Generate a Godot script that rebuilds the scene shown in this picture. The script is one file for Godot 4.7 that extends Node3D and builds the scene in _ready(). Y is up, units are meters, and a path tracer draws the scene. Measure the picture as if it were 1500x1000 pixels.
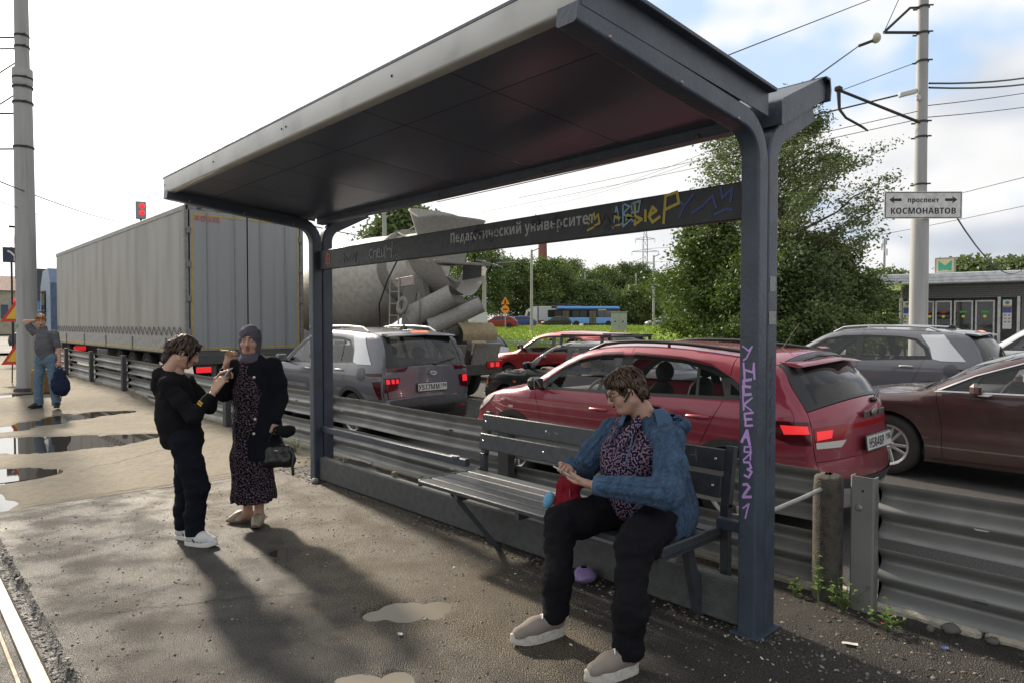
extends Node3D

const PITCH := -1.489
const YAW := 47.077
const ROAD := -0.03

# ---------------------------------------------------------------- mesh builder
class MB:
	var v := PackedVector3Array()
	var n := PackedVector3Array()
	var c := PackedColorArray()
	var uv := PackedVector2Array()
	var ix := PackedInt32Array()
	var col := Color.WHITE
	func vert(p: Vector3, nn: Vector3, t := Vector2.ZERO) -> int:
		v.append(p); n.append(nn); c.append(col); uv.append(t)
		return v.size() - 1
	func tri(a: int, b: int, d: int) -> void:
		ix.append(a); ix.append(d); ix.append(b)
	func ftri(p: Vector3, q: Vector3, r: Vector3, out := Vector3.ZERO) -> void:
		var nn := (q - p).cross(r - p)
		if nn.length_squared() < 1e-16: return
		nn = nn.normalized()
		if nn.dot(out) < 0.0:
			var a := vert(p, -nn); vert(r, -nn); vert(q, -nn); tri(a, a + 1, a + 2)
		else:
			var a := vert(p, nn); vert(q, nn); vert(r, nn); tri(a, a + 1, a + 2)
	func fquad(p: Vector3, q: Vector3, r: Vector3, s: Vector3, out := Vector3.ZERO) -> void:
		var nn := (r - p).cross(s - q)
		if nn.length_squared() < 1e-16: return
		nn = nn.normalized()
		if nn.dot(out) < 0.0:
			var t := q; q = s; s = t; nn = -nn
		var a := vert(p, nn, Vector2(0, 0)); vert(q, nn, Vector2(1, 0)); vert(r, nn, Vector2(1, 1)); vert(s, nn, Vector2(0, 1))
		tri(a, a + 1, a + 2); tri(a, a + 2, a + 3)
	func grid(rows: Array, cu := false, cv := false, uvs := Vector2.ONE) -> void:
		# rows[i][j]; outward = d/dj x d/di
		var nu := rows.size()
		var r0: PackedVector3Array = rows[0]
		var nv := r0.size()
		var base := v.size()
		for i in nu:
			var r: PackedVector3Array = rows[i]
			var ra: PackedVector3Array = rows[(i + nu - 1) % nu if cu else maxi(i - 1, 0)]
			var rb: PackedVector3Array = rows[(i + 1) % nu if cu else mini(i + 1, nu - 1)]
			for j in nv:
				var pa := r[(j + nv - 1) % nv if cv else maxi(j - 1, 0)]
				var pb := r[(j + 1) % nv if cv else mini(j + 1, nv - 1)]
				var nn := (pb - pa).cross(rb[j] - ra[j])
				if nn.length_squared() < 1e-18:
					var qa: PackedVector3Array = rows[maxi(i - 1, 0)]
					var qb: PackedVector3Array = rows[mini(i + 1, nu - 1)]
					var jj := (j + 1) % nv
					nn = (qa[jj] - qa[j] + qb[jj] - qb[j]).cross(rb[j] - ra[j] + rb[jj] - ra[jj])
				v.append(r[j]); n.append(nn.normalized()); c.append(col); uv.append(Vector2(float(j) / maxi(nv - 1, 1), float(i) / maxi(nu - 1, 1)) * uvs)
		for i in (nu if cu else nu - 1):
			for j in (nv if cv else nv - 1):
				var a := base + i * nv + j
				var b := base + i * nv + (j + 1) % nv
				var e := base + ((i + 1) % nu) * nv + j
				var f := base + ((i + 1) % nu) * nv + (j + 1) % nv
				tri(a, b, f); tri(a, f, e)
	func fan(ring: PackedVector3Array, out: Vector3) -> void:
		var m := Vector3.ZERO
		for p in ring: m += p
		m /= ring.size()
		for i in ring.size():
			ftri(m, ring[i], ring[(i + 1) % ring.size()], out)
	func box(t: Transform3D, s: Vector3, b := 0.004) -> void:
		var h := s * 0.5
		b = minf(b, minf(h.x, minf(h.y, h.z)) * 0.9)
		var P := []
		for k in 8:
			var g := Vector3(1 if k & 1 else -1, 1 if k & 2 else -1, 1 if k & 4 else -1)
			P.append([t * Vector3(g.x * h.x, g.y * (h.y - b), g.z * (h.z - b)), t * Vector3(g.x * (h.x - b), g.y * h.y, g.z * (h.z - b)), t * Vector3(g.x * (h.x - b), g.y * (h.y - b), g.z * h.z), (t.basis * g)])
		for ax in 3:
			var u := 1 << ((ax + 1) % 3)
			var w := 1 << ((ax + 2) % 3)
			for sg in 2:
				var k := (1 << ax) * sg
				fquad(P[k][ax], P[k | u][ax], P[k | u | w][ax], P[k | w][ax], t.basis[ax] * (1.0 if sg else -1.0))
			for k in 4:
				var q := (u if k & 1 else 0) | (w if k & 2 else 0)
				var q2 := q | (1 << ax)
				var o: Vector3 = P[q][3] + P[q2][3]
				fquad(P[q][(ax + 1) % 3], P[q][(ax + 2) % 3], P[q2][(ax + 2) % 3], P[q2][(ax + 1) % 3], o)
		for k in 8: ftri(P[k][0], P[k][1], P[k][2], P[k][3])
	func bx(p: Vector3, s: Vector3, b := 0.004, yaw := 0.0) -> void:
		box(Transform3D(Basis(Vector3.UP, yaw), p), s, b)
	func bar(a: Vector3, b: Vector3, w: float, h: float, bev := 0.003, up := Vector3.UP) -> void:
		var z := (b - a)
		var l := z.length()
		z /= l
		var x := up.cross(z)
		if x.length() < 1e-4: x = Vector3.RIGHT.cross(z)
		x = x.normalized()
		box(Transform3D(Basis(x, z.cross(x), z), (a + b) * 0.5), Vector3(w, h, l), bev)
	func tube(path: Array, rad, sides := 8, caps := true) -> void:
		var rows := []
		var m := path.size()
		var x := Vector3.ZERO
		for i in m:
			var a: Vector3 = path[maxi(i - 1, 0)]
			var b: Vector3 = path[mini(i + 1, m - 1)]
			var d := (b - a).normalized()
			if i == 0: x = (Vector3.UP if absf(d.y) < 0.9 else Vector3.RIGHT).cross(d).normalized()
			else: x = (x - d * x.dot(d)).normalized()
			var y := d.cross(x)
			var r: float = rad[i] if rad is Array else rad
			var ring := PackedVector3Array()
			for k in sides:
				var an := TAU * k / sides
				ring.append(path[i] + (x * cos(an) + y * sin(an)) * r)
			rows.append(ring)
		grid(rows, false, true)
		if caps:
			fan(rows[0], path[0] - path[1]); fan(rows[m - 1], path[m - 1] - path[m - 2])
	func lathe(t: Transform3D, prof: Array, seg := 20, caps := true) -> void:
		# prof: Vector2(r, y) upwards
		var rows := []
		for p in prof:
			var ring := PackedVector3Array()
			for k in seg:
				var an := -TAU * k / seg
				ring.append(t * Vector3(cos(an) * p.x, p.y, sin(an) * p.x))
			rows.append(ring)
		grid(rows, false, true)
		if caps:
			if prof[0].x > 1e-4: fan(rows[0], t.basis * Vector3.DOWN)
			if prof[-1].x > 1e-4: fan(rows[-1], t.basis * Vector3.UP)
	func prism(poly: PackedVector2Array, t: Transform3D, depth: float) -> void:
		var ids := Geometry2D.triangulate_polygon(poly)
		for i in range(0, ids.size(), 3):
			for z in [0.0, depth]:
				ftri(t * Vector3(poly[ids[i]].x, poly[ids[i]].y, z), t * Vector3(poly[ids[i + 1]].x, poly[ids[i + 1]].y, z), t * Vector3(poly[ids[i + 2]].x, poly[ids[i + 2]].y, z), t.basis.z * (1.0 if z > 0.0 else -1.0) * signf(depth))
		var cw := Geometry2D.is_polygon_clockwise(poly)
		for i in poly.size():
			var a := poly[i]
			var b := poly[(i + 1) % poly.size()]
			var e := b - a
			var o := t.basis * (Vector3(-e.y, e.x, 0) if cw else Vector3(e.y, -e.x, 0))
			fquad(t * Vector3(a.x, a.y, 0), t * Vector3(b.x, b.y, 0), t * Vector3(b.x, b.y, depth), t * Vector3(a.x, a.y, depth), o)
	func sweep(prof: PackedVector2Array, frames: Array, closed := true, caps := true) -> void:
		var rows := []
		for f in frames:
			var ring := PackedVector3Array()
			for p in prof: ring.append(f * Vector3(p.x, p.y, 0))
			rows.append(ring)
		grid(rows, false, closed)
		if closed and caps:
			fan(rows[0], frames[0].origin - frames[1].origin); fan(rows[-1], frames[-1].origin - frames[-2].origin)
	func ellipsoid(t: Transform3D, r: Vector3, seg := 12, ring := 8) -> void:
		var pr := []
		for i in ring + 1:
			var a := -PI / 2 + PI * i / ring
			pr.append(Vector2(maxf(cos(a), 0.0005), sin(a)))
		lathe(t * Transform3D(Basis.from_scale(r), Vector3.ZERO), pr, seg, false)
	func text(s: String, t: Transform3D, height: float, font: Font, depth := 0.002, wide := 1.0) -> void:
		var tm := TextMesh.new()
		tm.text = s; tm.font = font; tm.font_size = 64; tm.pixel_size = height / 46.0; tm.depth = depth; tm.curve_step = 2.0
		var ar := tm.get_mesh_arrays()
		var b := v.size()
		var vv: PackedVector3Array = ar[Mesh.ARRAY_VERTEX]
		var nn: PackedVector3Array = ar[Mesh.ARRAY_NORMAL]
		for i in vv.size():
			vert(t * Vector3(vv[i].x * wide, vv[i].y, vv[i].z), (t.basis * nn[i]).normalized())
		for i in ar[Mesh.ARRAY_INDEX]: ix.append(b + i)
	func ribbon(pts: Array, t: Transform3D, w: float) -> void:
		# a flat painted stroke lying in the local xy plane
		for i in pts.size() - 1:
			var a: Vector2 = pts[i]
			var b: Vector2 = pts[i + 1]
			var d := (b - a).normalized() * w * 0.5
			var m := Vector2(-d.y, d.x)
			a -= d * 0.6; b += d * 0.6
			var z := 0.00012 * (i % 5)
			fquad(t * Vector3(a.x - m.x, a.y - m.y, z), t * Vector3(b.x - m.x, b.y - m.y, z), t * Vector3(b.x + m.x, b.y + m.y, z), t * Vector3(a.x + m.x, a.y + m.y, z), t.basis.z)
	func mesh() -> ArrayMesh:
		var a := []
		a.resize(Mesh.ARRAY_MAX)
		a[Mesh.ARRAY_VERTEX] = v; a[Mesh.ARRAY_NORMAL] = n; a[Mesh.ARRAY_COLOR] = c; a[Mesh.ARRAY_TEX_UV] = uv; a[Mesh.ARRAY_INDEX] = ix
		var m := ArrayMesh.new()
		m.add_surface_from_arrays(Mesh.PRIMITIVE_TRIANGLES, a)
		return m

# ---------------------------------------------------------------- nodes
var taken := {}
var T := {}
var font: SystemFont
var font_bold: SystemFont
var rng := RandomNumberGenerator.new()

func numbered(called: String) -> String:
	if not taken.has(called):
		taken[called] = 0
		return called
	taken[called] += 1
	return "%s_%03d" % [called, taken[called]]
func tag(o: Node, label: String, category: String, group := "", kind := "") -> Node:
	o.set_meta("label", label); o.set_meta("category", category)
	if group: o.set_meta("group", group)
	if kind: o.set_meta("kind", kind)
	return o
func thing(called: String, label: String, category: String, at := Vector3.ZERO, group := "", yaw := 0.0) -> Node3D:
	var o := Node3D.new()
	o.name = numbered(called)
	add_child(o)
	o.position = at; o.rotation.y = yaw
	return tag(o, label, category, group)
func part(parent: Node, called: String, mb: MB, m: Material, label := "") -> MeshInstance3D:
	var o := MeshInstance3D.new()
	o.name = called
	o.mesh = mb.mesh() if mb.v.size() else null
	o.material_override = m
	parent.add_child(o, true)
	if label: o.set_meta("label", label)
	return o
func one(called: String, mb: MB, m: Material, label: String, category: String, group := "", kind := "") -> MeshInstance3D:
	var o := part(self, numbered(called), mb, m)
	tag(o, label, category, group, kind)
	return o
func structure(called: String, mb: MB, m: Material, label := "") -> MeshInstance3D:
	var o := part(self, numbered(called), mb, m)
	o.set_meta("kind", "structure")
	if label: o.set_meta("label", label)
	return o
func copy(o: Node3D, at: Vector3, label := "", yaw := 0.0) -> Node3D:
	var r: Node3D = o.duplicate()
	var nm := String(o.name)
	if nm.length() > 4 and nm[-4] == "_": nm = nm.substr(0, nm.length() - 4)
	r.name = numbered(nm)
	add_child(r)
	r.position = at; r.rotation.y = yaw
	if label: r.set_meta("label", label)
	return r

# ---------------------------------------------------------------- materials (colours given as linear base colours)
func mat(r: float, g: float, b: float, rough := 0.6, metal := 0.0) -> StandardMaterial3D:
	var m := StandardMaterial3D.new()
	m.albedo_color = Color(r, g, b).linear_to_srgb()
	m.roughness = rough; m.metallic = metal
	return m
func ntex(freq: float, ramp: Array, seed_ := 1, size := 512, kind := FastNoiseLite.TYPE_SIMPLEX_SMOOTH, oct := 4, normal := false, bump := 4.0) -> NoiseTexture2D:
	var f := FastNoiseLite.new()
	f.noise_type = kind; f.frequency = freq; f.seed = seed_; f.fractal_octaves = oct
	var t := NoiseTexture2D.new()
	t.width = size; t.height = size; t.seamless = true; t.noise = f
	if normal:
		t.as_normal_map = true; t.bump_strength = bump
	elif ramp:
		var g := Gradient.new()
		var offs := PackedFloat32Array()
		var cols := PackedColorArray()
		for e in ramp:
			offs.append(e[0]); cols.append(e[1])
		g.offsets = offs; g.colors = cols
		t.color_ramp = g
	return t
func tri_map(m: StandardMaterial3D, scale: float, world := true) -> StandardMaterial3D:
	m.uv1_triplanar = true; m.uv1_world_triplanar = world
	m.uv1_scale = Vector3.ONE * scale
	m.uv1_triplanar_sharpness = 4.0
	return m
func grey(a: float) -> Color:
	return Color(a, a, a)
func worn(m: StandardMaterial3D, seed_: int, lo: float, hi: float, scale := 0.6, bump := 0.0, world := false) -> StandardMaterial3D:
	# multiplies the colour by a patchy, grainy pattern and varies the gloss
	m.albedo_texture = T.worn_a if seed_ % 2 else T.worn_b
	m.roughness_texture = T.worn_b if seed_ % 2 else T.worn_a
	m.roughness_texture_channel = BaseMaterial3D.TEXTURE_CHANNEL_RED
	m.roughness = minf(1.0, m.roughness * 1.12)
	m.albedo_color = m.albedo_color * 1.0
	if bump > 0.0:
		m.normal_enabled = true; m.normal_texture = T.grain_n; m.normal_scale = bump
	return tri_map(m, scale, world)
func paint(r: float, g: float, b: float, metal := 0.3) -> StandardMaterial3D:
	var m := mat(r, g, b, 0.42, metal)
	m.clearcoat_enabled = true; m.clearcoat = 0.8; m.clearcoat_roughness = 0.06
	m.albedo_texture = T.dust; m.uv1_triplanar = true; m.uv1_scale = Vector3.ONE * 0.55
	m.vertex_color_use_as_albedo = true
	return m
func glass(r := 0.02, g := 0.025, b := 0.025, a := 0.35) -> StandardMaterial3D:
	var m := mat(r, g, b, 0.02)
	m.albedo_color.a = a
	m.transparency = BaseMaterial3D.TRANSPARENCY_ALPHA
	return m
func glow(r: float, g: float, b: float, e: float) -> StandardMaterial3D:
	var m := mat(r, g, b, 0.25)
	m.emission_enabled = true
	m.emission = Color(r, g, b).linear_to_srgb()
	m.emission_energy_multiplier = e
	return m
var fn := FastNoiseLite.new()
func nz(x: float, y: float, z: float, f := 1.0) -> float:
	return fn.get_noise_3d(x * f, y * f, z * f)
func V2(a: Array) -> PackedVector2Array:
	var p := PackedVector2Array()
	for i in range(0, a.size(), 2): p.append(Vector2(a[i], a[i + 1]))
	return p
func rot(ax: Vector3, deg: float) -> Basis:
	return Basis(ax, deg_to_rad(deg))
func at(p: Vector3, b := Basis()) -> Transform3D:
	return Transform3D(b, p)

func textures() -> void:
	T.worn_a = ntex(0.012, [[0.0, grey(0.82)], [0.35, grey(0.93)], [0.6, grey(0.98)], [1.0, grey(1.0)]], 11, 512, FastNoiseLite.TYPE_SIMPLEX_SMOOTH, 6)
	T.worn_b = ntex(0.02, [[0.0, grey(0.84)], [0.4, grey(0.92)], [0.7, grey(1.0)], [1.0, grey(0.96)]], 23, 512, FastNoiseLite.TYPE_SIMPLEX_SMOOTH, 6)
	T.grain_n = ntex(0.11, [], 5, 512, FastNoiseLite.TYPE_SIMPLEX_SMOOTH, 4, true, 6.0)
	T.asphalt_n = ntex(0.12, [], 9, 1024, FastNoiseLite.TYPE_SIMPLEX, 3, true, 7.0)
	T.asphalt = ntex(0.1, [[0.0, grey(0.12)], [0.32, grey(0.3)], [0.45, grey(0.55)], [0.55, grey(0.78)], [0.66, grey(1.0)], [1.0, grey(1.0)]], 31, 1024, FastNoiseLite.TYPE_SIMPLEX, 4)
	T.dust = ntex(0.03, [[0.0, Color(0.86, 0.84, 0.8)], [0.45, grey(0.97)], [1.0, grey(1.0)]], 41, 512, FastNoiseLite.TYPE_SIMPLEX_SMOOTH, 6)
	T.concrete = ntex(0.02, [[0.0, grey(0.84)], [0.4, grey(0.93)], [0.55, grey(0.96)], [1.0, grey(1.0)]], 51, 512, FastNoiseLite.TYPE_SIMPLEX, 7)
	T.cloth_n = ntex(0.25, [], 61, 512, FastNoiseLite.TYPE_SIMPLEX, 2, true, 5.0)
	T.streak = ntex(0.02, [[0.0, grey(0.82)], [0.45, grey(0.94)], [1.0, grey(1.0)]], 71, 512, FastNoiseLite.TYPE_VALUE_CUBIC, 5)
	T.black = mat(0.012, 0.012, 0.013, 0.55)
	T.darkm2 = mat(0.03, 0.03, 0.03, 0.8)
	T.lamp_lit2 = glow(0.85, 0.02, 0.03, 1.0)
	T.rust = ntex(0.018, [[0.0, Color(0.62, 0.58, 0.54)], [0.3, Color(0.82, 0.8, 0.78)], [0.5, Color(0.93, 0.92, 0.91)], [1.0, grey(1.0)]], 81, 512, FastNoiseLite.TYPE_SIMPLEX_SMOOTH, 7)

# ---------------------------------------------------------------- scene
func _ready() -> void:
	rng.seed = 7
	fn.seed = 3; fn.frequency = 1.0; fn.fractal_octaves = 4; fn.noise_type = FastNoiseLite.TYPE_SIMPLEX_SMOOTH
	font = SystemFont.new(); font.font_names = PackedStringArray(["Droid Sans"])
	font_bold = SystemFont.new(); font_bold.font_names = PackedStringArray(["Droid Sans"]); font_bold.font_weight = 700
	# camera
	var cam := Camera3D.new()
	cam.name = "camera"
	cam.fov = 53.13; cam.near = 0.05; cam.far = 2000.0
	cam.position = Vector3(0, 1.65, 0)
	cam.rotation_degrees = Vector3(PITCH, YAW, 0)
	add_child(cam)
	cam.current = true
	# sky and sun
	var env := Environment.new()
	env.background_mode = Environment.BG_SKY
	env.tonemap_mode = Environment.TONE_MAPPER_LINEAR
	env.tonemap_exposure = 1.45
	env.sky = make_sky()
	env.sdfgi_enabled = true; env.ssao_enabled = true; env.ssil_enabled = true
	var we := WorldEnvironment.new()
	we.name = "world_environment"
	we.environment = env
	add_child(we)
	var sun := DirectionalLight3D.new()
	sun.name = "sun"
	sun.light_energy = 1.5; sun.light_angular_distance = 4.0; sun.light_color = Color(1.0, 0.94, 0.85)
	sun.shadow_enabled = true
	add_child(sun)
	sun.look_at_from_position(SUN_DIR * 50.0, Vector3.ZERO)
	textures()
	build_ground()
	build_far_setting()
	build_pavilion()
	build_shelter()
	build_bench()
	build_guardrails()
	build_poles()
	build_trees()
	build_cars()
	build_trailer()
	build_mixer()
	build_far_traffic()
	build_people()
	build_small_things()

const SUN_DIR := Vector3(-0.869, 0.485, -0.094)

func make_sky() -> Sky:
	var w := 768
	var h := 384
	var data := PackedFloat32Array()
	data.resize(w * h * 3)
	var cl := FastNoiseLite.new()
	cl.seed = 12; cl.frequency = 1.0; cl.fractal_octaves = 5; cl.noise_type = FastNoiseLite.TYPE_SIMPLEX_SMOOTH
	var hole := Vector3(-0.42, 0.34, -0.84).normalized()
	var k := 0
	for j in h:
		var el := PI * 0.5 - PI * (j + 0.5) / h
		var y := sin(el)
		var r := cos(el)
		for i in w:
			var ph := TAU * (i + 0.5) / w
			var d := Vector3(sin(ph) * r, y, -cos(ph) * r)
			var q := d / (0.25 + absf(y))
			var a := cl.get_noise_3d(q.x * 0.9, q.y * 0.9, q.z * 0.9)
			var b := cl.get_noise_3d(q.x * 2.6 + 7.0, q.y * 2.6, q.z * 2.6)
			var open := smoothstep(0.16, 0.5, a * 0.4 + b * 0.8 + 0.42 * exp(-34.0 * (d - hole).length_squared()) - 0.06)
			var ang := acos(clampf(d.dot(SUN_DIR), -1.0, 1.0))
			var cloud := 0.66 + 0.06 * b + 0.03 * a
			var gl := 2.2 * exp(-pow(ang / 0.25, 2.0)) + 0.95 * exp(-ang / 0.34)
			var dim := 0.24 * smoothstep(-0.05, 0.5, -a + b * 0.5) * smoothstep(0.6, 1.3, ang)
			var cc := Vector3(cloud - dim * 1.1, cloud - dim * 0.95, cloud - dim * 0.7) + Vector3(gl, gl * 0.97, gl * 0.9)
			var blue := Vector3(0.2, 0.4, 0.68) + Vector3(0.16, 0.12, 0.05) * (1.0 - y)
			cc = cc.lerp(blue, open * 0.7)
			data[k] = cc.x; data[k + 1] = cc.y; data[k + 2] = cc.z
			k += 3
	var im := Image.create_from_data(w, h, false, Image.FORMAT_RGBF, data.to_byte_array())
	var p := PanoramaSkyMaterial.new()
	p.panorama = ImageTexture.create_from_image(im)
	var s := Sky.new()
	s.sky_material = p
	return s

# ---------------------------------------------------------------- ground
const PUDDLES := [[-11.9, -0.6, 0.6], [-11.75, -1.25, 0.55], [-11.3, -1.8, 0.6], [-11.1, -2.3, 0.48], [-11.15, -2.8, 0.26],
	[-13.3, -0.5, 0.36], [-13.35, -1.0, 0.33], [-13.4, -1.5, 0.3], [-13.85, -2.0, 0.32], [-14.3, -2.5, 0.36], [-14.55, -3.0, 0.3], [-14.5, -3.4, 0.2],
	[-9.35, -0.55, 0.4], [-9.25, -0.95, 0.38], [-9.2, -1.25, 0.22], [-18.1, -1.4, 0.4], [-18.2, -1.9, 0.35], [-18.25, -2.3, 0.22],
	[-7.8, -0.66, 0.22], [-8.2, -0.62, 0.22], [-8.6, -0.6, 0.22],
	[-4.72, -2.14, 0.085], [-4.56, -2.06, 0.05],
	[-3.28, -2.2, 0.12], [-3.2, -2.38, 0.08], [-3.34, -2.05, 0.06], [-3.12, -2.3, 0.05], [-2.74, -1.56, 0.12], [-2.66, -1.74, 0.07]]
func rise(x: float) -> float:
	return 0.13 * smoothstep(-14.9, -16.8, x)
func dip(x: float, z: float) -> float:
	var s := 0.0
	for p in PUDDLES:
		var dx: float = x - p[0]
		var dz: float = z - p[1]
		var r: float = p[2] * 1.5
		if absf(dx) < r and absf(dz) < r:
			s = maxf(s, 1.0 - (dx * dx + dz * dz) / (r * r))
	return maxf(0.0, s + 0.55 * s * (nz(x, 7.0, z, 3.5) + 0.7 * nz(x, 2.0, z, 11.0))) if s > 0.0 else 0.0
func tram_gap(x: float, z: float) -> float:
	var e := -0.64 + 0.05 * nz(x * 1.7, 4.0, 0.0) + 0.02 * nz(x * 7.0, 9.0, 0.0)
	return smoothstep(e - 0.012, e + 0.012, z) * (1.0 - smoothstep(-0.57, -0.555, z)) if x > -7.4 else 0.0
func ground_h(x: float, z: float) -> float:
	var h := rise(x)
	h += 0.004 * nz(x, 0.0, z, 0.7) + 0.0012 * nz(x, 3.0, z, 6.0)
	h -= 0.03 * dip(x, z)
	h -= 0.055 * tram_gap(x, z)
	if x < -7.42: h -= 0.014
	h += 0.02 * smoothstep(-3.3, -4.1, z) * (0.6 + nz(x, 1.0, z, 2.0))
	return h
func build_ground() -> void:
	var base := MB.new()
	base.fquad(Vector3(-900, -0.4, 60), Vector3(500, -0.4, 60), Vector3(500, -0.4, -900), Vector3(-900, -0.4, -900), Vector3.UP)
	structure("ground", base, worn(mat(0.13, 0.12, 0.1, 0.9), 1, 0, 1, 0.05, 0.0, true))
	var ma := mat(1, 1, 1, 0.95)
	ma.vertex_color_use_as_albedo = true
	ma.albedo_texture = T.asphalt
	ma.roughness_texture = ntex(0.0045, [[0.0, grey(0.5)], [0.35, grey(0.58)], [0.5, grey(0.66)], [0.68, grey(0.76)], [1.0, grey(0.85)]], 77, 512, FastNoiseLite.TYPE_SIMPLEX_SMOOTH, 6)
	ma.roughness_texture_channel = BaseMaterial3D.TEXTURE_CHANNEL_RED
	ma.normal_enabled = true; ma.normal_texture = T.asphalt_n; ma.normal_scale = 1.4
	tri_map(ma, 0.75)
	var ms := mat(1, 1, 1, 0.9)
	ms.vertex_color_use_as_albedo = true
	ms.albedo_texture = T.concrete
	ms.normal_enabled = true; ms.normal_texture = T.grain_n; ms.normal_scale = 0.5
	tri_map(ms, 0.9)
	# worn asphalt of the tram stop
	structure("platform_asphalt", ground_patch(-7.42, 2.6, -4.28, 0.3, 0.026, true), ma, "worn damp asphalt strewn with sand round the bus shelter")
	structure("old_pavement", ground_patch(-40.0, -7.425, -4.28, 0.3, 0.065, false), ms, "sandy tan old pavement with long puddles")
	var bed := MB.new()
	bed.fquad(Vector3(-40, -0.005, 3.4), Vector3(2.6, -0.005, 3.4), Vector3(2.6, -0.005, 0.295), Vector3(-40, -0.005, 0.295), Vector3.UP)
	structure("track_bed", bed, worn(mat(0.15, 0.14, 0.13, 0.9), 1, 0, 1, 0.7, 0.5, true))
	# water standing in the hollows
	var w := MB.new()
	var y := -0.0095
	for r in [[-12.7, -10.3, -3.4, 0.3], [-15.1, -12.75, -3.7, 0.3], [-9.85, -8.9, -1.6, 0.3], [-8.85, -7.5, -0.95, -0.3], [-5.1, -4.3, -2.5, -1.8]]:
		y = -0.0235 if r[0] < -7.0 else -0.0095
		w.fquad(Vector3(r[0], y, r[3]), Vector3(r[1], y, r[3]), Vector3(r[1], y, r[2]), Vector3(r[0], y, r[2]), Vector3.UP)
	y = -0.0235
	w.fquad(Vector3(-18.8, y + 0.13, -0.8), Vector3(-17.6, y + 0.13, -0.8), Vector3(-17.6, y + 0.13, -2.7), Vector3(-18.8, y + 0.13, -2.7), Vector3.UP)
	structure("puddle_water", w, mat(0.035, 0.03, 0.022, 0.02), "dark puddle water mirroring the sky")
	y = -0.0095
	w = MB.new()
	for r in [[-3.65, -2.9, -2.65, -1.9], [-3.1, -2.4, -2.1, -1.35]]:
		w.fquad(Vector3(r[0], y - 0.003, r[3]), Vector3(r[1], y - 0.003, r[3]), Vector3(r[1], y - 0.003, r[2]), Vector3(r[0], y - 0.003, r[2]), Vector3.UP)
	structure("muddy_puddle_water", w, mat(0.14, 0.12, 0.088, 0.42), "pale muddy puddle")
	# dirt-filled cracks and the joint between the old slab and the asphalt
	for e in [[-7.43, -0.9, -7.4, -4.0, 0.022, 0.02], [-7.5, -0.95, -7.72, -3.3, 0.009, 0.06], [-7.5, -2.4, -9.6, -2.9, 0.008, 0.1], [-6.9, -1.1, -5.9, -2.9, 0.006, 0.1], [-9.0, -1.6, -10.2, -3.6, 0.009, 0.12], [-4.4, -0.9, -3.9, -1.9, 0.006, 0.08]]:
		var cm := MB.new()
		var last := Vector3.ZERO
		for i in 33:
			var q := i / 32.0
			var x: float = lerpf(e[0], e[2], q) + e[5] * nz(q * 3.0, e[0], 1.0) + 0.25 * e[5] * nz(q * 14.0, e[1], 5.0)
			var z: float = lerpf(e[1], e[3], q) + 0.5 * e[5] * nz(q * 4.0, e[3], 2.0)
			var p := Vector3(x, ground_h(x, z) + (0.016 if absf(x + 7.42) < 0.06 else 0.004), z)
			if i > 0:
				var s := (p - last).cross(Vector3.UP).normalized() * float(e[4]) * (0.35 + 0.5 * absf(nz(q * 9.0, 3.0, e[0])))
				cm.fquad(last - s, p - s, p + s, last + s, Vector3.UP)
			last = p
		structure("pavement_crack", cm, mat(0.045, 0.04, 0.034, 0.95), "dirt-filled crack in the pavement")
	# road
	var road := MB.new()
	var rows := []
	for i in 60:
		var row := PackedVector3Array()
		for j in 31:
			var x := -140.0 + 3.2 * i
			var z := -4.4 - 13.2 * (30 - j) / 30.0
			row.append(Vector3(x, ROAD + 0.004 * nz(x, 0, z, 0.5), z))
		rows.append(row)
	rows.reverse()
	road.grid(rows)
	var mr := mat(0.11, 0.105, 0.1, 0.85)
	mr.albedo_texture = T.asphalt; mr.normal_enabled = true; mr.normal_texture = T.asphalt_n; mr.normal_scale = 0.7
	structure("road", road, tri_map(mr, 0.8))
	var lines := MB.new()
	for z in [-7.55, -10.8, -14.1]:
		for i in 26:
			var x := -100.0 + 4.6 * i
			lines.fquad(Vector3(x, ROAD + 0.009, z + 0.06), Vector3(x + 2.0, ROAD + 0.009, z + 0.06), Vector3(x + 2.0, ROAD + 0.009, z - 0.06), Vector3(x, ROAD + 0.009, z - 0.06), Vector3.UP)
	structure("lane_marking", lines, worn(mat(0.6, 0.6, 0.57, 0.7), 2, 0, 1, 1.2, 0.0, true))
	# kerb along the road
	var kerb := Node3D.new()
	kerb.name = "kerb"; kerb.set_meta("kind", "structure"); kerb.set_meta("label", "pale weathered concrete kerb under the guardrail")
	add_child(kerb)
	var mk := [worn(mat(0.36, 0.33, 0.27, 0.9), 3, 0, 1, 1.4, 0.6, true), worn(mat(0.42, 0.39, 0.33, 0.9), 4, 0, 1, 1.1, 0.6, true), worn(mat(0.31, 0.28, 0.22, 0.9), 3, 0, 1, 1.7, 0.6, true)]
	for i in 34:
		var b := MB.new()
		b.bx(Vector3(0, 0, 0), Vector3(0.985, 0.3, 0.16), 0.018)
		var o := part(kerb, "kerb_stone", b, mk[i % 3])
		var x := 2.6 - i * 1.0
		o.position = Vector3(x, -0.1 + rise(x) + rng.randf_range(-0.008, 0.008), -4.255 + rng.randf_range(-0.006, 0.006))
		o.rotation = Vector3(rng.randf_range(-0.03, 0.03), rng.randf_range(-0.01, 0.01), rng.randf_range(-0.01, 0.01))
	# tram rails
	var steel := worn(mat(0.13, 0.11, 0.09, 0.5, 0.3), 5, 0, 1, 1.2)
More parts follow.
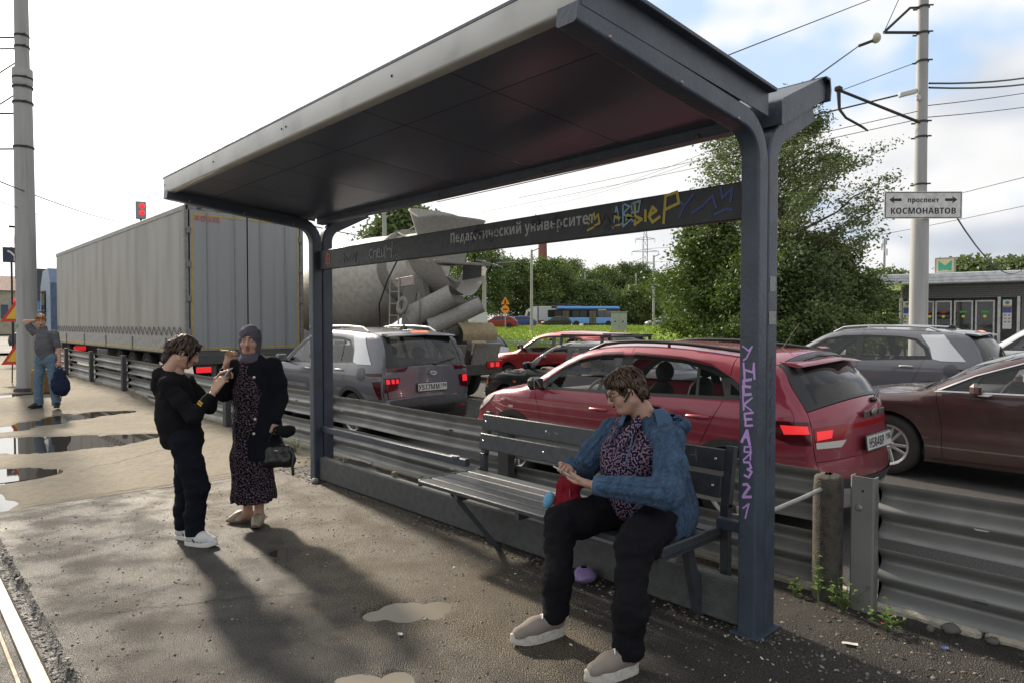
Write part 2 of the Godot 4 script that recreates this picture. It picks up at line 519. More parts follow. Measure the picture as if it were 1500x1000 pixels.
	for z in [-0.52, 1.0]:
		var t := thing("tram_rail", "worn steel tram rail set along the edge of the asphalt" if z < 0 else "second worn tram rail in the paved track bed", "rail", Vector3(-9, 0, z))
		var b := MB.new()
		b.sweep(V2([-0.034, -0.05, -0.036, 0.006, -0.03, 0.012, 0.03, 0.012, 0.036, 0.006, 0.034, -0.05]), [at(Vector3(-14, 0, 0), Basis(Vector3(0, 0, -1), Vector3.UP, Vector3.RIGHT)), at(Vector3(12, 0, 0), Basis(Vector3(0, 0, -1), Vector3.UP, Vector3.RIGHT))])
		part(t, "rail_head", b, steel)
		b = MB.new()
		b.bx(Vector3(-1, -0.02, 0.075), Vector3(26, 0.05, 0.022), 0.004)
		part(t, "guard_lip", b, worn(mat(0.2, 0.16, 0.12, 0.6, 0.6), 6, 0, 1, 1.5))
func ground_patch(x0: float, x1: float, z0: float, z1: float, cell: float, near: bool) -> MB:
	var b := MB.new()
	var nx := int((x1 - x0) / cell)
	var nzz := int((z1 - z0) / cell)
	var sand := Vector3(0.2, 0.16, 0.105)
	var asph := Vector3(0.07, 0.062, 0.053)
	var soil := Vector3(0.07, 0.062, 0.052)
	var tan_ := Vector3(0.195, 0.168, 0.125)
	for j in nzz + 1:
		var z := z0 + (z1 - z0) * j / nzz
		for i in nx + 1:
			var x := x0 + (x1 - x0) * i / nx
			if not near and x < -24.0 and i % 1 == 0: pass
			var h := ground_h(x, z)
			var c: Vector3
			var a := nz(x, 0.0, z, 0.8)
			var f := nz(x, 5.0, z, 4.0)
			if near:
				var s := exp(-pow((x + 4.9) / 2.1, 2.0) - pow((z + 2.85) / 0.75, 2.0)) * 1.15 + 0.5 * exp(-pow((x + 6.6) / 0.9, 2.0) - pow((z + 2.4) / 0.8, 2.0))
				s += 0.28 * exp(-pow((x + 2.6) / 1.0, 2.0) - pow((z + 2.2) / 0.5, 2.0))
				s += 0.3 * exp(-pow((x + 3.4) / 1.6, 2.0) - pow((z + 2.2) / 0.7, 2.0))
				s = smoothstep(0.22, 0.8, s + 0.42 * a + 0.4 * f)
				var o := smoothstep(0.3, 0.8, exp(-pow((x + 1.6) / 2.0, 2.0) - pow((z + 3.7) / 0.55, 2.0)) * 1.3 + exp(-pow((z + 3.9) / 0.35, 2.0)) * 0.9 + 0.3 * f + 0.2 * a)
				c = asph * (1.0 + 0.5 * a + 0.45 * f)
				c = c.lerp(sand * (1.0 + 0.3 * f), s * 0.85)
				c = c.lerp(soil * (1.0 + 0.5 * f), o)
				var g := tram_gap(x, z)
				if g > 0.0: c = c.lerp(Vector3(0.4, 0.39, 0.37) * (0.7 + 0.9 * absf(nz(x, 1.0, z, 30.0))), g)
				if z > -0.56: c = Vector3(0.16, 0.15, 0.14) * (1.0 + 0.4 * f)
			else:
				c = tan_ * (1.0 + 0.22 * a + 0.2 * f)
				var cr := absf(x + 7.62 + 0.08 * nz(x * 0.3, 2.0, z, 1.3) + (z + 1.6) * 0.09)
				if cr < 0.035 and z < -0.9: c *= 0.62
				var st := smoothstep(0.05, 0.4, nz(x, 8.0, z, 0.55))
				c = c.lerp(Vector3(0.2, 0.165, 0.115), st * 0.55)
				if z > -0.86: c = Vector3(0.15, 0.14, 0.125) * (1.0 + 0.4 * f)
				if z < -3.5: c = c.lerp(Vector3(0.16, 0.14, 0.1) * (1.0 + 0.5 * f), smoothstep(-3.4, -3.9, z + 0.3 * f))
				if z > -0.86 and x > -9.0: h -= 0.012
			if dip(x, z) > 0.1: c *= 0.8
			b.v.append(Vector3(x, h, z)); b.n.append(Vector3.UP); b.c.append(Color(c.x, c.y, c.z)); b.uv.append(Vector2(x, z))
	var w := nx + 1
	for j in nzz + 1:
		for i in nx + 1:
			var l := b.v[j * w + maxi(i - 1, 0)]
			var r := b.v[j * w + mini(i + 1, nx)]
			var u := b.v[maxi(j - 1, 0) * w + i]
			var d := b.v[mini(j + 1, nzz) * w + i]
			b.n[j * w + i] = (d - u).cross(r - l).normalized()
	for j in nzz:
		for i in nx:
			var a := j * w + i
			b.tri(a, a + w, a + w + 1); b.tri(a, a + w + 1, a + 1)
	return b

# ---------------------------------------------------------------- bus shelter
func slate(seed_ := 1, rough := 0.42) -> StandardMaterial3D:
	return worn(mat(0.05, 0.067, 0.093, rough), seed_, 0, 1, 0.5, 0.06)
func rrect(w: float, h: float, r: float) -> PackedVector2Array:
	var p := PackedVector2Array()
	for k in 4:
		var cx := (w / 2 - r) * (1 if k == 0 or k == 3 else -1)
		var cy := (h / 2 - r) * (1 if k < 2 else -1)
		for i in 4:
			var a := PI / 2 * k + PI / 2 * i / 3.0
			p.append(Vector2(cx + cos(a) * r, cy + sin(a) * r))
	return p
func frame_tube(path: Array, w: float, d: float, x: float) -> MB:
	# path in the (z, y) plane; section w across x, d in the plane
	var b := MB.new()
	var fr := []
	for i in path.size():
		var p: Vector2 = path[i]
		var q: Vector2 = path[mini(i + 1, path.size() - 1)] - path[maxi(i - 1, 0)]
		q = q.normalized()
		var t := Vector3(0, q.y, q.x)
		var s := Vector3.RIGHT
		fr.append(at(Vector3(x, p.y, p.x), Basis(s, t.cross(s), t)))
	b.sweep(rrect(w, d, 0.016), fr)
	return b
func build_shelter() -> void:
	var t := thing("bus_shelter", "dark slate steel tram stop shelter with butterfly roof and scratched name board", "bus shelter", Vector3(-4.22, 0, -3.42))
	var o := -t.position
	var m1 := slate(1); var m2 := slate(2)
	for x in [-6.68, -1.77]:
		var fp := [Vector2(-3.385, 0.0), Vector2(-3.385, 1.2), Vector2(-3.385, 2.48)]
		for i in 7:
			var a := deg_to_rad(90.0 * i / 6.0 * 0.93)
			fp.append(Vector2(-3.385 + 0.2 * (1.0 - cos(a)), 2.49 + 0.2 * sin(a)))
		fp.append(Vector2(-2.6, 2.752)); fp.append(Vector2(-1.93, 2.83))
		var b := frame_tube(fp, 0.105, 0.105, x)
		var f := part(t, "front_post", b, m1)
		f.position = o
		var bp := [Vector2(-3.505, 0.0), Vector2(-3.505, 1.2), Vector2(-3.505, 2.5)]
		for i in 6:
			var a := deg_to_rad(56.0 * i / 5.0)
			bp.append(Vector2(-3.505 - 0.2 * (1.0 - cos(a)), 2.51 + 0.2 * sin(a)))
		bp.append(Vector2(-3.98, 2.87))
		b = frame_tube(bp, 0.095, 0.115, x)
		part(t, "rear_post", b, m2).position = o
		b = MB.new()
		b.bx(Vector3(x, 0.006, -3.44), Vector3(0.16, 0.012, 0.27), 0.003)
		part(t, "foot_plate", b, m2).position = o
		for k in 3:   # bolts on the arm
			b = MB.new()
			b.lathe(at(Vector3(x + 0.052, 2.715 + 0.057 * (k - 1) * 1.0, -2.62 + 0.5 * (k - 1)), rot(Vector3(0, 0, 1), -90)), [Vector2(0.009, 0.0), Vector2(0.009, 0.004), Vector2(0.004, 0.007)], 8)
			part(t, "bolt", b, mat(0.3, 0.3, 0.3, 0.4, 0.8)).position = o
	# front wing: soffit panels, top sheet, fascia
	var k := 0.115 / 1.46
	var pm := [mat(0.05, 0.06, 0.09, 0.3), mat(0.054, 0.063, 0.092, 0.33), mat(0.048, 0.058, 0.087, 0.28)]
	var xs := [-6.7, -5.8, -5.0, -4.2, -3.4, -2.6, -1.82]
	var zs := [-1.96, -2.3, -3.36]
	for i in 6:
		for j in 2:
			var b := MB.new()
			var x0: float = xs[i] + 0.003; var x1: float = xs[i + 1] - 0.003
			var z0: float = zs[j] - 0.003; var z1: float = zs[j + 1] + 0.003
			var rows := []
			for a in 7:
				var row := PackedVector3Array()
				for c in 7:
					var zz := lerpf(z0, z1, a / 6.0)
					var xx := lerpf(x0, x1, c / 6.0)
					var bow := 0.0035 * sin(PI * a / 6.0) * sin(PI * c / 6.0) * (1.0 if (i + j) % 2 else -0.6) + 0.0012 * nz(xx, 0, zz, 3.0)
					row.append(Vector3(xx, 2.845 - k * (-1.96 - zz) - bow, zz))
				rows.append(row)
			rows.reverse()
			b.grid(rows)
			for e in [[Vector3(x0, 0, z0), Vector3(x1, 0, z0)], [Vector3(x0, 0, z1), Vector3(x1, 0, z1)], [Vector3(x0, 0, z0), Vector3(x0, 0, z1)], [Vector3(x1, 0, z0), Vector3(x1, 0, z1)]]:
				var p: Vector3 = e[0]; var q: Vector3 = e[1]
				p.y = 2.845 - k * (-1.96 - p.z); q.y = 2.845 - k * (-1.96 - q.z)
				b.fquad(p, q, q + Vector3(0, 0.02, 0), p + Vector3(0, 0.02, 0))
			part(t, "soffit_panel", b, pm[(i + j * 2) % 3]).position = o
	var b := MB.new()
	var yt := func(z: float) -> float: return 2.985 - k * (-1.94 - z)
	b.box(at(Vector3(-4.22, (yt.call(-1.94) + yt.call(-3.42)) / 2.0 - 0.01, -2.68), Basis(Vector3.RIGHT, -atan(k))), Vector3(5.1, 0.02, 1.5), 0.003)
	part(t, "roof_sheet", b, m2).position = o
	for e in [[-6.74, -4.232], [-4.228, -1.72]]:
		b = MB.new()
		var pf := V2([0.0, 2.83, 0.012, 2.845, 0.012, 2.965, -0.02, 2.992, -0.05, 2.992, -0.05, 2.985, -0.004, 2.96, -0.004, 2.85, -0.05, 2.836, -0.05, 2.83])
		b.sweep(pf, [at(Vector3(e[0], 0, -1.945), Basis(Vector3(0, 0, 1), Vector3.UP, Vector3.RIGHT)), at(Vector3(e[1], 0, -1.945), Basis(Vector3(0, 0, 1), Vector3.UP, Vector3.RIGHT))])
		part(t, "fascia", b, worn(mat(0.42, 0.42, 0.4, 0.4, 0.1), 1, 0, 1, 0.3)).position = o
		for q in 3:
			var r := MB.new()
			r.lathe(at(Vector3(lerpf(e[0] + 0.03, e[1] - 0.03, q / 2.0), 2.905, -1.9335), rot(Vector3.RIGHT, 90)), [Vector2(0.008, 0), Vector2(0.008, 0.003), Vector2(0.003, 0.006)], 8)
			part(t, "rivet", r, mat(0.02, 0.02, 0.02, 0.5)).position = o
	for x in [-6.745, -1.715]:   # closing plates at the roof ends
		b = MB.new()
		b.prism(V2([-1.95, 2.845, -1.95, 2.985, -3.42, 2.868, -3.42, 2.73]), at(Vector3(x, 0, 0), Basis(Vector3(0, 0, 1), Vector3.UP, Vector3(-1, 0, 0))), 0.006)
		part(t, "end_plate", b, m1).position = o
	# valley beam and rear wing
	b = MB.new()
	b.bx(Vector3(-4.22, 2.725, -3.42), Vector3(4.8, 0.09, 0.1), 0.008)
	part(t, "valley_beam", b, m2).position = o
	b = MB.new()
	b.sweep(V2([0.0, 0.0, 0.02, 0.0, 0.53, 0.24, 0.55, 0.3, 0.55, 0.36, 0.5, 0.36, 0.02, 0.14, 0.0, 0.12]), [at(Vector3(-1.68, 2.7, -3.5), Basis(Vector3(0, 0, -1), Vector3.UP, Vector3.LEFT)), at(Vector3(-6.77, 2.7, -3.5), Basis(Vector3(0, 0, -1), Vector3.UP, Vector3.LEFT))])
	part(t, "rear_wing", b, m1).position = o
	b = MB.new()
	b.sweep(V2([0.5, 0.365, 0.56, 0.365, 0.575, 0.3, 0.565, 0.235, 0.555, 0.235, 0.555, 0.3, 0.55, 0.35, 0.5, 0.355]), [at(Vector3(-1.66, 2.7, -3.5), Basis(Vector3(0, 0, -1), Vector3.UP, Vector3.LEFT)), at(Vector3(-6.79, 2.7, -3.5), Basis(Vector3(0, 0, -1), Vector3.UP, Vector3.LEFT))])
	part(t, "gutter_lip", b, m2).position = o
	for x in [-2.1, -3.3, -4.5, -5.6]:
		b = MB.new()
		b.lathe(at(Vector3(x, 2.69, -3.37), rot(Vector3.RIGHT, 90)), [Vector2(0.014, 0), Vector2(0.014, 0.006), Vector2(0.006, 0.01)], 8)
		part(t, "bolt", b, mat(0.12, 0.1, 0.08, 0.5, 0.4)).position = o
	# name board
	b = MB.new()
	b.bx(Vector3(-4.225, 2.31, -3.425), Vector3(4.8, 0.2, 0.05), 0.005)
	var board := part(t, "name_board", b, worn(mat(0.03, 0.034, 0.038, 0.5), 1, 0, 1, 1.3, 0.15))
	board.position = o
	b = MB.new()
	var face := at(Vector3(-3.63, 2.335, -3.3985))
	b.text("Педагогический университет", face, 0.078, font_bold, 0.001, 0.93)
	part(board, "lettering", b, worn(mat(0.42, 0.43, 0.42, 0.7), 2, 0, 1, 3.5)).position = Vector3.ZERO
	for s in [[-4.18, 2.33, 0.3, 0.09, 0.1], [-3.9, 2.33, 0.16, 0.09, -0.3], [-4.02, 2.35, 0.12, 0.06, 0.2], [-3.2, 2.33, 0.1, 0.08, 0.4], [-3.4, 2.36, 0.09, 0.05, 0.0]]:   # paint scratched away over the letters
		b = MB.new()
		for q in 26:
			var a := Vector2(s[0] + rng.randf_range(-0.5, 0.5) * s[2], s[1] + rng.randf_range(-0.5, 0.5) * s[3])
			b.ribbon([a, a + Vector2(rng.randf_range(-0.03, 0.03), rng.randf_range(-0.035, 0.035))], at(Vector3(0, 0, -3.3962)), rng.randf_range(0.003, 0.009))
		part(board, "scratches", b, mat(0.035, 0.038, 0.04, 0.55)).set_meta("kind", "stuff")
	var gm := {"y": mat(0.42, 0.34, 0.06, 0.6), "b": mat(0.2, 0.36, 0.5, 0.6), "d": mat(0.012, 0.012, 0.014, 0.5), "w": mat(0.26, 0.27, 0.27, 0.6), "n": mat(0.035, 0.06, 0.2, 0.5), "o": mat(0.5, 0.13, 0.05, 0.6), "p": mat(0.5, 0.3, 0.68, 0.6)}
	var strokes := [
		["w", 0.012, -5.62, 2.25, 0.1, [[0.5, 0.9, 0.1, 0.9, 0.0, 0.4, 0.3, 0.1, 0.5, 0.2], [0.7, 0.0, 0.75, 0.7, 1.2, 0.75, 1.2, 0.0], [1.4, 0.5, 1.8, 0.6, 1.7, 0.9, 1.4, 0.8, 1.4, 0.2, 1.9, 0.1], [2.1, 0.8, 2.1, 0.1, 2.5, 0.2, 2.6, 0.9, 2.6, 0.0], [2.9, 1.1, 2.85, -0.1], [2.9, 0.6, 3.3, 0.8, 3.8, 0.6], [3.9, 1.3, 3.75, -0.1], [4.1, 0.0, 4.15, 0.0], [4.4, 0.05, 4.45, 0.05], [4.7, 0.1, 4.75, 0.1]]],
		["d", 0.02, -6.2, 2.25, 0.1, [[0.0, 0.2, 0.6, 0.4, 1.0, 0.1, 0.8, 0.9, 1.5, 0.3], [1.8, 0.2, 2.4, 0.9, 2.9, 0.6, 2.2, 0.2, 3.1, 0.1, 3.3, 0.8, 2.8, 0.9]]],
		["y", 0.014, -2.93, 2.25, 0.1, [[0.1, 0.9, 0.15, 0.7], [0.1, 0.5, 0.1, 0.45], [0.0, 0.05, 0.5, 0.2], [0.55, 1.1, 0.6, 0.7, 0.9, 1.0, 1.0, 0.4, 0.6, 0.3]]],
		["d", 0.014, -2.84, 2.25, 0.1, [[0.0, 0.2, 0.6, 0.9, 0.9, 0.3, 0.4, 0.1, 0.9, 0.0], [1.1, 0.8, 1.7, 0.9, 1.8, 0.3, 1.2, 0.2, 1.1, 0.8], [2.2, 0.1, 2.5, 1.0, 2.9, 0.4, 2.3, 0.5]]],
		["b", 0.012, -2.72, 2.25, 0.13, [[0.0, 0.0, 0.2, 1.0, 0.5, 0.1], [0.6, 1.1, 0.6, 0.0], [0.6, 1.1, 1.0, 0.9, 0.6, 0.6, 1.1, 0.3, 0.6, 0.0], [1.1, 1.0, 1.15, 0.2], [1.1, 1.0, 1.6, 1.1, 1.5, 0.6, 1.1, 0.6]]],
		["y", 0.018, -2.72, 2.24, 0.13, [[0.0, 0.2, 0.4, 0.2, 0.4, 0.5, 0.1, 0.6], [0.8, 0.2, 0.85, 0.6, 1.1, 0.5, 0.8, 0.4], [1.3, 1.0, 1.3, 0.1, 1.7, 0.3, 1.3, 0.5], [1.9, 0.7, 1.9, 0.2], [2.1, 0.4, 2.5, 0.6, 2.3, 0.8, 2.1, 0.4, 2.3, 0.1, 2.7, 0.3], [2.9, 0.0, 3.0, 1.2, 3.6, 1.3, 3.7, 0.8, 3.0, 0.6]]],
		["n", 0.014, -2.25, 2.25, 0.12, [[0.0, 1.0, 0.4, 0.6, 0.9, 1.1], [0.4, 0.6, 0.1, 0.1], [0.8, 0.2, 1.4, 0.5, 1.9, 0.9, 2.1, 0.3], [2.3, 1.2, 2.4, 0.7, 2.9, 1.1, 2.8, 0.5], [2.0, 0.0, 2.6, 0.2, 2.9, 0.1]]],
		["o", 0.012, -6.46, 2.24, 0.13, [[0.0, 0.2, 0.5, 0.2, 0.5, 0.9, 0.0, 0.9, 0.0, 0.2], [0.0, 0.55, 0.5, 0.55], [0.25, 0.0, 0.25, 1.1]]]]
	for s in strokes:
		b = MB.new()
		for l in s[5]:
			var pts := []
			for q in range(0, l.size(), 2): pts.append(Vector2(s[2] + l[q] * s[4], s[3] + l[q + 1] * s[4]))
			b.ribbon(pts, at(Vector3(0, 0, -3.3966)), s[1])
		part(board, "graffiti", b, gm[s[0]]).set_meta("kind", "stuff")
	# purple writing down the front post
	b = MB.new()
	var y := 1.52
	var letters := [[0.0, 1.0, 0.5, 0.7, 1.0, 1.0, 0.4, 0.3, 0.0, 0.0], [0.0, 1.0, 0.1, 0.0, 0.15, 0.5, 0.9, 0.5, 0.95, 1.0, 1.0, 0.0], [0.9, 1.0, 0.1, 0.9, 0.15, 0.5, 0.8, 0.55, 0.15, 0.5, 0.1, 0.0, 0.9, 0.1], [0.1, 1.0, 0.15, 0.0, 0.15, 0.5, 0.9, 1.0, 0.2, 0.5, 1.0, 0.0], [0.9, 1.0, 0.1, 0.9, 0.15, 0.5, 0.8, 0.55, 0.15, 0.5, 0.1, 0.0, 0.9, 0.1], [0.0, 0.0, 0.5, 1.0, 0.9, 0.0, 0.7, 0.4, 0.2, 0.4], [0.9, 0.0, 0.9, 1.0, 0.3, 0.9, 0.3, 0.5, 0.9, 0.5, 0.1, 0.0], [0.1, 0.9, 0.6, 1.0, 0.8, 0.7, 0.4, 0.5, 0.9, 0.3, 0.6, 0.0, 0.1, 0.1], [0.1, 0.8, 0.6, 1.0, 0.8, 0.7, 0.3, 0.2, 0.1, 0.0, 0.9, 0.05], [0.2, 0.7, 0.7, 1.0, 0.5, 0.0]]
	for i in letters.size():
		var l: Array = letters[i]
		var pts := []
		var hh := 0.066
		for q in range(0, l.size(), 2): pts.append(Vector2(-1.797 + (l[q] + rng.randf_range(-0.1, 0.1)) * 0.056 + 0.006 * sin(i * 2.0), y - hh + (l[q + 1] * 1.12 + rng.randf_range(-0.1, 0.1)) * hh))
		y -= hh + (0.02 if i < 7 else 0.045)
		b.ribbon(pts, at(Vector3(0, 0, -3.3308)), 0.0085 + 0.003 * (i % 3))
	part(t, "graffiti", b, gm.p).position = o
	b = MB.new()
	for i in 6:
		b.ribbon([Vector2(0.03, 1.42 - i * 0.1), Vector2(0.06, 1.47 - i * 0.1), Vector2(0.04, 1.4 - i * 0.1), Vector2(0.075, 1.41 - i * 0.1)], at(Vector3(-1.7215, 0, -3.445), Basis(Vector3(0, 0, -1), Vector3.UP, Vector3.RIGHT)), 0.006)
	part(t, "graffiti", b, mat(0.05, 0.03, 0.07, 0.5)).position = o
	for s in [[1.86, 0.07, 0.08], [1.68, 0.08, 0.07]]:
		b = MB.new()
		b.bx(Vector3(-1.7205, s[0], -3.5), Vector3(0.0015, s[2], s[1]), 0.0002)
		part(t, "sticker_remains", b, worn(mat(0.3, 0.31, 0.3, 0.8), 1, 0, 1, 6.0)).position = o
	for s in [[-6.7, 1.62, 0.03, 0.03], [-6.69, 1.52, 0.07, 0.02], [-6.71, 1.4, 0.02, 0.14], [-6.7, 1.24, 0.03, 0.09]]:
		b = MB.new()
		b.bx(Vector3(s[0], s[1], -3.331), Vector3(s[2], s[3], 0.0015), 0.0002)
		part(t, "sticker_remains", b, worn(mat(0.32, 0.4, 0.45, 0.8), 2, 0, 1, 6.0)).position = o
	# lower bar and base board
	b = MB.new()
	b.bx(Vector3(-5.42, 0.54, -3.44), Vector3(2.4, 0.06, 0.05), 0.006)
	part(t, "lower_bar", b, m1).position = o
	b = MB.new()
	b.bx(Vector3(-1.905, 0.54, -3.44), Vector3(0.19, 0.06, 0.05), 0.006)
	part(t, "lower_bar", b, m1).position = o
	b = MB.new()
	b.bx(Vector3(-4.225, 0.13, -3.42), Vector3(4.8, 0.24, 0.07), 0.01)
	part(t, "base_board", b, worn(mat(0.085, 0.09, 0.09, 0.6), 2, 0, 1, 1.1, 0.3)).position = o
	for x in [-6.2, -5.3, -4.4, -2.25]:
		b = MB.new()
		b.bx(Vector3(x, 0.27, -3.45), Vector3(0.04, 0.05, 0.04), 0.004)
		part(t, "stud", b, worn(mat(0.2, 0.18, 0.14, 0.8), 1, 0, 1, 2.0)).position = o

func build_bench() -> void:
	var t := thing("bench", "long dark slatted bench with two wide back boards fixed inside the shelter", "bench", Vector3(-3.1, 0, -3.3))
	var m := [worn(mat(0.05, 0.058, 0.068, 0.38), 1, 0, 1, 1.5, 0.15), worn(mat(0.06, 0.066, 0.074, 0.42), 2, 0, 1, 1.2, 0.15)]
	var x0 := -4.17; var x1 := -2.03
	for i in 5:
		var b := MB.new()
		b.bx(Vector3((x0 + x1) / 2 + 3.1, 0.478, -2.965 - i * 0.117 + 3.3), Vector3(x1 - x0 - 0.02, 0.032, 0.1), 0.006)
		part(t, "seat_slat", b, m[i % 2])
	for i in 2:
		var b := MB.new()
		b.box(at(Vector3((x0 + x1) / 2 + 3.1, 0.715 + i * 0.15, -3.535 - i * 0.03 + 3.3), rot(Vector3.RIGHT, -8)), Vector3(x1 - x0, 0.125, 0.032), 0.006)
		var s := part(t, "back_slat", b, m[(i + 1) % 2])
		for x in [x0 + 0.05, (x0 + x1) / 2 - 0.35, x1 - 0.4, x1 - 0.05]:
			var q := MB.new()
			q.lathe(at(Vector3(x + 3.1, 0.72 + i * 0.15, -3.519 - i * 0.03 + 3.3), rot(Vector3.RIGHT, 82)), [Vector2(0.009, 0), Vector2(0.009, 0.003), Vector2(0.003, 0.006)], 8)
			part(s, "bolt", q, mat(0.6, 0.6, 0.6, 0.3, 0.9))
	var gm := mat(0.16, 0.18, 0.19, 0.7)
	for e in [[-3.45, 0.86, [0.0, 0.06, 0.01, 0.0, 0.03, 0.0, 0.035, 0.02, 0.01, 0.025]], [-3.37, 0.86, [0.0, 0.0, 0.02, 0.05, 0.03, 0.02, 0.0, 0.03, 0.045, 0.03]], [-2.25, 0.86, [0.0, 0.0, 0.005, 0.06, 0.0, 0.03, 0.04, 0.035, 0.035, 0.065, 0.045, 0.0]]]:
		var b := MB.new()
		var pts := []
		for q in range(0, e[2].size(), 2): pts.append(Vector2(e[2][q], e[2][q + 1]))
		b.ribbon(pts, at(Vector3(e[0] + 3.1, e[1] - 0.02, -3.5455 + 3.3), rot(Vector3.RIGHT, -8)), 0.006)
		part(t, "chalk_scribble", b, gm)
	for x in [x0 + 0.03, x1 + 0.02]:
		var b := MB.new()
		b.bar(Vector3(x + 3.1, 0.0, -0.245), Vector3(x + 3.1, 0.62, -0.245), 0.05, 0.05)
		b.bar(Vector3(x + 3.1, 0.6, -0.25), Vector3(x + 3.1, 0.945, -0.31), 0.05, 0.05)
		part(t, "back_post", b, m[0])
	for x in [-3.72, -3.1, x1 - 0.02]:
		var b := MB.new()
		b.bar(Vector3(x + 3.1, 0.44, 0.38), Vector3(x + 3.1, 0.44, -0.25), 0.04, 0.045)
		part(t, "seat_bearer", b, m[0])
	var b := MB.new()
	b.bar(Vector3(-3.86 + 3.1, 0.44, 0.3), Vector3(-3.72 + 3.1, 0.0, -0.02), 0.035, 0.035)
	part(t, "brace", b, m[0])
	b = MB.new()
	b.bar(Vector3(-2.12 + 3.1, 0.45, 0.0), Vector3(-2.09 + 3.1, 0.0, -0.1), 0.06, 0.05)
	part(t, "leg", b, m[0])
	b = MB.new()
	b.bar(Vector3(-3.1 + 3.1, 0.45, -0.1), Vector3(-3.1 + 3.1, 0.12, -0.1), 0.05, 0.05)
	part(t, "leg", b, m[0])
	b = MB.new()   # metal edge of the seat at its free end
	b.bx(Vector3(x1 + 3.1 + 0.0, 0.47, 0.06), Vector3(0.025, 0.055, 0.62), 0.006)
	part(t, "seat_end", b, m[0])
	b = MB.new()
	b.bx(Vector3(x0 + 3.1, 0.47, 0.06), Vector3(0.025, 0.055, 0.62), 0.006)
	part(t, "seat_end", b, m[0])
	# a scrap of silver foil left on the bar
	b = MB.new()
	var rows := []
	for i in 6:
		var r := PackedVector3Array()
		for j in 5: r.append(Vector3(-4.42 + i * 0.02, 0.572 + 0.012 * rng.randf(), -3.41 - j * 0.01 + 0.008 * rng.randf()))
		rows.append(r)
	b.grid(rows)
	one("foil_scrap", b, mat(0.75, 0.76, 0.78, 0.25, 0.9), "crumpled silver foil scrap lying on the shelter's lower bar", "litter")

# ---------------------------------------------------------------- guardrails
func wprof() -> PackedVector2Array:
	var p := PackedVector2Array()
	for i in 25:
		var y := 0.16 - 0.32 * i / 24.0
		p.append(Vector2(-0.04 * (1.0 - cos(TAU * y / 0.16)) * (1.0 if absf(y) < 0.08 else 0.92) - (0.006 if absf(y) > 0.14 else 0.0), y))
	var q := PackedVector2Array(p)
	for i in range(p.size() - 1, -1, -1): q.append(p[i] + Vector2(-0.004, 0.0))
	return q
func rail_beam(x0: float, x1: float, tilt := 0.0) -> MB:
	var b := MB.new()
	var fr := []
	for i in 5:
		var x := lerpf(x0, x1, i / 4.0)
		fr.append(at(Vector3(x, 0.006 * sin(i * 1.7 + x0) + tilt * (i - 2), 0.006 * sin(i * 2.3 + x1)), Basis(Vector3(0, 0, 1), Vector3.UP, Vector3.RIGHT)))
	b.sweep(wprof(), fr)
	# slots and bolts
	return b
func slot(b: MB, p: Vector3) -> void:
	var pts := PackedVector2Array()
	for i in 12:
		var a := TAU * i / 12
		pts.append(Vector2(cos(a) * 0.016 + 0.02 * signf(cos(a)), sin(a) * 0.012))
	b.prism(pts, at(p), 0.002)
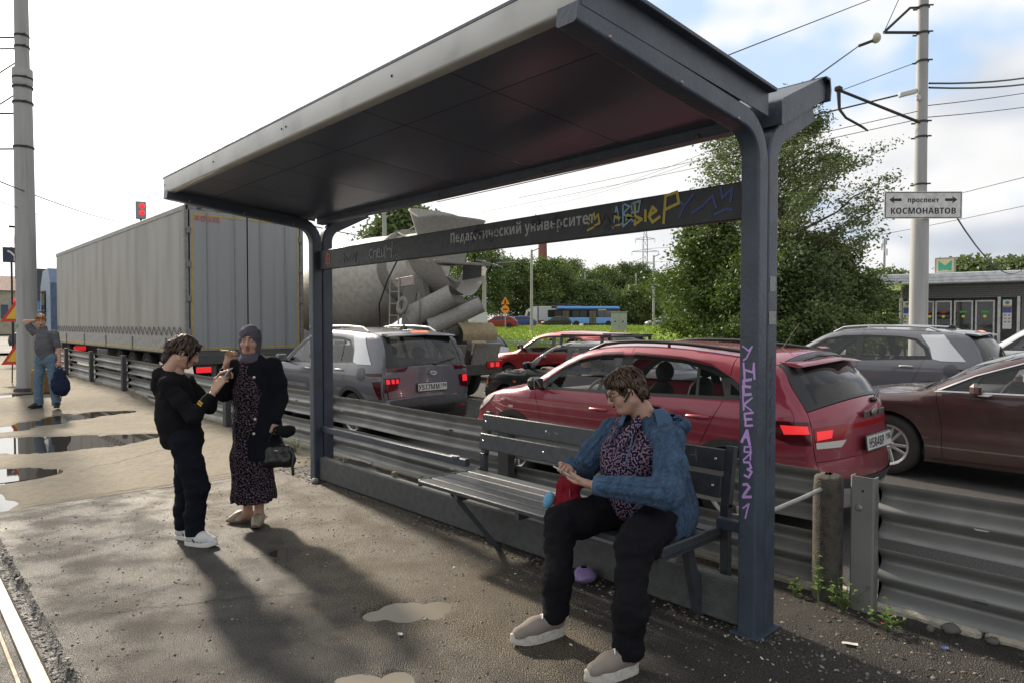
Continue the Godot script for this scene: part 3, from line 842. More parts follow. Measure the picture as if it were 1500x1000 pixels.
func build_guardrails() -> void:
	var zinc := [worn(mat(0.23, 0.235, 0.225, 0.45, 0.35), 1, 0, 1, 0.25, 0.0), worn(mat(0.26, 0.26, 0.25, 0.42, 0.35), 2, 0, 1, 0.2, 0.0), worn(mat(0.22, 0.22, 0.21, 0.48, 0.3), 1, 0, 1, 0.3, 0.0)]
	var dark := worn(mat(0.06, 0.062, 0.066, 0.6), 1, 0, 1, 1.4, 0.3)
	var groups := [
		["two stacked zinc rail beams beyond the round concrete post, open road behind", [-1.42, 2.6], [[-1.47, 0], [1.8, 0]]],
		["two stacked rail beams running behind the shelter bench", [-7.95, -4.55, -1.74], [[-7.98, 1], [-4.5, 1]]],
		["long run of stacked rail beams with dark posts beside the lorry trailer", [-27.2, -24.0, -20.75, -17.5, -14.35, -11.2, -8.05], [[-24.0, 1], [-20.75, 1], [-17.5, 1], [-14.35, 1], [-11.2, 1]]]]
	for g in groups:
		var xs: Array = g[1]
		var cx: float = xs[0]
		var t := thing("guardrail", g[0], "guardrail", Vector3(cx, 0, -4.16))
		for i in xs.size() - 1:
			for lv in 2:
				var y := 0.585 if lv else 0.2
				var bm := part(t, "rail_beam", rail_beam(0, xs[i + 1] - xs[i] - 0.01), zinc[(i + lv) % 3])
				bm.position = Vector3(xs[i] - cx, y + rise((xs[i] + xs[i + 1]) / 2) + (0.015 if i % 2 else 0.0), -0.03 + 0.01 * lv)
				var n := 2 if xs[i + 1] - xs[i] > 2.5 else 1
				for q in n:
					var s := MB.new()
					slot(s, Vector3((q + 0.5) * (xs[i + 1] - xs[i]) / n - 0.5 * (1 - q), 0, -0.007))
					part(bm, "bolt_slot", s, mat(0.55, 0.55, 0.52, 0.5, 0.4) if (q + lv) % 2 else mat(0.02, 0.02, 0.02, 0.7))
		for p in g[2]:
			var b := MB.new()
			var x: float = p[0] - cx
			var r := rise(p[0])
			if p[1]:
				b.bx(Vector3(x, 0.4 + r - 0.05, 0.045), Vector3(0.14, 0.9, 0.09), 0.006)
				part(t, "post", b, dark)
			else:
				b.prism(V2([-0.065, -0.03, -0.065, 0.03, -0.055, 0.04, 0.055, 0.04, 0.065, 0.03, 0.065, -0.03, 0.058, -0.03, 0.058, 0.032, -0.058, 0.032, -0.058, -0.03]), at(Vector3(x, -0.1, 0.03), Basis(Vector3.RIGHT, Vector3(0, 0, 1), Vector3.UP)), 0.88)
				var q := part(t, "post", b, zinc[2])
				for hy in [0.6, 0.7]:
					b = MB.new()
					b.lathe(at(Vector3(x - 0.015 + 0.02 * (hy - 0.6) * 10.0, hy, 0.0705), rot(Vector3.RIGHT, 90)), [Vector2(0.02, 0), Vector2(0.02, 0.004), Vector2(0.011, 0.005), Vector2(0.011, 0.013)] if hy < 0.65 else [Vector2(0.007, 0), Vector2(0.007, 0.001)], 10)
					part(q, "bolt", b, mat(0.25, 0.24, 0.22, 0.5, 0.6) if hy < 0.65 else mat(0.01, 0.01, 0.01, 0.8))
	# round concrete post with a broken top
	var t := thing("concrete_post", "weathered round concrete post with chipped top beside zinc rail post", "post", Vector3(-1.67, -0.1, -4.12))
	var b := MB.new()
	var rows := []
	for j in 15:
		var ring := PackedVector3Array()
		for k in 22:
			var a := -TAU * k / 22
			var y := 0.84 * j / 12.0 if j < 13 else 0.84 + 0.012 * (j - 12)
			var r := 0.083 + 0.004 * nz(cos(a), y * 2.0, sin(a), 2.0)
			if j == 12: r -= 0.006
			if j == 13: r *= 0.82
			if j == 14: r *= 0.3
			ring.append(Vector3(cos(a) * r, y + (0.018 * nz(cos(a) * 3.0, 1.0, sin(a) * 3.0) if j > 10 else 0.0), sin(a) * r))
		rows.append(ring)
	b.grid(rows, false, true)
	var mc := mat(0.09, 0.082, 0.07, 0.9)
	mc.albedo_texture = T.rust; mc.normal_enabled = true; mc.normal_texture = T.grain_n; mc.normal_scale = 0.8
	part(t, "shaft", b, tri_map(mc, 1.6, false))
	b = MB.new()
	b.tube([Vector3(-1.79, 0.6, -3.52), Vector3(-1.7, 0.66, -3.85), Vector3(-1.68, 0.68, -4.06)], 0.013, 8)
	one("tie_rod", b, worn(mat(0.33, 0.33, 0.31, 0.5, 0.4), 1, 0, 1, 2.0), "thin steel tie rod between the shelter post and the concrete post", "rod")

# ---------------------------------------------------------------- cars
# a car is drawn as a side view plus a curve over its length; both are wrapped on one curved hull. x runs from nose to tail, +z is the driver's side
class Hull:
	var P := PackedVector2Array()
	var K := PackedFloat32Array()
	var A := PackedFloat32Array()
	var idx := []
	var top := PackedFloat32Array()
	var W := 0.87
	var belt := 1.0
	var lean := 0.32
	var L := 4.2
	var fl := 0.9
	var fr := 0.2
	var rl := 0.7
	var rr := 0.14
	var dust := 0.5
	var col := Color.RED
	var fnz: FastNoiseLite
	func setup(pts: Array) -> void:
		for i in pts.size():
			idx.append(P.size())
			if i == pts.size() - 1:
				P.append(Vector2(pts[i][0], pts[i][1])); K.append(pts[i][2])
				break
			var p1 := Vector2(pts[i][0], pts[i][1])
			var p2 := Vector2(pts[i + 1][0], pts[i + 1][1])
			var p0 := Vector2(pts[i - 1][0], pts[i - 1][1]) if i > 0 else p1 * 2.0 - p2
			var p3 := Vector2(pts[i + 2][0], pts[i + 2][1]) if i + 2 < pts.size() else p2 * 2.0 - p1
			for k in 6:
				var t := k / 6.0
				var m1 := (p2 - p0) * 0.5
				var m2 := (p3 - p1) * 0.5
				var mx := (p2 - p1).length() * 1.2
				m1 = m1.limit_length(mx); m2 = m2.limit_length(mx)
				P.append(p1 * (2 * t * t * t - 3 * t * t + 1) + m1 * (t * t * t - 2 * t * t + t) + p2 * (3 * t * t - 2 * t * t * t) + m2 * (t * t * t - t * t))
				K.append(lerpf(pts[i][2], pts[i + 1][2], t))
		A.append(0.0)
		for i in range(1, P.size()): A.append(A[i - 1] + P[i].distance_to(P[i - 1]))
		L = 0.0
		for p in P: L = maxf(L, p.x)
		top.resize(int(L / 0.02) + 3)
		top.fill(0.3)
		for i in P.size() - 1:
			var n := 12
			for k in n + 1:
				var p := P[i].lerp(P[i + 1], k / float(n))
				var j := int(p.x / 0.02)
				if j >= 0 and j < top.size(): top[j] = maxf(top[j], p.y)
	func arc(i: int) -> float:
		return A[idx[i]]
	func ytop(x: float) -> float:
		var f := clampf(x / 0.02 - 0.5, 0.0, top.size() - 2.0)
		var i := int(f)
		return lerpf(top[i], top[i + 1], f - i)
	func hw(x: float, y: float) -> float:
		var w := W
		if x < fl: w -= fr * pow((fl - x) / fl, 2.2)
		if x > L - rl: w -= rr * pow((x - L + rl) / rl, 2.4)
		if y < 0.5: w -= 0.07 * pow((0.5 - y) / 0.3, 2.0)
		if y > belt: w -= lean * (y - belt) + 0.02
		elif y > belt - 0.12: w -= 0.02 * pow((y - belt + 0.12) / 0.12, 2.0)
		w -= 0.014 * exp(-pow((y - 0.62) / 0.07, 2.0))
		var t := ytop(x)
		var s := (ytop(x + 0.05) - ytop(x - 0.05)) / 0.1
		var e := (t - y) / sqrt(1.0 + s * s)
		var r := 0.085
		if e < r:
			e = clampf(e, 0.0, r)
			w -= r * 0.85 * (1.0 - sqrt(maxf(0.0, 1.0 - pow(1.0 - e / r, 2.0))))
		return w
	func side(p: Vector2, off: float) -> Vector3:
		return Vector3(p.x, p.y, hw(p.x, p.y) + off)
	func strip(p: Vector2, off: float) -> Vector3:
		# p.x arc length, p.y across -1..1
		var i := clampi(A.bsearch(p.x) - 1, 0, P.size() - 2)
		var t := clampf((p.x - A[i]) / maxf(A[i + 1] - A[i], 1e-5), 0.0, 1.0)
		var e := P[i].lerp(P[i + 1], t)
		var da := (P[mini(i + 2, P.size() - 1)] - P[i]).normalized()
		var db := (P[i + 1] - P[maxi(i - 1, 0)]).normalized()
		var d := db.lerp(da, t).normalized()
		var nn := Vector2(-d.y, d.x)
		var c := lerpf(K[i], K[i + 1], t) * (1.0 - pow(absf(p.y), 2.3)) + off
		return Vector3(e.x + nn.x * c, e.y + nn.y * c, p.y * hw(e.x, e.y))
	func shade(p: Vector3) -> Color:
		var s := fnz.get_noise_3d(p.x * 5.0, p.y * 5.0, p.z * 5.0)
		var f := fnz.get_noise_3d(p.x * 40.0, p.y * 25.0, p.z * 40.0)
		var d := dust * clampf(smoothstep(0.95, 0.2, p.y + 0.35 * s + 0.15 * f), 0.0, 1.0) + 0.06 * maxf(0.0, s + f)
		return col.lerp(Color(0.23, 0.19, 0.165), clampf(d, 0.0, 0.8))
	# polygons of one map, cut into cells
	func wrap(b: MB, polys: Array, holes: Array, on_strip: bool, off: float, cell: float, flip: bool, painted := false) -> void:
		for poly0 in polys:
			var lo := Vector2(1e9, 1e9)
			var hi := -lo
			for p in poly0:
				lo = lo.min(p); hi = hi.max(p)
			var cy := (cell if not on_strip else 0.14)
			var x := floorf(lo.x / cell) * cell
			var seen := {}
			while x < hi.x:
				var col_rect := PackedVector2Array([Vector2(x, lo.y - 1), Vector2(x + cell, lo.y - 1), Vector2(x + cell, hi.y + 1), Vector2(x, hi.y + 1)])
				for strip_poly in Geometry2D.intersect_polygons(poly0, col_rect):
					var y := floorf(lo.y / cy) * cy
					while y < hi.y:
						var rc := PackedVector2Array([Vector2(x - 0.01, y), Vector2(x + cell + 0.01, y), Vector2(x + cell + 0.01, y + cy), Vector2(x - 0.01, y + cy)])
						var list := Geometry2D.intersect_polygons(strip_poly, rc)
						for h in holes:
							var nxt: Array[PackedVector2Array] = []
							for q in list: nxt.append_array(Geometry2D.clip_polygons(q, h))
							list = nxt
						for q in list:
							var ids := Geometry2D.triangulate_polygon(q)
							for k in range(0, ids.size(), 3):
								var m := []
								for e in 3: m.append(point(b, q[ids[k + e]], on_strip, off, flip, painted, seen))
								if b.n[m[0]].dot((b.v[m[1]] - b.v[m[0]]).cross(b.v[m[2]] - b.v[m[0]])) < 0.0: b.tri(m[0], m[2], m[1])
								else: b.tri(m[0], m[1], m[2])
						y += cy
				x += cell
	func point(b: MB, p: Vector2, on_strip: bool, off: float, flip: bool, painted: bool, seen: Dictionary) -> int:
		var key := Vector2i(int(p.x * 4000.0), int(p.y * 4000.0))
		if seen.has(key): return seen[key]
		var h := 0.006
		var P0 := strip(p, off) if on_strip else side(p, off)
		var nn: Vector3
		if on_strip:
			nn = (strip(p + Vector2(h, 0), off) - strip(p - Vector2(h, 0), off)).cross(strip(p + Vector2(0, h), off) - strip(p - Vector2(0, h), off)).normalized()
			nn = -nn
		else:
			nn = (side(p + Vector2(h, 0), off) - side(p - Vector2(h, 0), off)).cross(side(p + Vector2(0, h), off) - side(p - Vector2(0, h), off)).normalized()
		if flip:
			P0.z = -P0.z; nn.z = -nn.z
		if painted: b.col = shade(P0)
		var i := b.vert(P0, nn)
		seen[key] = i
		return i

func band(xb0: float, xt0: float, xb1: float, xt1: float) -> PackedVector2Array:
	return V2([xb0, -0.2, xb1, -0.2, xb1, 0.6, xt1, 1.05, xt1 + 0.02, 1.2, xt1 + 0.1, 2.2, xt0 + 0.1, 2.2, xt0 + 0.02, 1.2, xt0, 1.05, xb0, 0.6])
func circle(c: Vector2, r: float, n := 28) -> PackedVector2Array:
	var p := PackedVector2Array()
	for i in n: p.append(c + Vector2(cos(TAU * i / n), sin(TAU * i / n)) * r)
	return p
func wheel(parent: Node3D, p: Vector3, r: float, side_: float, rimm: Material, spokes := 10) -> void:
	var t := Node3D.new()
	t.name = "wheel"
	parent.add_child(t, true)
	t.position = p
	var w := 0.2
	var b := MB.new()
	var ax := at(Vector3.ZERO, rot(Vector3.RIGHT, 90 * side_))
	var pr := []
	for e in [[0.66, -0.42], [0.8, -0.5], [0.94, -0.46], [0.995, -0.36], [1.0, -0.2], [0.99, -0.18], [1.0, -0.16], [1.0, 0.0], [0.988, 0.01], [1.0, 0.03], [1.0, 0.18], [0.99, 0.2], [0.995, 0.36], [0.94, 0.46], [0.8, 0.5], [0.66, 0.42]]: pr.append(Vector2(e[0] * r, e[1] * w))
	b.lathe(ax, pr, 32, false)
	part(t, "tyre", b, T.tyre)
	b = MB.new()
	b.lathe(ax, [Vector2(0.02, 0.2 * w), Vector2(0.1 * r, 0.26 * w), Vector2(0.18 * r, 0.24 * w), Vector2(0.2 * r, 0.1 * w)], 16)
	b.lathe(ax, [Vector2(0.6 * r, -0.3 * w), Vector2(0.62 * r, 0.3 * w), Vector2(0.69 * r, 0.42 * w), Vector2(0.68 * r, 0.46 * w), Vector2(0.6 * r, 0.36 * w)], 32, false)
	for i in spokes:
		var a := TAU * (i + 0.3 * (i % 2)) / spokes
		var d := Vector3(cos(a), sin(a), 0)
		b.bar(d * 0.14 * r + Vector3(0, 0, 0.18 * w * side_), d * 0.64 * r + Vector3(0, 0, 0.3 * w * side_), 0.1 * r, 0.03, 0.006, Vector3(0, 0, 1))
	part(t, "rim", b, rimm)
	b = MB.new()
	b.lathe(ax, [Vector2(0.6 * r, -0.1 * w), Vector2(0.02, -0.08 * w)], 24, false)
	part(t, "brake_disc", b, T.disc)
func seat(parent: Node3D, x: float, z: float, m: Material) -> void:
	var b := MB.new()
	var rows := []
	for i in 9:
		var f := i / 8.0
		var ring := PackedVector3Array()
		var hw := 0.25 - 0.06 * f * f
		for k in 14:
			var a := TAU * k / 14
			ring.append(Vector3(x + 0.25 + 0.14 * f + 0.07 * cos(a) , 0.5 + 0.62 * f, z + hw * sin(a) * (0.2 if i == 8 else 1.0)))
		rows.append(ring)
	b.grid(rows, false, true)
	b.box(at(Vector3(x + 0.02, 0.47, z), rot(Vector3(0, 0, 1), -8)), Vector3(0.5, 0.16, 0.5), 0.06)
	b.ellipsoid(at(Vector3(x + 0.42, 1.22, z)), Vector3(0.06, 0.1, 0.13), 12, 8)
	part(parent, "seat", b, m)

func make_car(d: Dictionary) -> Node3D:
	var t := thing(d.name, d.label, "car", Vector3(d.at.x, ROAD, d.at.y), d.get("group", ""))
	var h := Hull.new()
	h.W = d.W; h.belt = d.belt; h.lean = d.get("lean", 0.34); h.fnz = fn; h.dust = d.get("dust", 0.35); h.col = d.col
	h.fr = d.get("fr", 0.2); h.rr = d.get("rr", 0.14); h.fl = d.get("fl", 0.9)
	h.setup(d.prof)
	var cell: float = d.get("cell", 0.09)
	var pm := mat(1, 1, 1, 0.4, d.get("metal", 0.25))
	pm.vertex_color_use_as_albedo = true
	pm.clearcoat_enabled = true; pm.clearcoat = 0.9; pm.clearcoat_roughness = 0.05
	# silhouette of the side
	var sil := PackedVector2Array(h.P)
	sil.append(Vector2(h.P[-1].x, d.sill)); sil.append(Vector2(h.P[0].x, d.sill))
	var arches := []
	var rw: float = d.wheel[2]
	for k in 2: arches.append(circle(Vector2(d.wheel[k], rw + 0.0), rw + 0.055))
	var dlo: PackedVector2Array = d.dlo
	var c: Array = d.cuts
	var names := ["front_wing", "front_door", "rear_door", "rear_wing"]
	var bands := [band(-1, -1, c[0][0], c[0][1]), band(c[0][0], c[0][1], c[1][0], c[1][1]), band(c[1][0], c[1][1], c[2][0], c[2][1]), band(c[2][0], c[2][1], 9, 9)]
	for fl in [false, true]:
		var sgn := -1.0 if fl else 1.0
		for k in 4:
			var polys := []
			for q in Geometry2D.intersect_polygons(sil, bands[k]):
				for o in Geometry2D.offset_polygon(q, -0.003): polys.append(o)
			var b := MB.new()
			h.wrap(b, polys, [dlo] + arches, false, 0.0, cell, fl, true)
			if not b.v.size(): continue
			var pn := part(t, names[k], b, pm)
			if (k == 1 or k == 2) and d.has("handles"):
				var hp: Vector2 = d.handles[k - 1]
				b = MB.new()
				var w := h.hw(hp.x, hp.y) * sgn
				b.tube([Vector3(hp.x - 0.1, hp.y, w - 0.005 * sgn), Vector3(hp.x - 0.085, hp.y, w + 0.022 * sgn), Vector3(hp.x, hp.y + 0.004, w + 0.032 * sgn), Vector3(hp.x + 0.085, hp.y, w + 0.024 * sgn), Vector3(hp.x + 0.1, hp.y, w - 0.005 * sgn)], [0.014, 0.017, 0.017, 0.017, 0.014], 8)
				b.c.fill(d.get("handle_col", d.col))
				part(pn, "handle", b, pm)
				b = MB.new()
				b.ellipsoid(at(Vector3(hp.x, hp.y - 0.008, w - 0.01 * sgn)), Vector3(0.075, 0.03, 0.014), 14, 8)
				part(pn, "handle_recess", b, mat(d.col.r, d.col.g, d.col.b, 0.4))
		# dark shell behind the gaps, pillars, panes
		var b := MB.new()
		h.wrap(b, [sil], [dlo] + arches, false, -0.012, cell * 1.5, fl)
		part(t, "inner_shell", b, mat(d.col.r, d.col.g, d.col.b, 0.6))
		b = MB.new()
		h.wrap(b, [dlo], d.panes, false, -0.006, cell, fl)
		part(t, "pillar_trim", b, T.trim)
		for q in d.panes:
			b = MB.new()
			h.wrap(b, Geometry2D.offset_polygon(q, 0.004), [], false, -0.012, cell * 1.5, fl)
			part(t, "side_window", b, T.glass)
		for q in d.get("side_bits", []):
			b = MB.new()
			h.wrap(b, [q[1]], arches, false, q[3] if q.size() > 3 else 0.004, cell, fl)
			if b.v.size(): part(t, q[0], b, q[2])
		# wheel arch lips
		if d.get("cladding", false):
			for k in 2:
				b = MB.new()
				h.wrap(b, Geometry2D.intersect_polygons(circle(Vector2(d.wheel[k], rw), rw + 0.115), sil), [circle(Vector2(d.wheel[k], rw), rw + 0.05)], false, 0.008, cell, fl)
				part(t, "wheel_arch_trim", b, T.clad)
			b = MB.new()
			h.wrap(b, [V2([d.wheel[0] + rw, d.sill - 0.01, d.wheel[1] - rw, d.sill - 0.01, d.wheel[1] - rw, d.sill + 0.11, d.wheel[0] + rw, d.sill + 0.11])], [], false, 0.008, cell, fl)
			part(t, "sill_trim", b, T.clad)
		for k in 2: wheel(t, Vector3(d.wheel[k], rw, sgn * (d.W - 0.13)), rw, sgn, d.get("rim", T.rim), d.get("spokes", 10))
		# mirror
		if d.has("mirror"):
			var p: Vector2 = d.mirror
			var w := h.hw(p.x, p.y) * sgn
			b = MB.new()
			b.box(at(Vector3(p.x + 0.02, p.y + 0.02, w + 0.13 * sgn), rot(Vector3.UP, 12 * sgn)), Vector3(0.1, 0.13, 0.2), 0.035)
			b.c.fill(d.get("mirror_col", Color(0.012, 0.012, 0.013)))
			var mp := part(t, "mirror", b, pm)
			b = MB.new()
			b.bar(Vector3(p.x, p.y - 0.06, w - 0.02 * sgn), Vector3(p.x + 0.02, p.y - 0.02, w + 0.09 * sgn), 0.05, 0.03)
			part(mp, "mirror_arm", b, T.trim)
			b = MB.new()
			b.box(at(Vector3(p.x + 0.073, p.y + 0.022, w + 0.13 * sgn), rot(Vector3.UP, 12 * sgn)), Vector3(0.004, 0.1, 0.17), 0.002)
			part(mp, "mirror_glass", b, T.chrome)
	# the strip over the length
	var ix: Array = d.split
	var sn := ["front_bumper", "bonnet", "windscreen", "roof", "rear_window", "tailgate", "rear_bumper"]
	for k in 7:
		var a0 := h.arc(ix[k])
		var a1 := h.arc(ix[k + 1])
		var full := V2([a0 + 0.003, -1, a1 - 0.003, -1, a1 - 0.003, 1, a0 + 0.003, 1])
		var b := MB.new()
		if k == 2 or k == 4:
			var g := V2([a0 + 0.02, -0.9, a0 + 0.05, -0.94, a1 - 0.06, -0.9, a1 - 0.03, -0.86, a1 - 0.03, 0.86, a1 - 0.06, 0.9, a0 + 0.05, 0.94, a0 + 0.02, 0.9]) if k == 2 else V2([a0 + d.get("rw_in", 0.05), -0.84, a1 - 0.04, -0.88, a1 - 0.02, -0.8, a1 - 0.02, 0.8, a1 - 0.04, 0.88, a0 + d.get("rw_in", 0.05), 0.84])
			h.wrap(b, [full], [g], true, 0.0, cell, false, true)
			part(t, "windscreen_frame" if k == 2 else "rear_window_frame", b, pm if k == 2 or not d.get("black_rear", true) else T.trim)
			b = MB.new()
			h.wrap(b, Geometry2D.offset_polygon(g, 0.004), [], true, -0.004, cell * 1.5, false)
			part(t, sn[k], b, T.glass if k == 2 else T.glass_rear)
			continue
		h.wrap(b, [full], [], true, 0.0, cell, false, true)
		part(t, sn[k], b, pm)
	for q in d.get("strip_bits", []):
		var b := MB.new()
		var pl := PackedVector2Array()
		for p in q[1]: pl.append(Vector2(lerpf(h.arc(q[4]), h.arc(q[5]), p.x), p.y))
		h.wrap(b, [pl], [], true, q[3], cell * 0.7, false)
		part(t, q[0], b, q[2])
	if d.get("rails", false):
		for s in [-1.0, 1.0]:
			var b := MB.new()
			var path := []
			var x0: float = d.rails[0]
			var x1: float = d.rails[1]
			for i in 11:
				var f := i / 10.0
				var x := lerpf(x0, x1, f)
				var lift: float = d.rails[2] * (1.0 if i > 0 and i < 10 else 0.0)
				path.append(Vector3(x, h.ytop(x) + lift + 0.005, s * (h.hw(x, h.ytop(x)) - 0.02)))
			b.tube(path, 0.017, 8)
			if d.rails[2] > 0.03:
				for f in [0.5]:
					var x := lerpf(x0, x1, f)
					b.tube([Vector3(x, h.ytop(x) - 0.01, s * (h.hw(x, h.ytop(x)) - 0.02)), Vector3(x, h.ytop(x) + d.rails[2], s * (h.hw(x, h.ytop(x)) - 0.02))], 0.014, 8)
			part(t, "roof_rail", b, d.rails[3])
	# inside
	var b := MB.new()
	b.bx(Vector3(d.L * 0.52, 0.3, 0), Vector3(d.L - 0.5, 0.12, d.W * 1.7), 0.03)
	b.bx(Vector3(d.wheel[0], 0.55, 0), Vector3(1.0, 0.5, d.W * 1.2), 0.03)
	b.bx(Vector3(d.wheel[1] + 0.25, 0.5, 0), Vector3(0.8, 0.3, d.W * 1.2), 0.03)
	part(t, "floor_pan", b, T.darkm)
	b = MB.new()
	var dx: float = d.prof[6][0] + 0.12
	b.sweep(V2([0, 0.55, -0.1, 0.86, 0.05, d.belt - 0.03, 0.35, d.belt - 0.02, 0.42, d.belt - 0.09, 0.36, 0.7, 0.3, 0.55]), [at(Vector3(dx, 0, -d.W * 0.86)), at(Vector3(dx, 0, d.W * 0.86))])
	part(t, "dashboard", b, T.dash)
	b = MB.new()
	var ring := []
	var st := at(Vector3(dx + 0.52, d.belt - 0.07, 0.37), rot(Vector3(0, 0, 1), 62))
	for i in 21: ring.append(st * Vector3(cos(TAU * i / 20) * 0.185, 0, sin(TAU * i / 20) * 0.185))
	b.tube(ring, 0.016, 7, false)
	b.bar(st * Vector3(-0.18, 0, 0), st * Vector3(0.18, 0, 0), 0.05, 0.02)
	part(t, "steering_wheel", b, T.dash)
	for z in [-0.37, 0.37]:
		seat(t, dx + 0.95, z, T.seat)
		seat(t, dx + 1.75, z, T.seat)
	b = MB.new()
	b.bx(Vector3(dx + 0.36, d.belt + 0.3, 0.0), Vector3(0.03, 0.06, 0.24), 0.012)
	part(t, "inside_mirror", b, T.trim)
	return t
func plate(parent: Node3D, p: Vector3, txt: String, region: String, tilt := 0.0, bow := 0.0) -> void:
	var b := MB.new()
	b.box(at(p, Basis(Vector3.UP, PI / 2 + bow) * rot(Vector3.RIGHT, tilt)), Vector3(0.535, 0.127, 0.014), 0.005)
	var f := part(parent, "number_plate", b, T.trim)
	var q := at(p, Basis(Vector3.UP, PI / 2 + bow) * rot(Vector3.RIGHT, tilt)) * at(Vector3(0, 0, 0.0075))
	b = MB.new()
	b.box(q, Vector3(0.515, 0.108, 0.004), 0.001)
	part(f, "plate_face", b, worn(mat(0.55, 0.55, 0.54, 0.5), 1, 0, 1, 3.0))
	b = MB.new()
	b.text(txt, q * at(Vector3(-0.062, -0.002, 0.0026)), 0.074, font_bold, 0.001, 0.9)
	part(f, "plate_lettering", b, mat(0.012, 0.012, 0.014, 0.5))
	b = MB.new()
	b.text(region, q * at(Vector3(0.196, 0.014, 0.0026)), 0.05, font_bold, 0.001, 0.9)
	part(f, "plate_region", b, mat(0.012, 0.012, 0.014, 0.5))
	b = MB.new()
	b.bx(Vector3.ZERO, Vector3(0.003, 0.1, 0.001), 0.0002)
	var o := part(f, "plate_divider", b, mat(0.012, 0.012, 0.014, 0.5))
	o.transform = q * at(Vector3(0.135, 0, 0.0024))

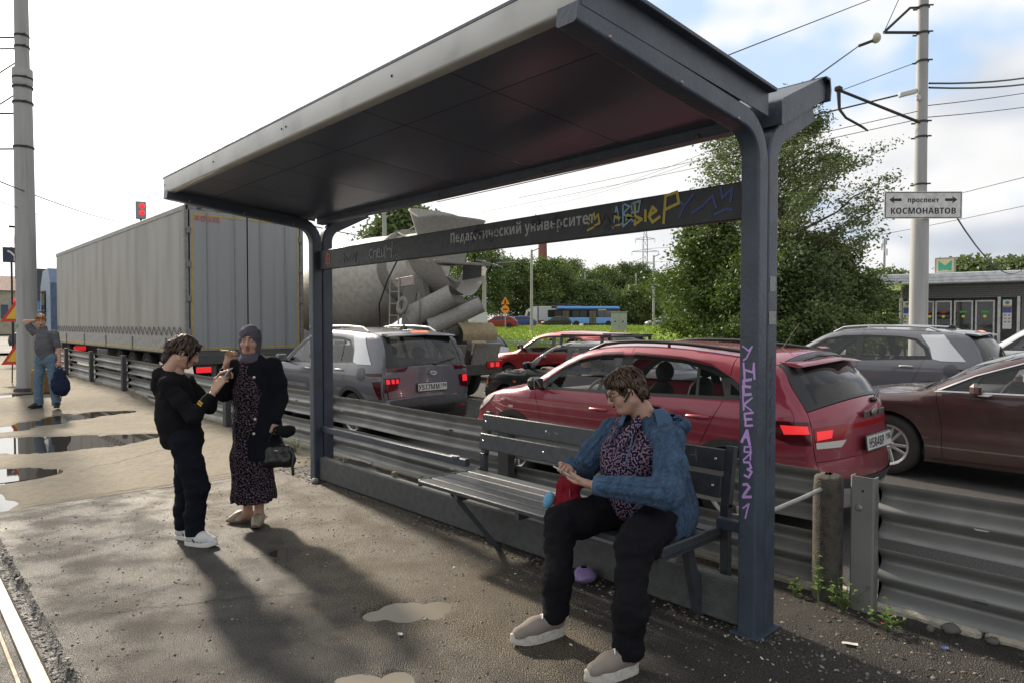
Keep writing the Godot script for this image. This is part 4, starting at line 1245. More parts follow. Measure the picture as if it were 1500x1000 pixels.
func build_cars() -> void:
	T.tyre = worn(mat(0.028, 0.027, 0.026, 0.85), 1, 0, 1, 2.0)
	T.darkm = mat(0.08, 0.08, 0.082, 0.8)
	T.disc = mat(0.3, 0.28, 0.26, 0.5, 0.8)
	T.trim = mat(0.016, 0.017, 0.018, 0.35)
	T.clad = worn(mat(0.045, 0.046, 0.048, 0.7), 2, 0, 1, 1.5, 0.1)
	T.dash = mat(0.035, 0.036, 0.04, 0.75)
	T.seat = worn(mat(0.03, 0.03, 0.033, 0.9), 1, 0, 1, 2.0)
	T.rim = mat(0.5, 0.5, 0.5, 0.35, 0.8)
	T.rim_dark = mat(0.06, 0.06, 0.06, 0.4, 0.4)
	T.chrome = mat(0.8, 0.8, 0.8, 0.06, 1.0)
	T.satin = mat(0.55, 0.56, 0.57, 0.35, 0.8)
	T.glass = glass(0.02, 0.03, 0.03, 0.14)
	T.glass_rear = glass(0.01, 0.012, 0.012, 0.62)
	T.lamp_red = mat(0.28, 0.008, 0.012, 0.12)
	T.lamp_dark = mat(0.06, 0.004, 0.008, 0.1)
	T.lamp_lit = glow(0.7, 0.025, 0.03, 0.55)
	T.lamp_orange = glow(0.8, 0.16, 0.03, 0.6)
	T.lamp_white = mat(0.55, 0.53, 0.5, 0.15)
	T.amber = mat(0.7, 0.16, 0.02, 0.2)
	var red := Color(0.25, 0.014, 0.04)
	# crimson hatchback in the near lane
	var hatch := make_car({"name": "crimson_hatchback", "label": "dusty crimson hatchback with black roof rails stopped behind the bench", "at": Vector2(-6.28, -5.93), "L": 4.24, "W": 0.87, "belt": 1.01, "sill": 0.22, "col": red, "dust": 0.42, "cell": 0.08,
		"prof": [[0.06, 0.24, 0.12], [0.0, 0.42, 0.16], [0.02, 0.6, 0.15], [0.1, 0.74, 0.12], [0.3, 0.86, 0.06], [0.62, 0.955, 0.05], [0.98, 1.015, 0.06], [1.4, 1.25, 0.09], [1.75, 1.405, 0.06], [2.15, 1.462, 0.04], [2.7, 1.465, 0.035], [3.3, 1.42, 0.04], [3.74, 1.35, 0.1], [3.88, 1.17, 0.2], [4.0, 1.0, 0.2], [4.04, 0.88, 0.19], [4.07, 0.62, 0.18], [4.1, 0.5, 0.17], [4.02, 0.26, 0.14]],
		"split": [0, 4, 6, 8, 12, 14, 16, 18], "wheel": [0.83, 3.43, 0.315], "cuts": [[1.3, 1.16], [2.28, 2.3], [3.12, 3.36]], "handles": [Vector2(2.06, 0.86), Vector2(3.14, 0.9)], "cladding": true, "mirror": Vector2(1.27, 1.05),
		"dlo": V2([1.16, 1.0, 1.5, 1.225, 1.72, 1.32, 2.0, 1.375, 2.4, 1.39, 2.9, 1.365, 3.2, 1.32, 3.42, 1.23, 3.6, 1.1, 3.5, 1.07, 2.4, 1.03]),
		"panes": [V2([1.34, 1.03, 1.5, 1.16, 1.72, 1.285, 2.0, 1.345, 2.24, 1.357, 2.26, 1.045]), V2([2.37, 1.05, 2.37, 1.357, 2.9, 1.335, 3.06, 1.31, 3.09, 1.075]), V2([3.12, 1.075, 3.09, 1.3, 3.2, 1.275, 3.3, 1.23, 3.36, 1.085]), V2([3.41, 1.1, 3.4, 1.19, 3.52, 1.1])],
		"side_bits": [["taillight", V2([3.58, 0.93, 4.02, 0.93, 4.05, 0.75, 3.92, 0.75, 3.82, 0.79]), T.lamp_dark], ["taillight_lamp", V2([3.84, 0.9, 4.02, 0.9, 4.035, 0.84, 3.87, 0.83]), T.lamp_lit, 0.007], ["side_repeater", V2([0.78, 0.8, 0.86, 0.8, 0.85, 0.775, 0.79, 0.775]), T.lamp_white], ["headlight", V2([0.04, 0.72, 0.1, 0.78, 0.3, 0.86, 0.52, 0.9, 0.4, 0.8, 0.2, 0.7, 0.06, 0.66]), T.lamp_white], ["fuel_flap", circle(Vector2(3.66, 0.93), 0.09, 20), mat(0.23, 0.014, 0.025, 0.35, 0.2), 0.002], ["window_visor", V2([1.4, 1.19, 1.72, 1.355, 2.0, 1.408, 2.25, 1.42, 2.25, 1.365, 2.0, 1.345, 1.72, 1.285]), T.glass_rear, 0.016], ["window_visor", V2([2.37, 1.42, 2.9, 1.395, 3.2, 1.345, 3.4, 1.24, 3.3, 1.235, 3.06, 1.31, 2.9, 1.34, 2.37, 1.36]), T.glass_rear, 0.016], ["chrome_strip", V2([1.25, 1.028, 2.3, 1.036, 3.5, 1.078, 3.5, 1.064, 2.3, 1.02, 1.25, 1.012]), T.trim, 0.008]],
		"strip_bits": [["taillight", V2([0.0, -0.99, 0.0, -0.6, 0.16, -0.58, 0.42, -0.66, 0.42, -0.99]), T.lamp_red, 0.006, 15, 16], ["taillight", V2([0.0, 0.99, 0.0, 0.6, 0.16, 0.58, 0.42, 0.66, 0.42, 0.99]), T.lamp_red, 0.006, 15, 16], ["lit_lamp", V2([0.1, -0.97, 0.1, -0.78, 0.32, -0.8, 0.36, -0.97]), T.lamp_lit, 0.009, 15, 16], ["lit_lamp", V2([0.1, 0.97, 0.1, 0.78, 0.32, 0.8, 0.36, 0.97]), T.lamp_lit, 0.009, 15, 16], ["reversing_lamp", V2([0.42, 0.98, 0.42, 0.6, 0.62, 0.68, 0.6, 0.98]), T.lamp_white, 0.006, 15, 16], ["light_bar", V2([0.02, -0.62, 0.02, 0.62, 0.13, 0.6, 0.13, -0.6]), T.lamp_red, 0.004, 15, 16], ["skid_plate", V2([0.25, -0.8, 0.25, 0.8, 0.98, 0.86, 0.98, -0.86]), worn(mat(0.33, 0.32, 0.31, 0.6), 1, 0, 1, 1.2), 0.008, 17, 18], ["brake_light", V2([0.0, -0.13, 0.0, 0.13, 0.1, 0.12, 0.1, -0.12]), T.lamp_red, 0.05, 12, 13], ["bumper_valance", V2([0.0, -0.95, 0.0, 0.95, 0.25, 0.92, 0.25, -0.92]), T.clad, 0.007, 17, 18]],
		"rails": [1.75, 3.6, 0.035, T.trim]})
	plate(hatch, Vector3(4.27, 0.74, 0.0), "Н584ВР", "196", -6)
	var b := MB.new()
	b.ellipsoid(at(Vector3(4.235, 0.965, 0.0), rot(Vector3(0, 0, 1), 8)), Vector3(0.008, 0.03, 0.06), 16, 8)
	b.box(at(Vector3(4.235, 0.965, 0.16)), Vector3(0.008, 0.05, 0.1), 0.003)
	b.box(at(Vector3(4.235, 0.965, -0.16)), Vector3(0.008, 0.05, 0.1), 0.003)
	part(hatch, "tailgate_badge", b, mat(0.2, 0.19, 0.18, 0.3, 0.6))
	b = MB.new()
	b.sweep(V2([0.0, 0.0, 0.14, -0.012, 0.2, -0.03, 0.17, -0.045, 0.0, -0.02]), [at(Vector3(3.72, 1.375, -0.6)), at(Vector3(3.8, 1.415, 0.0)), at(Vector3(3.72, 1.375, 0.6))])
	b.c.fill(red)
	part(hatch, "roof_spoiler", b, hatch.get_node("roof").material_override)
	b = MB.new()
	b.tube([Vector3(3.45, 1.44, 0.0), Vector3(3.62, 1.68, 0.02)], [0.006, 0.003], 6)
	part(hatch, "aerial", b, T.trim)
	wiper(hatch, Vector3(4.2, 1.06, -0.08), Vector3(4.12, 1.11, -0.42))
	# grey crossover ahead, and its twin two lanes away
	var gr := Color(0.115, 0.117, 0.135)
	var suv := {"name": "grey_crossover", "label": "grey crossover with silver roof rails between the trailer and the crimson hatchback", "at": Vector2(-12.36, -5.92), "L": 4.3, "W": 0.89, "belt": 1.05, "sill": 0.27, "col": gr, "dust": 0.12, "cell": 0.09, "group": "two matching grey crossovers",
		"prof": [[0.06, 0.28, 0.1], [0.0, 0.5, 0.15], [0.03, 0.72, 0.14], [0.1, 0.86, 0.1], [0.3, 0.97, 0.06], [0.7, 1.03, 0.05], [1.12, 1.09, 0.06], [1.5, 1.32, 0.09], [1.85, 1.51, 0.06], [2.3, 1.575, 0.04], [2.9, 1.58, 0.035], [3.5, 1.55, 0.035], [3.9, 1.5, 0.05], [4.08, 1.3, 0.1], [4.16, 1.06, 0.13], [4.17, 0.95, 0.1], [4.18, 0.62, 0.1], [4.23, 0.5, 0.1], [4.14, 0.3, 0.08]],
		"split": [0, 4, 6, 8, 12, 14, 16, 18], "wheel": [0.86, 3.47, 0.335], "cuts": [[1.36, 1.24], [2.36, 2.38], [3.16, 3.36]], "handles": [Vector2(2.16, 0.98), Vector2(3.14, 1.0)], "handle_col": Color(0.4, 0.4, 0.4), "cladding": true, "mirror": Vector2(1.36, 1.1), "mirror_col": gr,
		"dlo": V2([1.27, 1.05, 1.55, 1.27, 1.82, 1.42, 2.1, 1.475, 2.5, 1.49, 3.0, 1.475, 3.25, 1.44, 3.42, 1.3, 3.5, 1.12, 2.5, 1.07]),
		"panes": [V2([1.42, 1.075, 1.6, 1.24, 1.84, 1.385, 2.1, 1.44, 2.32, 1.452, 2.34, 1.09]), V2([2.45, 1.09, 2.45, 1.452, 2.98, 1.44, 3.04, 1.435, 3.1, 1.11]), V2([3.13, 1.11, 3.08, 1.43, 3.22, 1.405, 3.36, 1.28, 3.42, 1.125])],
		"side_bits": [["pillar_panel", V2([3.3, 1.5, 3.62, 1.505, 3.95, 1.1, 3.62, 1.1, 3.5, 1.13, 3.45, 1.3]), mat(0.55, 0.56, 0.58, 0.35, 0.5), 0.006], ["taillight", V2([3.85, 0.98, 4.17, 0.99, 4.18, 0.94, 3.9, 0.94]), T.lamp_dark], ["taillight_lamp", V2([4.0, 0.86, 4.19, 0.88, 4.2, 0.62, 4.1, 0.62]), T.lamp_dark, 0.006], ["fuel_flap", circle(Vector2(3.76, 0.96), 0.1, 20), mat(0.084, 0.088, 0.1, 0.3, 0.3), 0.002]],
		"strip_bits": [["taillight", V2([0.0, 0.98, 0.0, 0.55, 0.55, 0.62, 0.5, 0.98]), T.lamp_dark, 0.006, 14, 15], ["taillight", V2([0.0, -0.98, 0.0, -0.55, 0.55, -0.62, 0.5, -0.98]), T.lamp_dark, 0.006, 14, 15], ["taillight_lamp", V2([0.1, 0.985, 0.1, 0.7, 0.6, 0.74, 0.72, 0.985]), T.lamp_dark, 0.006, 15, 16], ["taillight_lamp", V2([0.1, -0.985, 0.1, -0.7, 0.6, -0.74, 0.72, -0.985]), T.lamp_dark, 0.006, 15, 16],
			["brake_segment", V2([0.15, 0.97, 0.15, 0.9, 0.34, 0.88, 0.36, 0.95]), T.lamp_lit, 0.009, 15, 16], ["brake_segment", V2([0.15, 0.87, 0.15, 0.81, 0.34, 0.79, 0.34, 0.85]), T.lamp_lit, 0.009, 15, 16], ["brake_segment", V2([0.15, 0.78, 0.15, 0.73, 0.32, 0.72, 0.34, 0.77]), T.lamp_lit, 0.009, 15, 16], ["brake_segment", V2([0.12, -0.97, 0.12, -0.82, 0.42, -0.82, 0.42, -0.97]), T.lamp_lit, 0.009, 15, 16],
			["brake_light", V2([0.02, -0.25, 0.02, 0.25, 0.2, 0.24, 0.2, -0.24]), T.lamp_orange, 0.03, 12, 13], ["rear_valance", V2([0.1, -0.97, 0.1, 0.97, 0.98, 0.93, 0.98, -0.93]), T.clad, 0.008, 16, 18], ["bumper_grille", V2([0.35, -0.6, 0.35, 0.6, 0.62, 0.55, 0.62, -0.55]), T.trim, 0.014, 16, 18], ["rear_reflector", V2([0.42, 0.9, 0.42, 0.7, 0.52, 0.7, 0.52, 0.9]), T.lamp_red, 0.013, 16, 18], ["rear_reflector", V2([0.42, -0.9, 0.42, -0.7, 0.52, -0.7, 0.52, -0.9]), T.lamp_red, 0.013, 16, 18]],
		"rails": [1.9, 3.55, 0.055, T.satin]}
	var crossover := make_car(suv)
	plate(crossover, Vector3(4.29, 0.77, 0.0), "У577ММ", "196", -4)
	b = MB.new()
	var ring := []
	for i in 21: ring.append(Vector3(4.312, 0.97 + 0.026 * sin(TAU * i / 20), 0.055 * cos(TAU * i / 20)))
	b.tube(ring, 0.007, 6, false)
	b.bar(Vector3(4.312, 0.97, -0.045), Vector3(4.312, 0.97, 0.045), 0.014, 0.01)
	part(crossover, "tailgate_badge", b, T.satin)
	b = MB.new()
	b.sweep(V2([0.0, 0.0, 0.16, -0.02, 0.2, -0.04, 0.16, -0.05, 0.0, -0.02]), [at(Vector3(3.88, 1.53, -0.6)), at(Vector3(3.9, 1.555, 0.0)), at(Vector3(3.88, 1.53, 0.6))])
	b.c.fill(gr)
	part(crossover, "roof_spoiler", b, crossover.get_node("roof").material_override)
	wiper(crossover, Vector3(4.28, 1.1, -0.05), Vector3(4.24, 1.15, -0.4))
	b = MB.new()
	b.sweep(V2([0.0, 0.0, 0.16, 0.0, 0.15, 0.05, 0.1, 0.07]), [at(Vector3(3.45, 1.59, -0.02)), at(Vector3(3.45, 1.59, 0.02))])
	part(crossover, "aerial", b, T.trim)
	copy(crossover, Vector3(-6.85, ROAD, -13.0), "brownish grey crossover with silver pillar panel beyond the maroon saloon")
	# maroon saloon
	var mar := Color(0.058, 0.026, 0.026)
	var saloon := make_car({"name": "maroon_saloon", "label": "dark maroon saloon with chrome window trim behind the crimson hatchback's tail", "at": Vector2(-3.68, -9.1), "L": 4.85, "W": 0.91, "belt": 0.98, "sill": 0.2, "col": mar, "dust": 0.2, "cell": 0.09, "lean": 0.4,
		"prof": [[0.1, 0.22, 0.12], [0.0, 0.4, 0.18], [0.03, 0.58, 0.16], [0.12, 0.7, 0.12], [0.35, 0.8, 0.07], [0.8, 0.89, 0.06], [1.3, 0.955, 0.06], [1.75, 1.18, 0.1], [2.2, 1.36, 0.06], [2.6, 1.41, 0.04], [3.1, 1.4, 0.035], [3.5, 1.35, 0.04], [3.8, 1.26, 0.05], [4.2, 1.08, 0.08], [4.45, 1.02, 0.06], [4.75, 0.98, 0.06], [4.82, 0.7, 0.06], [4.85, 0.5, 0.06], [4.75, 0.25, 0.05]],
		"split": [0, 4, 6, 8, 12, 14, 16, 18], "wheel": [0.97, 3.78, 0.335], "cuts": [[1.52, 1.44], [2.6, 2.62], [3.5, 3.7]], "handles": [Vector2(2.36, 0.84), Vector2(3.4, 0.86)], "mirror": Vector2(1.82, 1.0), "mirror_col": Color(0.12, 0.075, 0.07),
		"dlo": V2([1.48, 0.975, 1.8, 1.14, 2.2, 1.285, 2.6, 1.33, 3.1, 1.325, 3.5, 1.27, 3.85, 1.13, 3.95, 1.02]),
		"panes": [V2([1.78, 0.99, 1.86, 1.13, 2.22, 1.262, 2.58, 1.302, 2.6, 0.995]), V2([2.68, 0.995, 2.67, 1.305, 3.1, 1.3, 3.36, 1.26, 3.4, 1.005]), V2([3.44, 1.005, 3.42, 1.25, 3.6, 1.19, 3.85, 1.02])],
		"side_bits": [["chrome_trim", V2([1.44, 0.965, 4.0, 1.005, 4.0, 1.02, 1.47, 0.98]), T.satin, 0.008], ["chrome_trim", V2([1.46, 0.985, 1.8, 1.155, 2.2, 1.3, 2.6, 1.345, 3.1, 1.34, 3.1, 1.327, 2.6, 1.332, 2.2, 1.287, 1.8, 1.142, 1.5, 0.985]), T.satin, 0.008], ["sill_crease", V2([1.4, 0.235, 3.4, 0.26, 3.4, 0.275, 1.4, 0.25]), mat(0.07, 0.035, 0.034, 0.35, 0.2), 0.006]],
		"strip_bits": [["cowl", V2([0.86, -0.9, 0.86, 0.9, 1.0, 0.92, 1.0, -0.92]), T.trim, 0.004, 5, 6]]})
	wiper(saloon, Vector3(1.32, 1.02, 0.1), Vector3(1.62, 1.12, 0.62))
	b = MB.new()
	b.bx(Vector3(1.92, 0.965, 1.0), Vector3(0.09, 0.012, 0.16), 0.004)
	part(saloon, "mirror_lamp", b, T.lamp_white)
	# dark green old hatchback with roof bars
	var gc := Color(0.012, 0.022, 0.02)
	var green_car := make_car({"name": "dark_green_hatchback", "label": "old dark green hatchback with roof bars and an open driver window", "at": Vector2(-9.72, -8.95), "L": 4.0, "W": 0.815, "belt": 0.9, "sill": 0.22, "col": gc, "dust": 0.2, "cell": 0.11, "lean": 0.36,
		"prof": [[0.05, 0.25, 0.05], [0.0, 0.42, 0.06], [0.03, 0.56, 0.06], [0.08, 0.68, 0.05], [0.2, 0.74, 0.03], [0.7, 0.84, 0.03], [1.15, 0.9, 0.05], [1.5, 1.14, 0.08], [1.85, 1.32, 0.05], [2.1, 1.355, 0.03], [2.6, 1.37, 0.03], [3.0, 1.35, 0.03], [3.2, 1.31, 0.04], [3.55, 1.1, 0.06], [3.8, 0.94, 0.05], [3.9, 0.9, 0.04], [3.95, 0.6, 0.04], [3.98, 0.45, 0.04], [3.9, 0.25, 0.03]],
		"split": [0, 4, 6, 8, 12, 14, 16, 18], "wheel": [0.78, 3.24, 0.285], "cuts": [[1.2, 1.16], [2.2, 2.24], [3.0, 3.14]], "mirror": Vector2(1.42, 0.96), "rim": T.rim_dark,
		"dlo": V2([1.25, 0.9, 1.56, 1.13, 1.85, 1.275, 2.1, 1.305, 2.7, 1.315, 2.95, 1.29, 3.15, 1.18, 3.25, 0.95]),
		"panes": [V2([1.5, 0.92, 1.62, 1.12, 1.87, 1.25, 2.15, 1.275, 2.18, 0.925]), V2([2.28, 0.925, 2.27, 1.28, 2.7, 1.285, 2.9, 1.265, 3.0, 0.94])],
		"side_bits": [["side_moulding", V2([0.1, 0.52, 3.9, 0.54, 3.9, 0.47, 0.1, 0.45]), T.clad, 0.01], ["turn_signal", V2([0.05, 0.64, 0.12, 0.69, 0.2, 0.69, 0.2, 0.58, 0.07, 0.56]), T.amber, 0.006], ["side_repeater", V2([1.0, 0.7, 1.07, 0.7, 1.07, 0.66, 1.0, 0.66]), T.amber, 0.008]],
		"strip_bits": [["headlight", V2([0.2, 0.9, 0.2, 0.45, 0.9, 0.45, 0.9, 0.9]), T.lamp_white, 0.008, 2, 3], ["grille", V2([0.2, -0.42, 0.2, 0.42, 0.9, 0.42, 0.9, -0.42]), T.trim, 0.008, 2, 3]]})
	green_car.get_node("side_window").queue_free()   # the driver's window is wound down
	green_car.remove_child(green_car.get_node("side_window"))
	for x in [1.98, 2.85]:
		b = MB.new()
		b.bar(Vector3(x, 1.47, -0.66), Vector3(x, 1.47, 0.66), 0.045, 0.03)
		for s in [-1, 1]: b.bar(Vector3(x, 1.47, 0.62 * s), Vector3(x, 1.325, 0.645 * s), 0.05, 0.03)
		part(green_car, "roof_bar", b, T.trim)
	for s in [-1, 1]:
		b = MB.new()
		b.bar(Vector3(1.9, 1.495, 0.55 * s), Vector3(2.95, 1.495, 0.55 * s), 0.03, 0.02)
		part(green_car, "roof_bar", b, T.trim)
	# red estate and white off-roader further over
	var e := suv.duplicate(true)
	e.merge({"name": "bright_red_hatchback", "label": "bright red hatchback partly hidden behind the dark green hatchback", "at": Vector2(-13.5, -12.5), "col": Color(0.36, 0.012, 0.018), "dust": 0.1, "cell": 0.13, "mirror_col": Color(0.012, 0.012, 0.013), "cladding": false, "rails": false, "group": ""}, true)
	e.prof = scaled(e.prof, 0.98, 0.93); e.belt = 0.98
	e.dlo = scaled2(e.dlo, 0.98, 0.93)
	var pn := []
	for q in e.panes: pn.append(scaled2(q, 0.98, 0.93))
	e.panes = pn; e.side_bits = []; e.strip_bits = []; e.handles = [Vector2(2.1, 0.9), Vector2(3.0, 0.92)]
	make_car(e)
	e = suv.duplicate(true)
	e.merge({"name": "white_off_roader", "label": "tall white off-roader beyond the brownish grey crossover", "at": Vector2(-4.55, -16.5), "col": Color(0.62, 0.63, 0.65), "dust": 0.05, "cell": 0.13, "rails": false, "group": "", "mirror_col": Color(0.6, 0.6, 0.62), "W": 0.94}, true)
	e.prof = scaled(e.prof, 1.08, 1.12); e.belt = 1.17
	e.dlo = scaled2(e.dlo, 1.08, 1.12)
	pn = []
	for q in e.panes: pn.append(scaled2(q, 1.08, 1.12))
	e.panes = pn; e.side_bits = []; e.strip_bits = []; e.wheel = [0.95, 3.75, 0.37]; e.handles = [Vector2(2.3, 1.08), Vector2(3.3, 1.1)]
	make_car(e)
func scaled(a: Array, sx: float, sy: float) -> Array:
	var r := []
	for p in a: r.append([p[0] * sx, p[1] * sy, p[2]])
	return r
func scaled2(a: PackedVector2Array, sx: float, sy: float) -> PackedVector2Array:
	var r := PackedVector2Array()
	for p in a: r.append(p * Vector2(sx, sy))
	return r
func wiper(parent: Node3D, a: Vector3, c: Vector3) -> void:
	var b := MB.new()
	b.bar(a, c, 0.02, 0.018)
	b.bar(a.lerp(c, 0.3) + Vector3(-0.008, 0.01, 0), c + (c - a) * 0.25 + Vector3(-0.008, 0.012, 0), 0.012, 0.014)
	b.ellipsoid(at(a), Vector3(0.025, 0.025, 0.05), 10, 6)
	part(parent, "wiper", b, T.trim)

# ---------------------------------------------------------------- lorry trailer and tractor
func big_wheel(t: Node3D, p: Vector3, sgn := 1.0) -> void:
	wheel(t, p, 0.5, sgn, T.rim_grey, 8)
func streaked(m: StandardMaterial3D) -> StandardMaterial3D:
	m.albedo_texture = T.streak
	tri_map(m, 1.0, false)
	m.uv1_scale = Vector3(1.3, 0.08, 1.3)
	return m
func build_trailer() -> void:
	T.rim_grey = worn(mat(0.2, 0.19, 0.18, 0.6, 0.3), 1, 0, 1, 1.5)
	var t := thing("lorry_trailer", "long grey curtain-sided lorry trailer seen from its rear doors", "trailer", Vector3(-14.85, ROAD, -5.93))
	var L := 13.75
	var hw := 1.275
	var tarp := worn(mat(0.34, 0.335, 0.305, 0.55), 1, 0, 1, 0.25, 0.0)
	tarp.albedo_texture = T.streak; tarp.uv1_scale = Vector3(0.3, 0.05, 0.3)
	for s in [-1.0, 1.0]:
		var b := MB.new()
		var rows := []
		for j in 13:
			var row := PackedVector3Array()
			var y := 1.45 + 2.6 * j / 12.0
			for i in 111:
				var x := -L + 0.04 + (L - 0.1) * i / 110.0
				var f := sin(PI * j / 12.0)
				row.append(Vector3(x, y, s * (hw + 0.012 * f * sin(x * 2.3 + 1.5 * sin(x * 0.7)) + 0.012 * nz(x, y * 0.25, s, 0.9) + 0.003 * sin(x * 11.0) * (1.0 - j / 12.0))))
			if s < 0: row.reverse()
			rows.append(row)
		b.grid(rows)
		part(t, "side_curtain", b, tarp)
		b = MB.new()
		b.bx(Vector3(-L / 2, 1.26, s * (hw - 0.012)), Vector3(L - 0.02, 0.44, 0.03), 0.004)
		part(t, "side_board", b, worn(mat(0.36, 0.36, 0.34, 0.55, 0.2), 2, 0, 1, 0.6))
		b = MB.new()
		b.bx(Vector3(-L / 2, 1.11, s * (hw + 0.008)), Vector3(L - 0.2, 0.05, 0.004), 0.001)
		part(t, "reflective_strip", b, worn(mat(0.5, 0.4, 0.16, 0.6), 1, 0, 1, 1.0))
		for i in 5:
			b = MB.new()
			b.bx(Vector3(-L + 1.6 + i * 2.7, 1.2, s * (hw + 0.012)), Vector3(0.06, 0.34, 0.02), 0.003)
			part(t, "board_post", b, T.rim_grey)
		b = MB.new()
		var zig := []
		for i in 75: zig.append(Vector3(-L + 0.1 + i * 0.182, 1.6 if i % 2 else 1.42, s * (hw + 0.024)))
		for i in 74: b.bar(zig[i], zig[i + 1], 0.006, 0.024, 0.001)
		part(t, "curtain_lacing", b, mat(0.05, 0.05, 0.05, 0.7))
		b = MB.new()
		b.bx(Vector3(-L / 2, 4.07, s * (hw - 0.02)), Vector3(L, 0.12, 0.07), 0.012)
		part(t, "roof_rail", b, worn(mat(0.3, 0.3, 0.29, 0.5, 0.4), 1, 0, 1, 0.8))
		b = MB.new()
		b.bx(Vector3(-0.05, 2.6, s * (hw - 0.02)), Vector3(0.12, 3.05, 0.08), 0.01)
		part(t, "corner_post", b, worn(mat(0.22, 0.22, 0.21, 0.5, 0.4), 2, 0, 1, 0.8))
		for k in 3:
			var x: float = [-6.05, -4.8, -3.5][k]
			big_wheel(t, Vector3(x, 0.5, s * (hw - 0.25)), s)
		b = MB.new()
		b.tube([Vector3(-9.6, 0.15, s * 0.8), Vector3(-9.6, 1.0, s * 0.8)], 0.06, 8)
		b.bx(Vector3(-9.6, 0.12, s * 0.8), Vector3(0.25, 0.05, 0.2), 0.01)
		part(t, "landing_leg", b, T.darkm)
		b = MB.new()
		b.bx(Vector3(-7.4, 0.75, s * 1.05), Vector3(1.2, 0.45, 0.4), 0.03)
		part(t, "tool_box", b, worn(mat(0.1, 0.1, 0.1, 0.6), 2, 0, 1, 1.0))
	# rear doors with ribs, tape, lock rods
	for s in [-1, 1]:
		var b := MB.new()
		var poly := PackedVector2Array()
		var zs := []
		var n := 24
		for i in n + 1: zs.append(lerpf(0.01, hw - 0.08, i / float(n)))
		var rows := [PackedVector3Array(), PackedVector3Array()]
		for i in n:
			for e in 2:
				var z: float = zs[i + e] - (0.004 if e else -0.004)
				for k in 2: rows[k].append(Vector3(0.012 if i % 6 else 0.004, 1.12 + k * 2.9, s * -z))
		if s > 0:
			rows.reverse()
		b.grid([rows[0], rows[1]])
		var door := part(t, "rear_door", b, mat(0.25, 0.265, 0.27, 0.5, 0.1))
		b = MB.new()
		for y in [1.17, 3.93]: b.bx(Vector3(0.016, y, s * 0.6), Vector3(0.004, 0.035, 1.1), 0.001)
		b.bx(Vector3(0.017, 2.55, s * 1.15), Vector3(0.004, 2.8, 0.035), 0.001)
		part(door, "reflective_tape", b, worn(mat(0.42, 0.31, 0.07, 0.5), 1, 0, 1, 2.0))
		for z in [0.28, 0.85]:
			b = MB.new()
			b.tube([Vector3(0.03, 1.14, s * z), Vector3(0.03, 4.0, s * z)], 0.008, 6)
			part(door, "lock_rod", b, worn(mat(0.27, 0.28, 0.28, 0.5, 0.4), 1, 0, 1, 1.0))
		for y in [1.5, 2.2, 2.9, 3.6]:
			b = MB.new()
			b.bx(Vector3(0.02, y, s * 1.22), Vector3(0.05, 0.13, 0.08), 0.008)
			part(door, "hinge", b, worn(mat(0.2, 0.2, 0.2, 0.6, 0.3), 1, 0, 1, 2.0))
		b = MB.new()
		b.bx(Vector3(0.03, 0.72, s * 0.95), Vector3(0.05, 0.12, 0.3), 0.01)
		part(t, "tail_lamp", b, T.lamp_lit if s > 0 else T.lamp_red)
	var b := MB.new()
	b.text("KOGEL", at(Vector3(0.0205, 3.86, 0.83), Basis(Vector3.UP, PI / 2)), 0.1, font_bold, 0.001, 1.2)
	part(t, "lettering", b, mat(0.45, 0.07, 0.07, 0.5))
	b = MB.new()
	b.bx(Vector3(-0.06, 4.07, 0), Vector3(0.14, 0.12, 2 * hw), 0.012)
	part(t, "rear_header", b, worn(mat(0.2, 0.2, 0.2, 0.5, 0.3), 1, 0, 1, 0.8))
	for z in [-0.9, -0.2, 0.5, 1.0]:
		b = MB.new()
		b.bx(Vector3(0.02, 4.07, z), Vector3(0.04, 0.04, 0.09), 0.008)
		part(t, "marker_lamp", b, T.darkm)
	b = MB.new()
	var rr := []
	for i in 21:
		var row := PackedVector3Array()
		for j in 13: row.append(Vector3(-L * i / 20.0, 4.11 + 0.02 * sin(PI * j / 12.0) + 0.01 * nz(i * 0.5, j * 0.5, 2.0), -hw + 2 * hw * j / 12.0))
		rr.append(row)
	rr.reverse()
	b.grid(rr)
	part(t, "roof_tarp", b, tarp)
	b = MB.new()
	b.bx(Vector3(-L / 2, 1.06, 0), Vector3(L, 0.12, 2.4), 0.01)
	for s in [-0.5, 0.5]: b.bx(Vector3(-L / 2, 0.85, s), Vector3(L - 0.6, 0.32, 0.12), 0.01)
	part(t, "chassis", b, T.darkm)
	b = MB.new()
	b.bx(Vector3(0.0, 0.52, 0), Vector3(0.1, 0.12, 2.3), 0.01)
	for s in [-0.7, 0.7]: b.bx(Vector3(-0.1, 0.75, s), Vector3(0.08, 0.5, 0.08), 0.005)
	part(t, "underrun_bar", b, worn(mat(0.12, 0.12, 0.11, 0.7), 1, 0, 1, 1.0))
	b = MB.new()
	b.bx(Vector3(0.02, 0.93, 0), Vector3(0.06, 0.2, 2.45), 0.01)
	part(t, "rear_crossbeam", b, worn(mat(0.08, 0.08, 0.08, 0.7), 2, 0, 1, 1.0))
	# tractor unit
	t = thing("lorry_tractor", "pale blue lorry cab in front of the grey trailer", "lorry", Vector3(-31.2, ROAD, -5.93))
	var blue := worn(mat(0.16, 0.24, 0.36, 0.4), 1, 0, 1, 0.7)
	b = MB.new()
	var pf := V2([1.0, 1.0, 1.0, 3.2, 0.6, 3.75, -0.5, 3.7, -1.05, 3.1, -1.2, 2.0, -1.25, 0.5, -0.6, 0.45, 0.0, 1.0])
	b.prism(pf, at(Vector3(0, 0, -1.22)), 2.44)
	part(t, "cab", b, blue)
